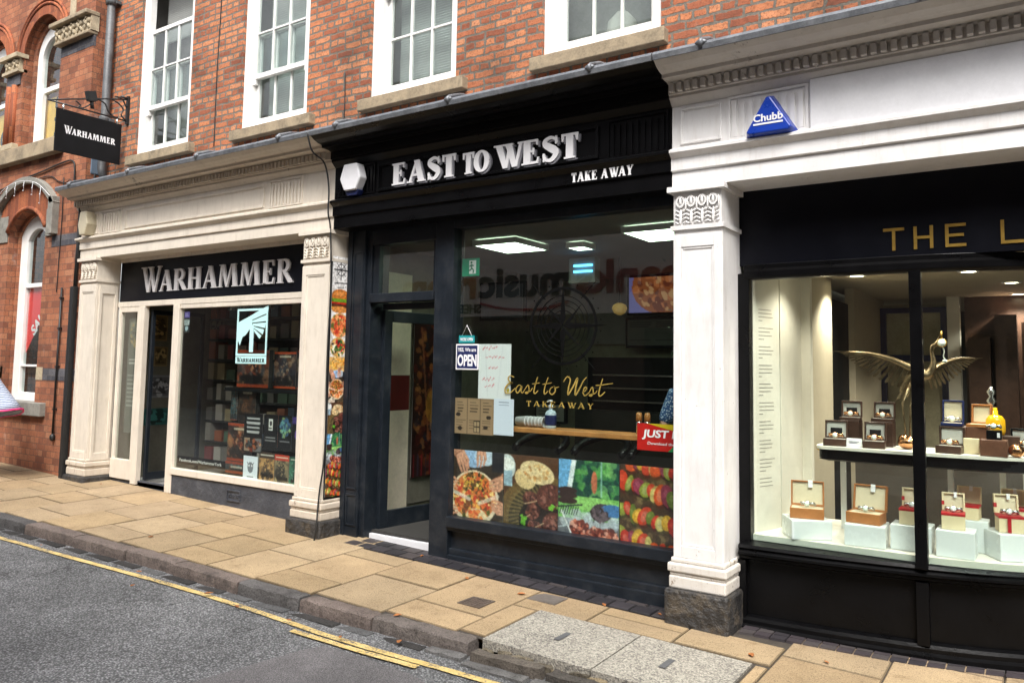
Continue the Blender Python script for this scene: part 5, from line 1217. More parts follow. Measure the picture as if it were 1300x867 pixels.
def person(label, loc, rz, top_mat, arms, legs=True):
    """standing figure facing -y before rotation, 1.72 m; body is one surface, clothes and hair are its children"""
    t = thing('person', label, 'person', loc); L = Vector(loc)
    A = lambda *p: tuple(L+Vector(p))
    (eL, hL), (eR, hR) = arms
    P = [(0, 0, .95), (0, -.01, 1.12), (0, 0, 1.3), (0, .01, 1.42), (0, 0, 1.5), (0, -.02, 1.6), (.09, 0, .9), (.1, -.02, .5), (.1, .03, .08), (.1, -.1, .03), (-.09, 0, .9), (-.1, -.02, .5), (-.1, .03, .08), (-.1, -.1, .03),
         (.17, .01, 1.4), eL, hL, (-.17, .01, 1.4), eR, hR]
    E_ = [(0, 1), (1, 2), (2, 3), (3, 4), (4, 5), (0, 6), (6, 7), (7, 8), (8, 9), (0, 10), (10, 11), (11, 12), (12, 13), (3, 14), (14, 15), (15, 16), (3, 17), (17, 18), (18, 19)]
    r = [.13, .12, .13, .09, .055, .07, .085, .058, .04, .035, .085, .058, .04, .035, .055, .042, .03, .055, .042, .03]
    pts = [A(*p) for p in P]; rad = list(r)
    for hv, ev, sg in ((hL, eL, 1), (hR, eR, -1)):                      # palms and five fingers
        d = (Vector(hv)-Vector(ev)).normalized(); sd_ = d.cross(Vector((0, 1, 0))); sd_ = sd_.normalized() if sd_.length > .1 else Vector((1, 0, 0)); hi = 16 if sg > 0 else 19
        for f, ln in zip((-.03, -.011, .008, .026), (.06, .07, .066, .052)):
            b0 = Vector(hv)+d*.06+sd_*f; pts.append(A(*b0)); rad.append(.011); E_.append((hi, len(pts)-1)); pts.append(A(*(b0+d*ln+Vector((0, -.02, 0))))); rad.append(.008); E_.append((len(pts)-2, len(pts)-1))
        b0 = Vector(hv)+d*.03-sd_*.04; pts.append(A(*b0)); rad.append(.012); E_.append((hi, len(pts)-1)); pts.append(A(*(b0+d*.045-sd_*.012))); rad.append(.009); E_.append((len(pts)-2, len(pts)-1))
    body = skin_mesh('body', pts, E_, rad, 'skin', t, 1)
    m = MB(); c = A(0, -.02, 1.62); m.ell(c, (.075, .095, .115), 18, 14)
    m.ell((c[0], c[1]-.095, c[2]-.01), (.012, .02, .024), 8, 6); m.ell((c[0], c[1]-.085, c[2]-.055), (.026, .012, .008), 8, 5)
    for sg in (-1, 1): m.ell((c[0]+sg*.078, c[1]+.01, c[2]), (.012, .022, .034), 8, 6)
    m.build('head', 'skin', body)
    m = MB(); [m.ell((c[0]+sg*.03, c[1]-.083, c[2]+.012), (.012, .008, .006), 8, 5) for sg in (-1, 1)]; m.build('eyes', 'hair', body)
    m = MB(); m.ell((c[0], c[1]+.018, c[2]+.028), (.085, .1, .108), 18, 12); m.build('hair', 'hair', body)
    pts = [A(*P[i]) for i in (0, 1, 2, 3, 14, 15, 17, 18)]; pts[0] = A(0, 0, .9); skin_mesh('top', pts, [(0, 1), (1, 2), (2, 3), (3, 4), (4, 5), (3, 6), (6, 7)], [.155, .145, .15, .105, .075, .062, .075, .062], top_mat, t, 2)
    pts = [A(*P[i]) for i in (0, 6, 7, 8, 10, 11, 12)]; skin_mesh('trousers', pts, [(0, 1), (1, 2), (2, 3), (0, 4), (4, 5), (5, 6)], [.14, .1, .075, .065, .1, .075, .065], 'denim', t, 2)
    for sg in (-1, 1):
        m = MB(); m.ell(A(sg*.1, -.045, .045), (.05, .14, .045), 12, 8); m.build('shoe', 'shoe', t)
    t.rotation_euler = (0, 0, rz); return t, body
pt, pb = person('person in a blue and white patterned shirt standing inside the takeaway window', (-2.43, .95, .0), R(20), 'shirt', (((.24, -.02, 1.16), (.2, -.2, 1.08)), ((-.26, -.02, 1.15), (-.2, -.22, 1.05))))
gp = (-11.25, -.75, gz(-11.25, -.75))
pt, pb = person('person in a woven blue grey cape with pink edging beside the red brick wall', gp, R(-75), 'tweed', (((.24, -.1, 1.14), (.2, -.25, 1.1)), ((-.24, -.05, 1.14), (-.22, -.2, 1.05))))
# cape: two-sided shell, lower at one corner
nA, nZ = 28, 8; vs = []; rim = []
def capept(a, f):
    fl_ = .12+(.34+.33*max(0, math.cos(a-.1))**3)*f**1.15; dz = .62*f + .14*f*f*max(0, math.cos(a-2.0))
    return (gp[0]+fl_*math.cos(a)*1.0, gp[1]+fl_*math.sin(a)*.8, gp[2]+1.48-dz+.012*math.sin(5*a)*f)
m = MB()
vs = [capept(2*math.pi*k/nA, f/nZ) for f in range(nZ+1) for k in range(nA)]
vin = [(gp[0]+(p[0]-gp[0])*.975, gp[1]+(p[1]-gp[1])*.975, p[2]-.004) for p in vs]; o_ = len(vs)
fs = [(f*nA+k, f*nA+(k+1) % nA, (f+1)*nA+(k+1) % nA, (f+1)*nA+k) for f in range(nZ) for k in range(nA)]
fs += [tuple(i+o_ for i in reversed(q)) for q in fs]
fs += [(nZ*nA+(k+1) % nA, nZ*nA+k, nZ*nA+k+o_, nZ*nA+(k+1) % nA+o_) for k in range(nA)]+[(k, (k+1) % nA, (k+1) % nA+o_, k+o_) for k in range(nA)]
m.add(vs+vin, fs, None, True); cp = m.build('cape', 'tweed', None); mw = cp; 
cp.parent = pt; cp.matrix_parent_inverse = (Matrix.Translation(pt.location) @ pt.rotation_euler.to_matrix().to_4x4()).inverted()
m = MB(); m.tube([capept(2*math.pi*k/nA, 1.0) for k in range(nA)], .012, 6, closed=True); pk = m.build('cape_edging', 'pink', None); pk.parent = pt; pk.matrix_parent_inverse = cp.matrix_parent_inverse.copy()

# ---------------------------------------------------------------- posters and notices
WOODT = (70, 48, 32)
def p_pizza(c, x0=0, y0=0, k=1.0):
    c.rect(x0, y0, x0+k, y0+k*1.6, (58, 46, 36)); H = c.H if k == 1 else 1.32*k
    for i in range(6): c.line(x0+.5*k, y0+(1.2+.06*i)*k, x0+1.0*k, y0+(1.02+.07*i)*k, .04*k, (110+8*i, 96+6*i, 72), .8)
    c.ell(x0+.42*k, y0+.1*k, .3*k, .16*k, (150, 180, 215)); c.ell(x0+.65*k, y0+.08*k, .2*k, .14*k, (190, 205, 220)); c.rect(x0+.78*k, y0, x0+k, y0+.3*k, (35, 36, 42))
    c.ell(x0+.45*k, y0+.72*k, .46*k, .42*k, (225, 208, 180)); c.ell(x0+.45*k, y0+.7*k, .41*k, .37*k, (206, 120, 60))
    c.speck(x0+.45*k, y0+.7*k, .4*k, .35*k, [(222, 108, 52), (235, 170, 80), (190, 60, 35), (120, 70, 35), (245, 205, 130), (90, 90, 40), (205, 90, 45)], 260 if k == 1 else 60, .035*k)
    c.speck(x0+.45*k, y0+.5*k, .22*k, .16*k, [(60, 45, 25), (90, 70, 30), (200, 160, 60)], 60 if k == 1 else 14, .022*k)
    c.line(x0+.05*k, y0+.66*k, x0+.36*k, y0+.75*k, .06*k, (225, 225, 225), .7); c.line(x0+.9*k, y0+.66*k, x0+.55*k, y0+.8*k, .06*k, (232, 222, 210), .7)
    c.ell(x0+.5*k, y0+1.0*k, .2*k, .12*k, (228, 205, 165)); c.speck(x0+.5*k, y0+.99*k, .15*k, .08*k, [(226, 96, 50), (240, 150, 80)], 40, .03*k)
    def hand(px, py, ang, sc, n=4):
        ca, sa = math.cos(R(ang)), math.sin(R(ang)); q = lambda u, v: (x0+(px+(u*ca-v*sa)*sc)*k, y0+(py+(u*sa+v*ca)*sc)*k)
        c.ell(*q(-.16, 0), .17*sc*k, .13*sc*k, (196, 142, 114), ang)
        for i in range(n):
            v = -.1+.2*i/max(1, n-1); l1 = .2-.04*abs(i-1.3)
            c.line(*q(-.12, v*.8), *q(l1*.55, v*1.05), .07*sc*k, (150, 96, 74)); c.line(*q(-.1, v*.8-.008), *q(l1*.5, v*1.05-.008), .058*sc*k, (214, 160, 132)); c.line(*q(l1*.5, v*1.05), *q(l1+.06, v*.85+.03), .05*sc*k, (205, 148, 120))
    hand(.2, .14, 60, .85); hand(.58, .06, 88, .7, 3); hand(.93, .46, 150, .8); hand(.97, .84, 190, .78); hand(.0, .5, 15, .6, 3); hand(-.02, .95, -15, .6, 3)
    c.ell(x0+.2*k, y0+1.22*k, .19*k, .16*k, (226, 214, 196)); c.ell(x0+.24*k, y0+1.26*k, .12*k, .1*k, (196, 178, 160), 0, .6)
def p_meat(c, x0=0, y0=0, k=1.0):
    c.rect(x0, y0, x0+k, y0+1.6*k, (88, 58, 38)); c.ell(x0+.75*k, y0+1.0*k, .85*k, .72*k, (112, 88, 52)); c.ell(x0+.8*k, y0+.98*k, .7*k, .58*k, (62, 52, 34))
    for i in range(26 if k == 1 else 8):
        a = R(95+i*(180/(26 if k == 1 else 8))); c.line(x0+(.78+.5*math.cos(a))*k, y0+(.98-.42*math.sin(a))*k, x0+(.78+.72*math.cos(a+.12))*k, y0+(.98-.62*math.sin(a+.12))*k, .03*k, (128, 112, 72), .8)
    c.ell(x0+.75*k, y0+1.0*k, .45*k, .4*k, (32, 24, 20))
    c.ell(x0+.4*k, y0+.36*k, .2*k, .15*k, (218, 190, 140), 20); c.ell(x0+.62*k, y0+.25*k, .32*k, .17*k, (226, 202, 158), 12); c.speck(x0+.62*k, y0+.25*k, .26*k, .13*k, [(190, 130, 70), (206, 160, 100)], 26, .03*k, .7)
    c.ell(x0+.05*k, y0+.2*k, .17*k, .2*k, (205, 214, 214)); c.rect(x0, y0+.25*k, x0+.16*k, y0+.5*k, (150, 175, 190)); c.ell(x0+.05*k, y0+.16*k, .15*k, .1*k, (240, 240, 236))
    for (cx, cy, rx, ry) in ((.85, .6, .24, .2), (.92, .98, .2, .16), (.55, .85, .13, .12), (.58, 1.1, .14, .12), (.9, 1.25, .2, .13), (.5, .65, .14, .1)):
        c.ell(x0+cx*k, y0+cy*k, rx*k, ry*k, (92, 50, 42), -15); c.speck(x0+cx*k, y0+cy*k, rx*.85*k, ry*.85*k, [(125, 72, 62), (66, 34, 30), (150, 100, 88), (105, 58, 46)], 60 if k == 1 else 16, .03*k)
    for (a, b_, d, e) in ((.4, .74, .62, .68), (.34, 1.0, .5, .9), (.6, 1.08, .75, 1.0), (.4, 1.2, .5, 1.15), (.66, 1.1, .95, 1.2), (.6, 1.35, 1, 1.25)): c.line(x0+a*k, y0+b_*k, x0+d*k, y0+e*k, .014*k, (215, 190, 150))
    c.speck(x0+.38*k, y0+.98*k, .06*k, .08*k, [(110, 180, 50), (80, 150, 40)], 16, .03*k); c.speck(x0+.95*k, y0+.76*k, .08*k, .04*k, [(120, 190, 60)], 10, .03*k); c.speck(x0+.6*k, y0+1.33*k, .06*k, .04*k, [(110, 180, 50)], 10, .03*k)
def p_bbq(c, x0=0, y0=0, k=1.0):
    c.rect(x0, y0, x0+k, y0+1.6*k, (30, 74, 62)); c.speck(x0+.65*k, y0+.25*k, .4*k, .28*k, [(40, 110, 70), (90, 160, 80), (20, 60, 60), (130, 190, 110)], 90 if k == 1 else 24, .07*k, .6)
    c.rect(x0, y0, x0+.22*k, y0+.5*k, (110, 170, 215)); c.poly([(x0+.12*k, y0+.55*k), (x0+.22*k, y0), (x0+.3*k, y0), (x0+.2*k, y0+.55*k)], (225, 232, 235))
    c.rect(x0, y0+.52*k, x0+k, y0+.85*k, (120, 185, 95)); c.ell(x0+.6*k, y0+.62*k, .4*k, .1*k, (160, 210, 120), 0, .7)
    c.ell(x0+.6*k, y0+.3*k, .05*k, .16*k, (190, 110, 80)); c.rect(x0+.7*k, y0, x0+.73*k, y0+.5*k, (160, 200, 200), .7)
    c.rect(x0, y0+.85*k, x0+k, y0+1.6*k, (110, 112, 118)); c.speck(x0+.5*k, y0+.85*k, .5*k, .16*k, [(205, 215, 220), (180, 190, 200)], 50 if k == 1 else 14, .07*k, .6)
    for cy in (.45, .52, .6): c.ell(x0+.15*k, y0+cy*k, .17*k, .05*k, (58, 40, 38))
    for i in range(8): c.line(x0+(.02+.04*i)*k, y0+.8*k, x0+(.06+.04*i)*k, y0+.68*k, .012*k, (30, 35, 38))
    c.line(x0, y0+.7*k, x0+.4*k, y0+.64*k, .02*k, (40, 46, 50)); c.line(x0, y0+1.0*k, x0+.35*k, y0+.9*k, .02*k, (190, 200, 205))
    c.ell(x0+.72*k, y0+.72*k, .18*k, .13*k, (78, 66, 74), -10); c.ell(x0+.9*k, y0+.68*k, .2*k, .09*k, (70, 120, 175)); c.speck(x0+.68*k, y0+.75*k, .13*k, .1*k, [(54, 42, 46), (110, 92, 100)], 40 if k == 1 else 10, .03*k)
    for (cx, cy, rx, ry) in ((.35, .98, .16, .11), (.65, 1.05, .18, .11), (.85, 1.05, .14, .1), (.5, 1.15, .2, .08)):
        c.ell(x0+cx*k, y0+cy*k, rx*k, ry*k, (150, 70, 55)); c.speck(x0+cx*k, y0+cy*k, rx*k, ry*k, [(205, 120, 95), (92, 40, 36), (225, 165, 145), (120, 50, 40)], 50 if k == 1 else 14, .032*k)
    c.rect(x0, y0+1.2*k, x0+k, y0+1.6*k, (44, 52, 60)); c.speck(x0+.5*k, y0+1.25*k, .5*k, .08*k, [(225, 110, 45), (240, 160, 70), (80, 90, 100), (30, 34, 40), (140, 165, 180)], 80 if k == 1 else 20, .03*k)
    c.line(x0+.05*k, y0+.75*k, x0+.32*k, y0+1.25*k, .022*k, (230, 232, 232)); c.line(x0+.32*k, y0+1.25*k, x0+.33*k, y0+1.3*k, .03*k, (230, 232, 232))
def p_veg(c, x0=0, y0=0, k=1.0):
    c.rect(x0, y0, x0+k, y0+1.6*k, (72, 52, 36)); c.speck(x0+.5*k, y0+.7*k, .5*k, .7*k, [(105, 82, 56), (50, 36, 26), (130, 110, 74)], 120 if k == 1 else 30, .05*k, .7)
    pal = [(190, 44, 26), (205, 82, 36), (208, 160, 50), (140, 148, 58), (104, 118, 46), (196, 178, 104), (140, 54, 76), (196, 62, 36)]
    for (xa, ya, xb, yb, n) in ((.2, -.02, 1.05, .06, 12), (.06, .24, 1.05, .46, 13), (.04, .62, 1.05, .84, 13), (.02, .98, 1.05, 1.24, 13)):
        c.line(x0+max(0, xa-.1)*k, y0+ya*k, x0+xb*k, y0+yb*k, .02*k, (190, 160, 110))
        for i in range(n):
            f = i/(n-1); col = pal[(i*5+int(ya*10)*3+rng.integers(2)) % len(pal)]; cx, cy = xa+(xb-xa)*f+rng.uniform(-.02, .02), ya+(yb-ya)*f+rng.uniform(-.04, .04); ro = rng.uniform(-30, 50)
            rx, ry = rng.uniform(.05, .1), rng.uniform(.09, .16)
            c.ell(x0+(cx+.015)*k, y0+(cy+.03)*k, rx*1.1*k, ry*1.1*k, tuple(v*.4 for v in col), ro, .8); c.ell(x0+cx*k, y0+cy*k, rx*k, ry*k, col, ro)
            c.ell(x0+(cx-.02)*k, y0+(cy-.03)*k, rx*.4*k, ry*.35*k, tuple(min(255, v+45) for v in col), ro, .6)
            if i % 3 == 1: c.ell(x0+cx*k, y0+(cy+.01)*k, rx*.55*k, ry*.6*k, tuple(min(255, v*.55+90) for v in col), ro, .6)
    c.speck(x0+.5*k, y0+1.35*k, .5*k, .1*k, [(120, 150, 60), (180, 190, 90), (60, 60, 30)], 60 if k == 1 else 12, .03*k)
for nm, fn, xa, xb, lb in (('food_picture', p_pizza, -4.41, -3.86, 'printed picture of hands sharing a loaded pizza, in the takeaway window'), ('food_picture', p_meat, -3.853, -3.325, 'printed picture of grilled meat and flat bread in a woven basket'), ('food_picture', p_bbq, -3.318, -2.782, 'printed picture of a smoking garden barbecue with green trees'), ('food_picture', p_veg, -2.775, -2.24, 'printed picture of colourful vegetable skewers, beside the white pilaster')):
    c = Cv(xb-xa, .57, WOODT, 110); fn(c); c.mottle(.07, 3).blur(1).grain(.05); o = c.build(nm, xa, .88, .272); tag(o, lb, 'poster', 'food pictures along the foot of the takeaway window')
c = Cv(.235, 2.3, (236, 234, 232), 60); c.ring(.5, .55, .22, .25, (30, 30, 30)); c.line(.5, .15, .5, .95, .05, (30, 30, 30)); c.line(.1, .55, .9, .55, .04, (30, 30, 30)); c.line(.25, .3, .75, .8, .03, (40, 40, 40)); c.line(.75, .3, .25, .8, .03, (40, 40, 40))
c.line(.15, 1.12, .85, 1.08, .06, (60, 60, 60), .8); c.line(.3, 1.3, .7, 1.28, .03, (90, 90, 90), .8)
c.ell(.5, 1.65, .52, .3, (205, 120, 50)); c.rect(0, 1.75, 1, 1.92, (110, 150, 40)); c.rect(0, 1.9, 1, 1.97, (200, 40, 30)); c.rect(0, 1.97, 1, 2.1, (92, 48, 30)); c.rect(0, 2.1, 1, 2.17, (235, 180, 50)); c.ell(.5, 2.2, .5, .14, (214, 140, 70)); c.ell(.45, 1.55, .3, .1, (230, 160, 90), 0, .6)
c.ell(.5, 2.85, .56, .5, (226, 170, 110)); c.ell(.5, 2.85, .5, .44, (222, 92, 48)); c.speck(.5, 2.85, .48, .42, [(235, 120, 70), (200, 60, 40), (240, 170, 110), (110, 110, 50)], 130, .07)
c.rect(0, 3.35, 1, 4.15, (230, 226, 220)); c.ell(.45, 3.75, .45, .4, (220, 170, 90)); c.speck(.5, 3.75, .4, .35, [(60, 110, 50), (200, 50, 40), (240, 220, 190), (70, 50, 40)], 60, .08)
c.rect(0, 4.15, 1, 4.75, (226, 180, 110))
for i in range(16): a_ = rng.uniform(0, 1); c.line(a_, 4.2+rng.uniform(0, .5), a_+rng.uniform(-.3, .3), 4.3+rng.uniform(0, .45), .07, [(226, 160, 60), (206, 130, 50), (240, 190, 90)][i % 3])
for j, fn in enumerate((p_pizza, p_meat, p_bbq, p_veg)): fn(c, 0, 4.75+1.26*j, 1.0)
c.blur(1).mottle(.12).grain(.04); o = c.build('food_banner', 0, 2.65, 0, .004, mp=lambda v: (-5.7325-v[1], .022+v[0]*.95, v[2])); tag(o, 'tall narrow banner of food photographs between the cream pilaster and the takeaway door', 'banner')

def sheet(name, label, cat, x, z, w_, h_, bg, draw, y, nx=48, group=None, th=.002, mat='poster', mp=None):
    c = Cv(w_, h_, bg, nx); draw(c); o = c.build(name, x, z, y, th, mat=mat, mp=mp); tag(o, label, cat, group); return o
def lettered(parent, txt, x, z, h, y, mat, **kw):
    m = MB(); bfont(m, txt, x, z, h, y, .0012, **kw); return m.build('lettering', mat, parent)
# open sign with its smaller plate
t = thing('open_sign', 'navy and white sign hanging on the glass that says the shop is open', 'sign', (-4.25, .245, 1.6))
m = MB(); m.box(-4.375, -4.125, .245, .25, 1.575, 1.8); m.build('border', 'letter_white', t, .003)
m = MB(); m.box(-4.362, -4.138, .2435, .2445, 1.588, 1.787); pl = m.build('panel', 'navy_plastic', t)
m = MB(); bfont(m, 'YES, We are', -4.352, 1.735, .034, .2425, .001, weight=.02, width=.2); bfont(m, 'OPEN', -4.354, 1.612, .098, .2425, .001, weight=.035, width=.21); m.build('lettering', 'letter_white', pl)
m = MB(); m.box(-4.34, -4.17, .24, .244, 1.81, 1.875); tl = m.build('top_plate', M('turquoise plate', (.01, .28, .3), .4), t)
lettered(tl, "WE'RE OPEN", -4.325, 1.828, .028, .2385, 'letter_white', weight=.02, width=.14)
m = MB(); m.tube([(-4.31, .242, 1.87), (-4.255, .242, 1.965), (-4.2, .242, 1.87)], .003, 5); m.build('cord', 'letter_white', t)
# paper notices, taped inside the glass
def d_hand(c):
    for j, (y0, n_) in enumerate(((.12, 5), (.35, 6), (.62, 3), (.9, 4), (1.08, 3))):
        x_ = .12+.1*(j % 3)
        for k in range(n_): c.line(x_+.1*k, y0+rng.uniform(-.03, .03), x_+.1*k+.07, y0+rng.uniform(-.05, .02)-.03, .022, (205, 70, 85), .8)
    c.line(.2, 0, .3, 1.3, .03, (205, 205, 208), .6); c.line(.75, 0, .6, 1.3, .04, (212, 212, 216), .6); c.ell(.92, 1.15, .05, .05, (170, 150, 40))
sheet('paper_notice', 'crumpled white paper with faint red handwriting taped in the takeaway window', 'notice', -4.14, 1.8, .34, .47, (224, 224, 226), d_hand, .2695)
def d_menu(c):
    for i in range(3):
        c.rect(.02+.33*i, .03, .32+.33*i, .72, (160, 132, 104)); c.lines(.08+.33*i, .06, .28+.33*i, .3, 4, (70, 55, 42), .018); c.lines(.06+.33*i, .42, .3+.33*i, .64, 4, (88, 70, 52), .014)
    for p in ((.1, .34), (.15, .62), (.88, .38), (.8, .58)): c.ell(p[0], p[1], .06, .04, (50, 40, 34))
    c.rect(.5, .45, .66, .7, (60, 48, 38)); c.rect(.52, .47, .57, .56, (170, 145, 115)); c.rect(.59, .47, .64, .56, (170, 145, 115)); c.rect(.52, .59, .57, .68, (170, 145, 115)); c.rect(.59, .59, .64, .68, (170, 145, 115)); c.line(.335, 0, .335, .75, .012, (92, 74, 58)); c.line(.67, 0, .67, .75, .012, (92, 74, 58))
sheet('paper_menu', 'brown kraft paper menu taped low in the takeaway window', 'menu', -4.395, 1.33, .425, .31, (150, 122, 96), d_menu, .2695, 70)
sheet('paper_notice', 'plain white typed notice taped beside the brown kraft menu', 'notice', -3.968, 1.335, .205, .305, (212, 218, 232), lambda c: (c.lines(.25, .1, .75, .16, 1, (70, 75, 95), .03, 0, True), c.lines(.12, .2, .88, 1.12, 11, (130, 135, 155), .022, .5, True)), .2685, 36)
# red order sticker
t = thing('sticker', 'red and green ordering sticker at the corner of the takeaway window', 'sticker', (-2.63, .268, 1.0))
m = MB(); y = .2685; m.box(-2.63, -2.2, y, y+.002, 1.0, 1.2); m.build('red_field', M('red vinyl', (.6, .015, .012), .4, .05), t)
m = MB(); m.prism([(-2.55, 1.2), (-2.2, 1.2), (-2.2, 1.125)], y-.001, y-.0002); m.build('yellow_corner', M('yellow vinyl', (.7, .5, .02), .4, .05), t)
m = MB(); m.prism([(-2.38, 1.0), (-2.2, 1.0), (-2.2, 1.17)], y-.002, y-.0012); m.build('green_corner', M('green vinyl', (.02, .3, .09), .4, .05), t)
m = MB(); bfont(m, 'JUST EAT', -2.59, 1.1, .056, y-.0032, .001, weight=.03, width=.42, shear=.12); bfont(m, 'Download the app', -2.545, 1.045, .022, y-.0032, .001, weight=.005, width=.28, shear=.12); m.build('lettering', 'letter_white', t)
# exit sign inside
t = thing('exit_sign', 'green and white running figure exit sign inside the takeaway window', 'sign', (-4.25, .33, 2.4))
m = MB(); m.box(-4.42, -4.2, .33, .335, 2.41, 2.57); m.build('panel', M('green sign', (.0, .3, .16), .4, .05), t)
m = MB(); m.box(-4.31, -4.235, .327, .3295, 2.43, 2.55); m.build('door_symbol', 'letter_white', t)
m = MB(); g_ = .3255; m.disc(-4.285, 2.53, 0, .011, g_, .3265, 12)
for a, c in (((-4.285, 2.515), (-4.28, 2.48)), ((-4.28, 2.48), (-4.26, 2.46)), ((-4.26, 2.46), (-4.265, 2.435)), ((-4.28, 2.48), (-4.3, 2.46)), ((-4.3, 2.46), (-4.315, 2.465)), ((-4.285, 2.51), (-4.26, 2.5)), ((-4.285, 2.51), (-4.305, 2.495))): ribbon(m, [a, c], .012, g_, .001)
m.build('running_figure', M('green figure', (.0, .2, .1), .4), t)
# --- papers of the games shop
wy = .322
t = thing('window_emblem', 'pale blue emblem of a winged hammer in a frame stuck on the games shop window', 'sticker', (-7.28, wy, 1.62))
X['cyan'] = M('pale cyan vinyl', (.5, .78, .78), .5, .04)
m = MB(); x0, x1, z0, z1 = -7.54, -7.02, 1.68, 2.2; y = .3045
m.frame(x0, x1, z0, z1, y, .3085, .024); m.build('frame', 'cyan', t)
m = MB(); S_ = lambda a, c: (x0+(x1-x0)*a, z1-(z1-z0)*c)
m.prism([S_(*p) for p in ((.0, .3), (.42, .16), (.5, .22), (.5, .38), (.3, .56), (.2, .6), (.12, .78), (.03, .62))], y-.0003, .308); m.prism([S_(*p) for p in ((.44, .34), (.56, .34), (.56, .92), (.44, .92))], y-.0006, .308)
for p in (((.42, .16), (1.02, -.06), (1.0, .1), (.5, .24)), ((.5, .26), (1.0, .13), (.98, .27), (.52, .3)), ((.52, .32), (.96, .3), (.93, .42), (.55, .36)), ((.55, .38), (.9, .45), (.86, .55), (.58, .42)), ((.58, .44), (.82, .58), (.76, .64), (.58, .48))): m.prism([S_(*q) for q in p], y-.0009, .308)
m.build('hammer_and_wing', 'cyan', t)
m = MB(); m.box(x0, x1, y, .3085, 1.595, 1.675); pl = m.build('name_plate', 'cyan', t)
m = MB(); serif_text(m, 'Warhammer', x0+.02, 1.61, .052, y-.0015, .001, hv=.19, th=.09, sf=.05, st=.06, width=.48, small=.82, gap=.04); m.build('lettering', 'black_matt', pl)
def strip(label, x, z, w_, h_, txt, hh, mt='black_matt', tm='letter_white', **kw):
    t = thing('window_strip', label, 'sticker', (x, wy, z)); m = MB(); m.box(x, x+w_, wy, wy+.002, z, z+h_); f_ = m.build('panel', mt, t)
    m = MB(); bfont(m, txt, x+w_*.05, z+h_*.32, hh, wy-.0015, .001, weight=.01, width=w_*.88, **kw); m.build('lettering', tm, f_)
strip('black strip with a white web address low in the games shop window', -8.56, .42, .9, .09, 'Facebook.com/WarhammerYork', .035)
strip('dark strip with a pale web address along the top of the games shop window', -7.74, 2.19, .8, .06, 'games-workshop.com', .035, 'room_dark', 'suede_grey')
def d_side(c): c.rect(0, 0, 1, .75, (96, 82, 160)); c.lines(.15, .15, .85, .6, 3, (190, 180, 220), .08); c.rect(0, 1.0, 1, 1.6, (185, 195, 195)); c.lines(.15, 1.05, .85, 1.5, 3, (60, 66, 70), .09); c.ell(.5, 2.0, .3, .3, (170, 190, 200))
sheet('opening_hours_sticker', 'narrow purple and grey sticker at the edge of the games shop window', 'sticker', -8.56, 2.2, .1, .25, (40, 44, 46), d_side, wy, 24)
DK = [(46, 30, 24), (96, 52, 34), (150, 84, 50), (190, 150, 110), (60, 66, 70), (28, 26, 26), (112, 40, 28)]
def d_art(c, base, pal, n=120):
    c.speck(.5, c.H/2, .52, c.H*.5, pal, n, .12, .55); c.ell(.5, c.H*.55, .22, c.H*.28, base, 0, .8); c.speck(.5, c.H*.5, .2, c.H*.25, pal, 40, .05, .8); c.speck(.5, c.H*.8, .4, c.H*.12, [(30, 24, 22), (18, 16, 16)], 30, .08, .7)
def box_art(label, x, z, w_, h_, pal, y, d=.06, border=(150, 62, 32), group='game boxes stacked in the games shop window'):
    t = thing('game_box', label, 'game box', (x+w_/2, y, z), group); m = MB(); m.box(x, x+w_, y+.003, y+d, z, z+h_); m.build('carton', 'room_dark', t, .002)
    c = Cv(w_, h_, pal[0], 40); d_art(c, pal[1], pal); c.rect(0, 0, 1, .06, border); c.rect(0, c.H-.06, 1, c.H, border); c.lines(.25, .1, .75, .2, 1, (200, 190, 170), .06, .1, True); c.grain(.08)
    c.build('cover', x, z+h_, y, .002, t)
RB = [(42, 26, 22), (92, 40, 26), (140, 66, 40), (170, 120, 84), (36, 34, 36), (70, 72, 78)]
BB = [(26, 26, 30), (48, 52, 62), (92, 60, 44), (140, 120, 100), (60, 34, 30)]
box_art('large game box with red brown cover art on the upper display step', -7.76, 1.33, .55, .42, RB, .5)
box_art('dark game box with grey blue cover art beside the large red brown one', -7.18, 1.33, .36, .4, BB, .55)
box_art('dark game box with rusty border at the end of the upper display step', -6.8, 1.33, .36, .42, BB, .55, border=(110, 52, 34))
box_art('narrow game box with turquoise edge on the middle display step', -7.85, .95, .12, .36, [(30, 44, 50), (60, 92, 100), (96, 50, 38), (120, 112, 100)], .5)
box_art('upright game box with dark brown cover on the middle display step', -7.71, .93, .3, .38, [(30, 24, 22), (70, 44, 30), (100, 70, 50), (46, 44, 44)], .5, border=(50, 36, 30))
box_art('large game box with fiery battle cover on the lower display step', -7.84, .5, .44, .42, RB, .47)
box_art('small game box lying under the fiery battle box', -7.86, .36, .4, .13, [(30, 44, 50), (60, 92, 100), (110, 60, 40)], .47)
m = MB(); m.box(-7.9, -6.2, .44, .9, 1.28, 1.32); m.box(-7.9, -6.2, .44, .5, .34, .355); m.box(-7.9, -7.86, .6, .9, .3, 1.28); tag(m.build('display_step', 'black_matt'), 'black stepped display stand holding game boxes in the games shop window', 'display stand')
def pap(label, x, z, w_, h_, bg, draw, name='poster'): sheet(name, label, 'poster', x, z, w_, h_, bg, draw, wy, 36, 'papers stuck low in the games shop window')
def d_demo(c): c.lines(.1, .1, .9, .72, 4, (215, 215, 215), .07, .3, True); c.rect(.05, .85, .48, 1.3, (150, 130, 110)); c.rect(.53, .85, .95, 1.3, (112, 110, 112)); c.speck(.5, 1.08, .42, .2, DK, 60, .07); c.rect(0, 1.36, 1, 1.4, (220, 200, 150))
pap('black poster with white headline and two small photographs asking you in for a game', -7.36, 1.06, .31, .42, (22, 22, 24), d_demo)
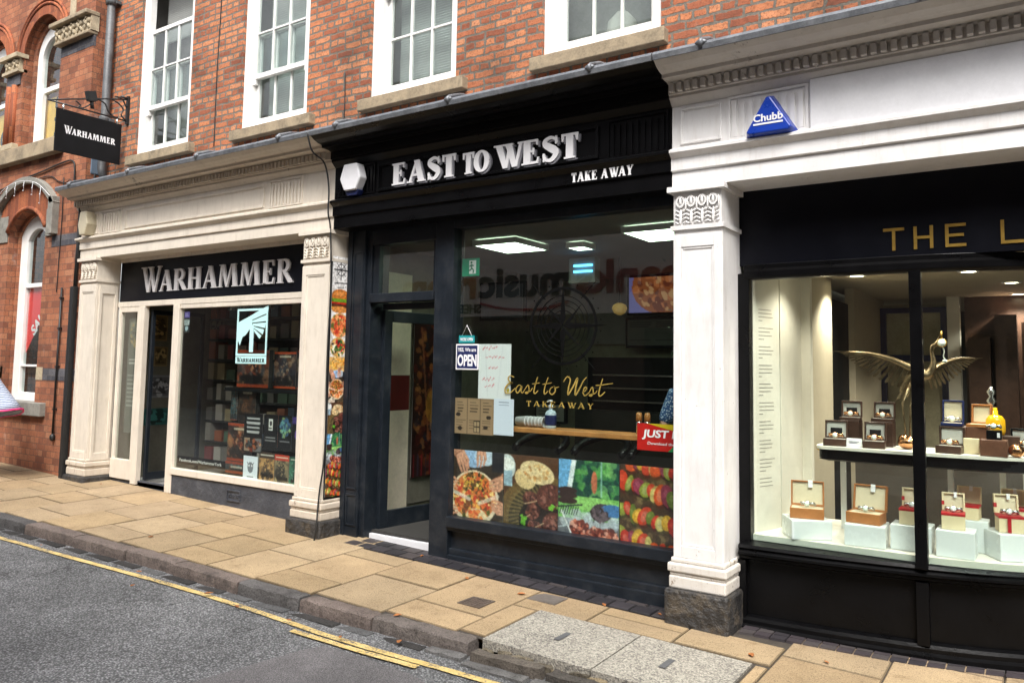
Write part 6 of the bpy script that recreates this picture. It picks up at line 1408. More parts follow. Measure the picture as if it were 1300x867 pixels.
def d_blk(c): c.lines(.15, 1.0, .85, 1.3, 2, (160, 160, 160), .06, .1, True); c.rect(.36, .2, .64, .75, (215, 215, 212)); c.ell(.5, .42, .1, .12, (60, 60, 64)); c.lines(.4, .58, .6, .72, 1, (60, 60, 60), .07)
pap('black book poster with a white sword badge', -7.03, 1.06, .225, .38, (24, 25, 28), d_blk)
pap('black book poster with a swirl of blue and green smoke', -6.795, 1.06, .21, .37, (22, 24, 28), lambda c: (c.speck(.5, .6, .35, .45, [(70, 110, 150), (110, 170, 160), (40, 60, 90), (160, 190, 120)], 70, .1, .7), c.lines(.15, 1.2, .85, 1.4, 1, (150, 150, 155), .06, .1, True)))
pap('black poster with a purple badge beside the cream pilaster', -6.575, 1.05, .2, .36, (26, 26, 30), lambda c: (c.rect(0, 0, 1, .35, (70, 56, 120)), c.ell(.5, .9, .3, .3, (120, 92, 170)), c.ell(.5, .9, .18, .2, (190, 170, 220))))
pap('white sheet with a small grey beast head drawing', -7.345, .6, .24, .25, (226, 232, 242), lambda c: (c.ell(.5, .5, .2, .24, (120, 124, 132)), c.ell(.4, .42, .05, .05, (240, 240, 245)), c.ell(.6, .42, .05, .05, (240, 240, 245)), c.line(.28, .28, .36, .4, .05, (110, 114, 120)), c.line(.72, .28, .64, .4, .05, (110, 114, 120)), c.lines(.3, .86, .7, .96, 1, (110, 110, 120), .05, 0)))
def cov(top, pal): return lambda c: (d_art(c, pal[1], pal, 90), c.rect(0, 0, 1, .26, top), c.lines(.1, .05, .9, .2, 1, (232, 226, 214), .07, .1, True))
pap('tan book cover poster showing a dusty warm battle scene', -7.08, .66, .245, .3, (170, 130, 84), cov((60, 44, 34), [(176, 134, 84), (60, 46, 36), (210, 170, 110), (120, 84, 52)]))
pap('book cover poster with a red band above a dark tower', -6.83, .65, .225, .3, (130, 116, 92), cov((190, 62, 42), [(132, 120, 92), (32, 30, 28), (170, 150, 110), (80, 72, 58)]))
pap('green book cover poster beside the cream pilaster', -6.6, .64, .2, .3, (60, 120, 96), cov((40, 84, 70), [(60, 130, 100), (30, 60, 52), (120, 180, 150), (80, 100, 92)]))
def isheet(label, x, z, w_, h_, bg, draw, y, wall=False): sheet('framed_picture', label, 'picture', 0 if wall else x, z, w_, h_, bg, draw, y, 30, 'pictures on the dark wall inside the games shop', mp=(lambda v: (-9.935-(v[1]-y), x+v[0], v[2])) if wall else None)
for lb, x, z, w_, h_, bg, y, wl in (('tan picture high on the wall seen through the open door', .76, 2.22, .22, .34, (150, 126, 84), 0, 1), ('small tan picture below the high one seen through the open door', .8, 1.8, .2, .26, (140, 120, 82), 0, 1), ('white framed grey picture at eye level through the open door', .76, 1.42, .3, .3, (128, 128, 130), 0, 1), ('dim teal logo panel low on the wall through the open door', .7, .98, .36, .22, (50, 100, 96), 0, 1), ('dim picture high inside beside the window sticker', -9.6, 2.3, .3, .35, (92, 86, 66), 1.4, 0), ('dim grey picture inside behind the emblem', -9.1, 2.25, .3, .3, (80, 80, 74), 1.6, 0), ('pale notice inside below the emblem', -8.7, 1.75, .5, .12, (120, 114, 94), 1.6, 0)):
    isheet(lb, x, z, w_, h_, bg, lambda c: (c.rect(.08, .08, .92, c.H-.08, tuple(v*.75 for v in bg)), c.speck(.5, c.H/2, .36, c.H*.36, [tuple(v*.5 for v in bg), tuple(min(255, v*1.3) for v in bg)], 26, .12), c.lines(.2, c.H*.7, .8, c.H*.9, 1, tuple(v*.3 for v in bg), .05)), y, wl)
def d_stand(c):
    c.rect(.1, .2, .9, .9, (120, 120, 104)); c.speck(.5, .8, .35, .5, [(90, 96, 90), (150, 130, 90), (60, 60, 56)], 60, .12); c.lines(.15, 1.9, .9, 2.2, 2, (190, 190, 185), .06, .1); c.lines(.1, 2.6, .95, 4.2, 8, (150, 152, 150), .07, .5)
sheet('side_poster', 'faded tall poster filling the narrow sidelight of the games shop', 'poster', -9.8, 2.15, .27, 1.45, (78, 84, 80), d_stand, .36, 34)
m = MB()
for k in range(4):
    for j in range(9): [m.box(-9.45+.62*k+.2*q, -9.45+.62*k+.2*q+random.uniform(.1, .18), 1.3, 1.5, .3+.27*j, .3+.27*j+random.uniform(.12, .23), col=random.choice([(.25, .08, .04), (.12, .11, .1), (.06, .1, .15), (.28, .22, .13), (.07, .12, .08), (.3, .27, .24), (.18, .04, .04)])) for q in range(3)]; m.box(-9.48+.62*k, -8.88+.62*k, 1.3, 1.55, .275+.27*j, .295+.27*j, col=(.03, .03, .03))
tag(m.build('shelf_display', 'stock'), 'dim wall of stocked shelves inside the games shop', 'shelves')
# sale sign in the brick building's ground floor window
t = thing('sale_poster', 'red pointed sale poster hanging inside the white arched window', 'poster', (-12.1, .26, 2.2))
m = MB(); m.prism([(-12.2, 2.66), (-11.6, 2.66), (-11.6, 2.4), (-12.2, 1.68)], .215, .22) ; m.build('sheet', M('red poster paper', (.8, .03, .035), .5, .05), t)
m = MB(); a_ = R(42); mp = lambda v: (-11.985+(v[0]*math.cos(a_)-v[2]*math.sin(a_)), v[1], 1.93+(v[0]*math.sin(a_)+v[2]*math.cos(a_)))
bfont(m, 'SALE', 0, 0, .16, .2135, .001, weight=.03, mp=mp); m.build('lettering', 'letter_white', t)
# yellow banner cloths in the arched upper windows
for k, (a, lb) in enumerate(((-12.35, 'yellow banner with dark lettering hanging in the nearer arched upper window'), (-13.95, 'yellow banner hanging in the farther arched upper window'))):
    t = thing('window_banner', lb, 'banner', (a+.5, .3, 4.7)); m = MB(); m.box(a+.24, a+.95, .235, .238, 4.62, 5.4); s_ = m.build('cloth', 'yellow_sheet', t)
    m = MB(); bfont(m, 'BAR', 0, 0, .3, .2985, .001, weight=.02, mp=lambda v: (a+.8-v[2], v[1]-.066, 4.72+v[0])) if k == 0 else m.disc(a+.6, 5.0, .1, .16, .2325, .2335); m.build('lettering', 'black_matt', s_)
m = MB(); m.lathe([(.0, 0), (.13, .02), (.15, .12), (.12, .3), (.05, .38), (.0, .4)], (-2.95, .62, 4.25), 18); tag(m.build('cloth_bundle', 'suede_grey'), 'pale rounded bundle on the sill behind the uncurtained sash window', 'bundle')
t = thing('telephone', 'white desk object lying on the inner sill of the uncurtained sash window', 'desk object', (-2.62, .5, 4.25)); m = MB(); m.box(-2.75, -2.5, .48, .62, 4.28, 4.36, rot=(0, R(-14), 0)); m.build('casing', 'suede_grey', t, .02)


# ================================================================== INSIDE THE TAKEAWAY
def light(kind, name, loc, energy, color, parent, size=.3, sy=None, rot=(0, 0, 0), spot=None):
    l = bpy.data.lights.new(name, kind); l.energy = energy; l.color = color
    if kind == 'AREA': l.size = size; l.shape = 'RECTANGLE'; l.size_y = sy or size
    else: l.shadow_soft_size = size
    if kind == 'SPOT': l.spot_size = R(spot or 90); l.spot_blend = .6
    o = bpy.data.objects.new(name, l); COL.objects.link(o); o.parent = parent; o.location = Vector(loc)-parent.location; o.rotation_euler = rot; return o
for k, (x0, x1, y0, y1, lb) in enumerate(((-4.72, -4.24, .95, 1.52, 'lit square ceiling light panel nearest the takeaway door'), (-3.1, -2.55, .97, 1.52, 'lit square ceiling light panel nearest the white pilaster'), (-3.97, -3.8, 1.5, 1.7, 'small lit ceiling panel between the two square ones'))):
    t = thing('ceiling_light', lb, 'ceiling light', ((x0+x1)/2, (y0+y1)/2, 2.83), 'ceiling lights of the takeaway')
    m = MB(); m.box(x0, x1, y0, y1, 2.8, 2.812); m.build('diffuser', 'lamp_panel', t)
    m = MB(); 
    for q in ((x0-.02, x0, y0-.02, y1+.02), (x1, x1+.02, y0-.02, y1+.02), (x0, x1, y0-.02, y0), (x0, x1, y1, y1+.02)): m.box(*q, 2.796, 2.85)
    m.build('frame', 'white_plastic', t)
m = MB(); m.box(-3.9, -2.1, .32, .58, 1.06, 1.10); tag(m.build('window_counter', 'wood', None, .006), 'long honey wood counter running behind the takeaway window', 'counter')
t = thing('cup_stack', 'stack of white paper cups lying on its side on the wooden counter', 'cups', (-3.74, .45, 1.1))
for k in range(6):
    m = MB(); x = -3.85+.035*k; m.lathe([(.036, 0), (.044, .1), (.046, .1), (.046, .106), (.04, .106), (.034, .004)], (0, 0, 0), 16); m.v = [(x+v[2], .45+v[0], 1.147+v[1]) for v in m.v]; m.build('cup', 'white_plastic', t)
t = thing('sanitiser_bottle', 'clear pump bottle of hand gel with a blue label on the wooden counter', 'bottle', (-3.51, .45, 1.1))
m = MB(); m.lathe([(.0, 0), (.046, 0), (.048, .01), (.048, .12), (.035, .145), (.016, .152), (.016, .17), (0, .17)], (-3.51, .45, 1.1), 20); bt = m.build('bottle_body', M('gel', (.45, .55, .62), .15, .05), t)
m = MB(); m.lathe([(.0485, .025), (.0495, .03), (.0495, .105), (.0485, .11)], (-3.51, .45, 1.1), 20); m.build('bottle_label', 'navy_plastic', bt)
m = MB(); m.lathe([(0, .165), (.02, .165), (.02, .19), (.008, .195), (.008, .215), (.014, .22), (.014, .235), (0, .235)], (-3.51, .45, 1.1), 14); m.tube([(-3.51, .45, 1.328), (-3.51, .405, 1.328), (-3.51, .4, 1.318)], .006, 6); m.build('pump', 'white_plastic', t)
for k, (x, lb) in enumerate(((-2.705, 'wooden topped glass shaker at the counter end, away from the white pilaster'), (-2.635, 'wooden topped glass shaker at the counter end, by the patterned shirt'))):
    t = thing('shaker', lb, 'shaker', (x, .46, 1.1)); m = MB(); m.lathe([(0, 0), (.022, 0), (.024, .09), (.02, .1), (0, .1)], (x, .46, 1.1), 14); m.build('jar', 'steel', t)
    m = MB(); m.lathe([(0, .1), (.024, .1), (.024, .15), (.018, .165), (0, .17)], (x, .46, 1.1), 14); m.build('top', 'wood', t)
for k, (x, lb) in enumerate(((-3.92, 'dark tub chair nearest the door behind the food pictures'), (-3.3, 'dark tub chair between the other two behind the food pictures'), (-2.75, 'dark tub chair nearest the white pilaster behind the food pictures'))):
    t = thing('tub_chair', lb, 'chair', (x, .95, .04), 'tub chairs at the takeaway counter')
    m = MB(); m.tube([(x+.24*math.cos(R(a)), .95+.24*math.sin(R(a)), .9+.1*math.sin(R(a))) for a in range(-20, 201, 20)], .035, 8); bk = m.build('backrest', 'black', t)
    m = MB(); m.lathe([(0, .6), (.2, .6), (.22, .64), (.2, .68), (0, .68)], (x, .95, .04), 20); m.build('seat', 'black_matt', t)
    for a in (45, 135, 225, 315):
        m = MB(); m.tube([(x+.13*math.cos(R(a)), .95+.13*math.sin(R(a)), .66), (x+.2*math.cos(R(a)), .95+.2*math.sin(R(a)), .04)], .012, 6); m.build('leg', 'iron', t)
def screen(label, x0, x1, z0, z1, y, draw, bg=(60, 62, 70), mat='poster_lit', name='menu_screen', cat='screen'):
    t = thing(name, label, cat, ((x0+x1)/2, y, z0)); m = MB(); m.box(x0-.03, x1+.03, y, y+.05, z0-.03, z1+.03); m.build('casing', 'black_matt', t, .005)
    c = Cv(x1-x0, z1-z0, bg, 60); draw(c); c.build('display', x0, z1, y-.003, .002, t, mat=mat)
screen('dim hanging screen beside the compass emblem inside the takeaway', -5.55, -4.97, 2.17, 2.56, 2.2, lambda c: c.rect(.05, .05, .95, .55, (40, 42, 52)), (30, 30, 38), 'poster')
screen('bright menu screen with a pizza picture near the white pilaster', -4.66, -3.8, 2.35, 2.82, 4.3, lambda c: (c.ell(.55, .15, .5, .42, (160, 90, 50)), c.speck(.55, .15, .45, .36, [(200, 120, 70), (120, 60, 40), (210, 160, 110)], 90, .05)), (120, 120, 185))
screen('grey printed menu board below the bright menu screen', -4.68, -3.9, 1.92, 2.26, 4.3, lambda c: (c.lines(.05, .04, .45, .36, 9, (60, 60, 60), .014), c.lines(.52, .04, .95, .36, 9, (60, 60, 60), .014)), (112, 112, 108), 'poster', 'menu_board', 'menu board')
screen('small pale menu sheet beside the compass emblem low on the back wall', -5.4, -5.0, .95, 1.15, 3.2, lambda c: c.lines(.1, .05, .9, .45, 4, (90, 90, 90), .03), (140, 140, 136), 'poster', 'menu_board', 'menu board')
t = thing('insect_light', 'grey wall unit with two glowing blue tubes hanging inside the takeaway', 'insect light', (-4.26, 2.3, 2.54))
m = MB(); m.box(-4.43, -4.1, 2.3, 2.42, 2.54, 2.82); m.build('casing', 'room_grey', t, .006)
for z in (2.72, 2.655):
    m = MB(); m.box(-4.36, -4.13, 2.285, 2.298, z, z+.022); m.build('tube', 'screen_blue', t)
t = thing('pendant_lamp', 'amber glass lantern hanging inside the takeaway', 'lamp', (-3.95, 2.6, 2.2))
m = MB(); m.lathe([(.02, .0), (.06, .02), (.085, .07), (.07, .11), (.03, .13)], (-3.95, 2.6, 2.2), 12); m.build('lamp_shade', 'amber', t)
m = MB(); m.tube([(-3.95, 2.6, 2.32), (-3.95, 2.6, 2.85)], .006, 6); m.build('cord', 'iron', t)
t = thing('hanging_plant', 'trailing leafy plant hanging inside by the white pilaster', 'plant', (-2.5, .75, 2.7))
m = MB(); lv = random.Random(3)
for k in range(260):
    u = lv.random(); x = -2.36+lv.gauss(0, .1)*(1-.35*u); z = 2.72-u*1.15; y = .7+lv.gauss(0, .07); a = lv.uniform(0, 6.28); s_ = lv.uniform(.012, .028)
    d = Vector((math.cos(a), lv.uniform(-.5, .5), math.sin(a))).normalized()*s_; n_ = d.orthogonal().normalized()*s_*.45
    p = Vector((x, y, z)); m.add([p-d, p+n_, p+d*1.3, p-n_], [(0, 1, 2, 3)])
m.build('foliage', 'plant', t, fix=False)
m = MB(); m.lathe([(0, 0), (.09, 0), (.11, .1), (0, .1)], (-2.36, .7, 2.7), 14); m.build('pot', 'room_dark', t)
# mural hanging on the side wall
c = Cv(.62, 1.75, (44, 20, 18), 50); c.speck(.5, 1.4, .5, 1.4, [(96, 30, 24), (150, 84, 40), (40, 44, 60), (70, 24, 22), (28, 20, 20), (170, 110, 60)], 260, .07, .6)
c.line(.2, .2, .45, 2.2, .05, (150, 90, 60), .7); c.line(.6, .3, .5, 2.0, .05, (170, 150, 140), .6); c.ell(.55, 1.6, .2, .3, (196, 140, 50), 0, .6)
for k in range(9): c.line(.06+.11*k, 2.45, .06+.11*k, 2.82, .03, [(140, 34, 40), (60, 60, 76)][k % 2], .8)
o = c.build('wall_hanging', 0, 0, 0, .01, mp=lambda v: (-5.84-v[1], 1.36+v[0], 2.14+v[2])); tag(o, 'dark red patterned fabric hanging with a fringe on the takeaway side wall', 'wall hanging')
t = thing('oven_rack', 'dark steel oven shelves at the back of the takeaway', 'oven', (-3.9, 3.6, 1.1))
m = MB(); m.box(-4.9, -3.5, 3.62, 3.9, 1.1, 1.75); m.build('oven_body', 'black_matt', t)
for z in (1.2, 1.36, 1.52):
    m = MB(); m.box(-4.8, -3.6, 3.56, 3.6, z, z+.02); m.build('rail', 'steel', t)

# ================================================================== INSIDE THE JEWELLER'S WINDOW
for k, (x, y, lb) in enumerate(((-1.41, 2.14, 'round ceiling downlight near the cream side wall'), (-.56, 2.21, 'round ceiling downlight just beyond the dark window mullion'), (-.3, 3.27, 'nearest of the row of round downlights behind the yellow bottle'), (-.29, 4.5, 'second of the row of round downlights behind the yellow bottle'), (-.3, 5.8, 'farthest of the row of round downlights behind the yellow bottle'), (-1.3, .75, 'round downlight over the wooden watch boxes, hidden above the window head'), (-.45, .85, 'round downlight over the cream and red boxes, hidden above the window head'), (.0, 1.0, 'round downlight by the curved end of the window, hidden above its head'))):
    t = thing('downlight', lb, 'ceiling light', (x, y, 2.46), 'downlights of the display window')
    m = MB(); m.lathe([(.05, -.004), (.075, -.012), (.085, -.002), (.085, .0), (.05, .0)], (x, y, 2.459), 20); m.build('trim', 'white_plastic', t)
    m = MB(); m.lathe([(0, -.006), (.055, -.006), (.055, -.003), (0, -.003)], (x, y, 2.459), 18); m.build('lens', 'downlight', t)
    light('SPOT', 'lamp', (x, y, 2.44), 30 if y < 1.2 else 75, (1, .9, .76), t, .05, spot=125)
def rotz(v, piv, a): dx, dy = v[0]-piv[0], v[1]-piv[1]; return (piv[0]+dx*math.cos(a)-dy*math.sin(a), piv[1]+dx*math.sin(a)+dy*math.cos(a), v[2])
def plinth(label, x, y, w_, d_, h_, th):
    m = MB(); m.box(x-w_/2, x+w_/2, y-d_/2, y+d_/2, .4705, .47+h_); m.v = [rotz(v, (x, y), R(th)) for v in m.v]
    tag(m.build('display_plinth', 'perspex', None, .006), label, 'plinth', 'white display plinths')
def watch(label, x, y, z, s=1.0, mt='steel', group='watches on display'):
    t = thing('watch', label, 'watch', (x, y, z), group); m = MB(); c = (x, y-.004*s, z+.024*s)
    m.lathe([(0, -.006*s), (.016*s, -.006*s), (.019*s, 0), (.019*s, .004*s), (0, .004*s)], c, 16, axis='y'); m.build('case', mt, t)
    m = MB(); m.lathe([(0, -.0075*s), (.0145*s, -.0075*s), (.0145*s, -.0062*s), (0, -.0062*s)], c, 16, axis='y'); m.build('dial', 'dial', t)
    m = MB(); m.tube([(x-.017*s, y, z+.024*s), (x-.036*s, y+.012*s, z+.026*s), (x-.038*s, y+.03*s, z+.016*s)], .009*s, 8); m.tube([(x+.017*s, y, z+.024*s), (x+.036*s, y+.012*s, z+.026*s), (x+.038*s, y+.03*s, z+.016*s)], .009*s, 8); m.build('strap', mt, t)
def wbox(label, x, y, z, w_, d_, h_, lh, body, lining, th=0, lid=100, ribbon=False, plaque=False, wlabel=None, group='open watch boxes', wm='steel', price=False):
    t = thing('watch_box', label, 'watch box', (x, y, z), group); a = R(th); e = .008
    def bld(m, n, mt, p, bv=.002): m.v = [rotz(v, (x, y), a) for v in m.v]; return m.build(n, mt, p, bv)
    m = MB(); x0, x1, y0, y1 = x-w_/2, x+w_/2, y-d_/2, y+d_/2; m.box(x0, x1, y0, y0+e, z, z+h_); m.box(x0, x1, y1-e, y1, z, z+h_); m.box(x0, x0+e, y0+e, y1-e, z, z+h_); m.box(x1-e, x1, y0+e, y1-e, z, z+h_); m.box(x0+e, x1-e, y0+e, y1-e, z, z+h_*.6); bs_ = bld(m, 'base', body, t)
    m = MB(); m.box(x0+e, x1-e, y0+e, y1-e, z+h_*.62, z+h_*.94); bld(m, 'cushion', lining, bs_)
    lt = .03
    def tip(m): 
        q = R(lid-90); m.v = [(v[0], y1+(v[1]-y1)*math.cos(q)+(v[2]-z-h_)*math.sin(q), z+h_-(v[1]-y1)*math.sin(q)+(v[2]-z-h_)*math.cos(q)) for v in m.v]; return m
    m = MB(); m.frame(x0, x1, z+h_, z+h_+lh, y1-.002, y1+lt, e*1.3); m.box(x0+e, x1-e, y1+lt-.006, y1+lt-.001, z+h_+e, z+h_+lh-e); ld = bld(tip(m), 'lid', body, t)
    m = MB(); m.box(x0+e*1.3, x1-e*1.3, y1+.012, y1+lt-.007, z+h_+e*1.3, z+h_+lh-e*1.3); bld(tip(m), 'lining', lining, ld)
    if plaque:
        m = MB(); m.box(x-w_*.26, x+w_*.26, y1+.002, y1+.006, z+h_+lh*.18, z+h_+lh*.58); bld(tip(m), 'plaque', 'black_matt', ld); 
    if price:
        m = MB(); m.box(x+w_*.02, x+w_*.16, y1-.006, y1-.003, z+h_+lh*.72, z+h_+lh*1.02); bld(tip(m), 'price_tag', 'letter_white', ld)
    if ribbon:
        m = MB(); m.box(x0-.0015, x1+.0015, y0-.0015, y1+.0015, z+h_*.86, z+h_*1.005); bld(m, 'ribbon', 'ribbon', bs_, 0)
        m = MB(); m.box(x0-.0015, x0+.014, y1-.004, y1+lt+.001, z+h_+lh*.3, z+h_+lh*.52); bld(tip(m), 'ribbon', 'ribbon', ld, 0)
    if wlabel: watch(wlabel, *rotz((x, y-d_*.05, z+h_*.94), (x, y), a), 1.15, wm)
# plinths and boxes on the display floor
plinth('white plinth turned corner first beneath the wooden box by the printed cream panel', -1.46, .52, .27, .26, .13, 30)
plinth('white plinth under the second wooden watch box', -1.07, .52, .25, .24, .14, 3); plinth('white plinth half hidden by the black mullion', -.8, .56, .24, .2, .16, 0)
plinth('white plinth just past the mullion under a cream box', -.545, .52, .215, .2, .165, 0); plinth('taller white plinth standing behind the one just past the mullion', -.46, .76, .16, .16, .2, 0)
plinth('white plinth turned corner first near the curved end of the window', -.26, .66, .24, .24, .165, 28); plinth('white plinth at the curved end of the window', .02, .8, .24, .22, .165, 20)
wbox('tan wooden watch box open on the corner plinth', -1.455, .52, .601, .22, .15, .07, .17, 'leather_tan', 'suede', 12, 102, wlabel='steel watch lying in the corner wooden box', price=True)
wbox('tan wooden watch box open on the second plinth', -1.075, .52, .611, .215, .15, .07, .17, 'leather_tan', 'suede', -6, 102, wlabel='steel watch lying in the second wooden box', price=True)
wbox('cream box with red ribbon half hidden by the black mullion', -.8, .56, .631, .14, .13, .1, .12, 'card_cream', 'suede', 0, 98, True, wlabel='steel watch in the cream box behind the mullion', price=True)
wbox('cream box with red ribbon just past the mullion', -.56, .52, .636, .13, .12, .1, .115, 'card_cream', 'suede', 4, 98, True, wlabel='steel watch in the cream box just past the mullion', price=True)
wbox('cream box with red ribbon on the taller plinth behind', -.5, .76, .671, .14, .12, .09, .11, 'card_cream', 'suede', -4, 98, True, price=True)
wbox('cream box tied with a vertical red ribbon near the curved end', -.265, .64, .636, .135, .12, .1, .12, 'card_cream', 'suede', 14, 98, True, wlabel='steel watch in the cream box with the vertical ribbon', price=True)
wbox('cream box with red ribbon standing behind the vertically tied one', -.25, .9, .63, .13, .12, .12, .11, 'card_cream', 'suede', 4, 98, True, price=True)
wbox('cream box with red ribbon at the curved end of the window', .02, .8, .636, .15, .13, .1, .12, 'card_cream', 'suede', 16, 98, True, wlabel='steel watch in the cream box at the curved end')
m = MB(); m.box(-.27, -.25, .566, .57, .637, .735); tag(m.build('gift_ribbon', 'ribbon'), 'vertical red ribbon down the front of a cream box', 'ribbon')
# boxes on the shelf
S0 = 1.0905
def riser(label, x, y, w_, h_, mt='wood_dark'):
    m = MB(); m.box(x-w_/2, x+w_/2, y-.06, y+.08, S0, S0+h_); tag(m.build('display_riser', mt, None, .003), label, 'riser', 'dark risers on the shelf')
wbox('dark brown watch box open at the shelf end', -1.3, .7, S0, .15, .12, .05, .125, 'wood_dark', 'suede_grey', 6, 98, plaque=True, wlabel='watch in the dark box at the shelf end', wm='copper')
riser('dark riser under the upper box at the shelf end', -1.235, .9, .13, .175)
wbox('dark brown watch box raised behind the one at the shelf end', -1.235, .9, S0+.1755, .14, .11, .02, .115, 'wood_dark', 'suede_grey', 4, 98, plaque=True, wlabel='watch in the raised box at the shelf end', wm='copper')
wbox('dark brown watch box open beside the white card', -1.045, .7, S0, .14, .12, .05, .125, 'wood_dark', 'suede_grey', 4, 98, plaque=True, wlabel='watch in the dark box beside the white card', wm='copper')
riser('dark riser under the upper box beside the bird', -1.02, .9, .14, .175)
wbox('dark brown watch box raised behind the one beside the white card', -1.02, .9, S0+.1755, .14, .11, .02, .115, 'wood_dark', 'suede_grey', 0, 98, plaque=True, wlabel='watch in the raised box beside the bird', wm='copper')
t = thing('price_card', 'small white card with a blue line standing between dark watch boxes', 'card', (-1.17, .68, S0)); m = MB(); m.box(-1.222, -1.122, .68, .684, S0, S0+.06, rot=(R(-12), 0, 0)); m.build('card', 'letter_white', t)
m = MB(); m.box(-1.205, -1.14, .676, .678, S0+.035, S0+.038); m.box(-1.205, -1.15, .676, .678, S0+.025, S0+.028); m.build('print', 'navy_plastic', t)
wbox('navy watch box with cream lining at the back beyond the mullion', -.585, .88, S0+.17, .13, .12, .02, .15, 'navy_plastic', 'suede', 0, 98, wlabel='watch draped on the navy box', wm='steel')
riser('black riser under the navy watch box', -.585, .88, .15, .1695, 'black_matt')
wbox('dark box with pale pink lining in front of the navy box', -.585, .69, S0, .15, .12, .05, .12, 'wood_dark', 'suede_grey', -6, 98, wlabel='watch in the dark box with pale pink lining', wm='copper')
m = MB(); m.box(-.51, -.42, .72, .76, S0, S0+.1); tag(m.build('cream_card_box', 'card_cream', None, .003), 'plain cream card box between dark boxes on the shelf', 'box')
wbox('orange leather watch box open beside the yellow bottle', -.43, .86, S0+.17, .12, .11, .02, .13, 'leather_tan', 'suede', -12, 98)
riser('brown riser under the orange leather box', -.44, .87, .16, .1695, 'wood_mid')
m = MB(); m.box(-.41, -.26, .62, .74, S0, S0+.105); tag(m.build('wooden_box', 'wood_mid', None, .004), 'closed walnut box at the front of the shelf', 'box')
t = thing('black_case', 'small black case with a white tag on top of the walnut box', 'case', (-.34, .68, S0+.106)); m = MB(); m.box(-.375, -.29, .65, .72, S0+.106, S0+.165); m.build('case_body', 'black', t, .005); m = MB(); m.box(-.315, -.3, .646, .649, S0+.12, S0+.15); m.build('tag', 'letter_white', t)
watch('watch lying on the small black case', -.335, .68, S0+.166, 1.0)
m = MB(); m.lathe([(0, 0), (.05, .0), (.058, .03), (.056, .1), (.04, .125), (.016, .135), (.016, .16), (.012, .162), (.012, .18), (0, .18)], (-.335, .9, S0+.12), 20); tag(m.build('yellow_bottle', 'yellow_glaze'), 'round shouldered bright yellow bottle among the boxes', 'bottle'); 
m = MB(); m.box(-.4, -.2, .84, .96, S0, S0+.119); tag(m.build('bottle_stand', 'wood_dark', None, .004), 'dark block under the yellow bottle', 'block')
m = MB(); m.lathe([(.004, 0), (.03, .02), (.012, .05), (.032, .08), (.012, .11), (.028, .14), (.01, .17), (0, .18)], (-.36, 1.0, S0+.26), 14); m.lathe([(0, 0), (.04, 0), (.04, .26), (0, .26)], (-.36, 1.0, S0), 14); tag(m.build('glass_ornament', 'steel'), 'stacked silver bead ornament behind the yellow bottle', 'ornament')
for x, y, r_, lb in ((-.215, .68, .046, 'polished copper ball at the shelf front beside the walnut box'), (-.1, .8, .045, 'polished copper ball near the curved end of the shelf')):
    m = MB(); m.ell((x, y, S0+r_*.9), (r_, r_, r_*.9), 22, 14); tag(m.build('copper_ball', 'copper'), lb, 'ornament')
wbox('black watch box open at the curved end of the shelf', -.17, .86, S0, .14, .12, .06, .11, 'black', 'suede_grey', 10, 98, wlabel='watch in the black box at the curved end', wm='copper')
wbox('dark brown watch box beyond the copper ball on the shelf', -.0, .86, S0, .14, .12, .06, .12, 'wood_dark', 'suede', 16, 98)
# bronze bird
t = thing('bird_statue', 'gilded heron statue with spread wings standing on a copper rock on the shelf', 'statue', (-.85, .8, S0))
m = MB(); m.ell((-.85, .78, S0+.045), (.062, .055, .045), 16, 10); m.ell((-.87, .77, S0+.07), (.035, .035, .03), 12, 8); m.build('rock', 'copper', t)
bp = [(-.90, 1.475), (-.87, 1.53), (-.82, 1.585), (-.77, 1.60), (-.73, 1.60), (-.705, 1.63), (-.69, 1.68), (-.695, 1.73), (-.70, 1.765), (-.692, 1.795), (-.675, 1.81), (-.655, 1.85), (-.638, 1.905)]
rr = [.01, .024, .042, .046, .037, .026, .018, .013, .012, .017, .014, .006, .002]
cp_ = catmull([(a, .9, c) for a, c in bp], 4); rc = list(np.interp(np.linspace(0, len(bp)-1, len(cp_)), range(len(bp)), rr))
m = MB(); m.tube([tuple(p) for p in cp_], rc, 14); body = m.build('body', 'bronze', t)
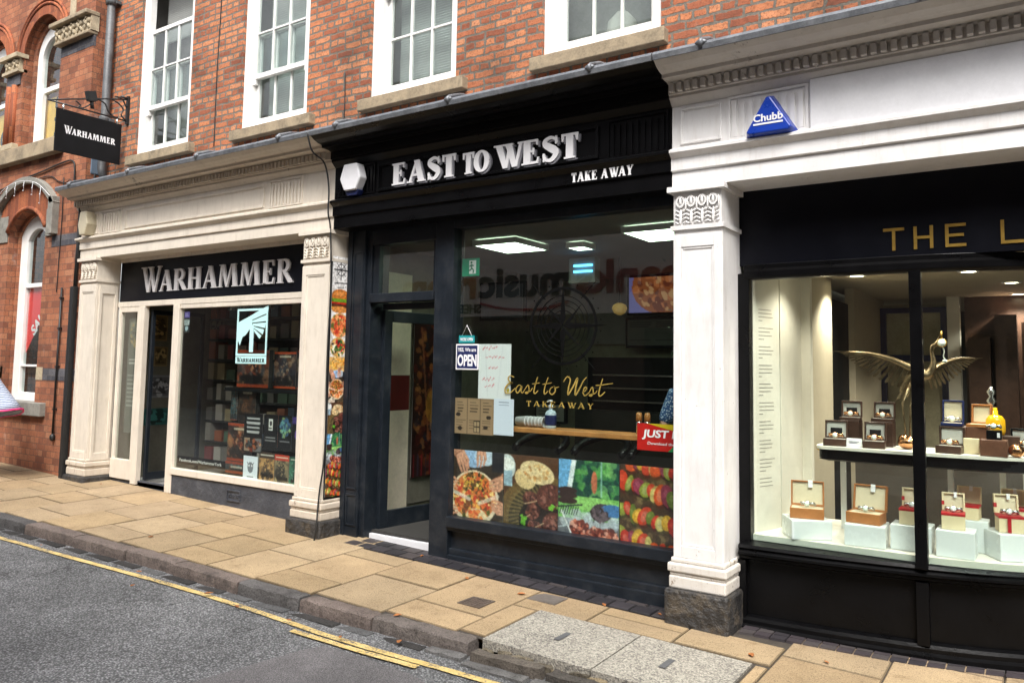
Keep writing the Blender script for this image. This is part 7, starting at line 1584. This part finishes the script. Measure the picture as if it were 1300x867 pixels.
def wing(root, tip, drop, n=15, dep=0.0):
    m = MB(); rt_, tp = Vector(root), Vector(tip); ar = [rt_.lerp(tp, f)+Vector((0, 0, .035*math.sin(math.pi*f))) for f in np.linspace(0, 1, n)]
    m.tube([tuple(p) for p in ar], list(np.linspace(.026, .006, n)), 8)
    d0 = (tp-rt_).normalized()
    for row, (ln, of) in enumerate(((.85, 0), (.5, .004))):
        for i in range(n):
            f = i/(n-1); L_ = drop*ln*(.55+.6*math.sin(math.pi*min(1, f*.8+.25))); dr = (Vector((0, .12, -1))*(1-.75*f)+d0*(.25+1.1*f)).normalized()
            p = ar[i]+Vector((0, of-.004, 0)); q = p+dr*L_; sd_ = d0*(.014)
            vs = [p-sd_, p+sd_, q+sd_*.8, q+dr*.012, q-sd_*.8]; vs = vs+[v+Vector((0, .003, 0)) for v in vs]
            m.add(vs, [(0, 1, 2, 3, 4), (9, 8, 7, 6, 5)]+[(k, k+5, (k+1) % 5+5, (k+1) % 5) for k in range(5)])
    return m.build('wing', 'bronze', t)
wing((-.80, .88, 1.63), (-1.25, .86, 1.755), .17, 19); wing((-.73, .93, 1.615), (-.47, 1.25, 1.72), .14, 17)
m = MB()
for k in range(6):
    a = Vector((-.865+.006*k, .9-.01*k, 1.53)); b_ = Vector((-.925+.012*k, .9+.006*(k-3), 1.42+.004*k)); sd_ = Vector((.009, 0, .004)); m.add([a-sd_, a+sd_, b_+sd_, b_-sd_], [(0, 1, 2, 3)]); m.add([a-sd_+Vector((0, .003, 0)), a+sd_+Vector((0, .003, 0)), b_+sd_+Vector((0, .003, 0)), b_-sd_+Vector((0, .003, 0))], [(3, 2, 1, 0)])
m.build('tail', 'bronze', t)
for pts in ([(-.83, .88, 1.545), (-.885, .86, 1.40), (-.86, .79, S0+.09)], [(-.79, .9, 1.545), (-.84, .88, 1.38), (-.835, .8, S0+.08)]):
    m = MB(); m.tube(pts, [.014, .007, .006], 8); m.build('leg', 'bronze', t)
t = thing('pocket_watch', 'pale faced pocket watch hanging from the beak of the bird statue', 'watch', (-.635, .89, 1.82))
m = MB(); m.lathe([(0, -.01), (.027, -.01), (.031, -.004), (.031, .006), (0, .008)], (-.635, .885, 1.82), 22, axis='y'); m.tube([(-.635, .885, 1.85), (-.638, .89, 1.9)], .005, 6); m.build('case', 'gold', t)
m = MB(); m.lathe([(0, -.0125), (.025, -.0125), (.025, -.0105), (0, -.0105)], (-.635, .885, 1.82), 22, axis='y'); m.build('dial', 'dial', t)
m = MB(); m.tube([tuple(p) for p in catmull([(-.632, .885, 1.79), (-.622, .885, 1.76), (-.628, .885, 1.73), (-.62, .885, 1.705)], 5)], .004, 6); m.ell((-.62, .885, 1.695), (.016, .008, .012), 10, 6); m.build('chain', 'dial', t)
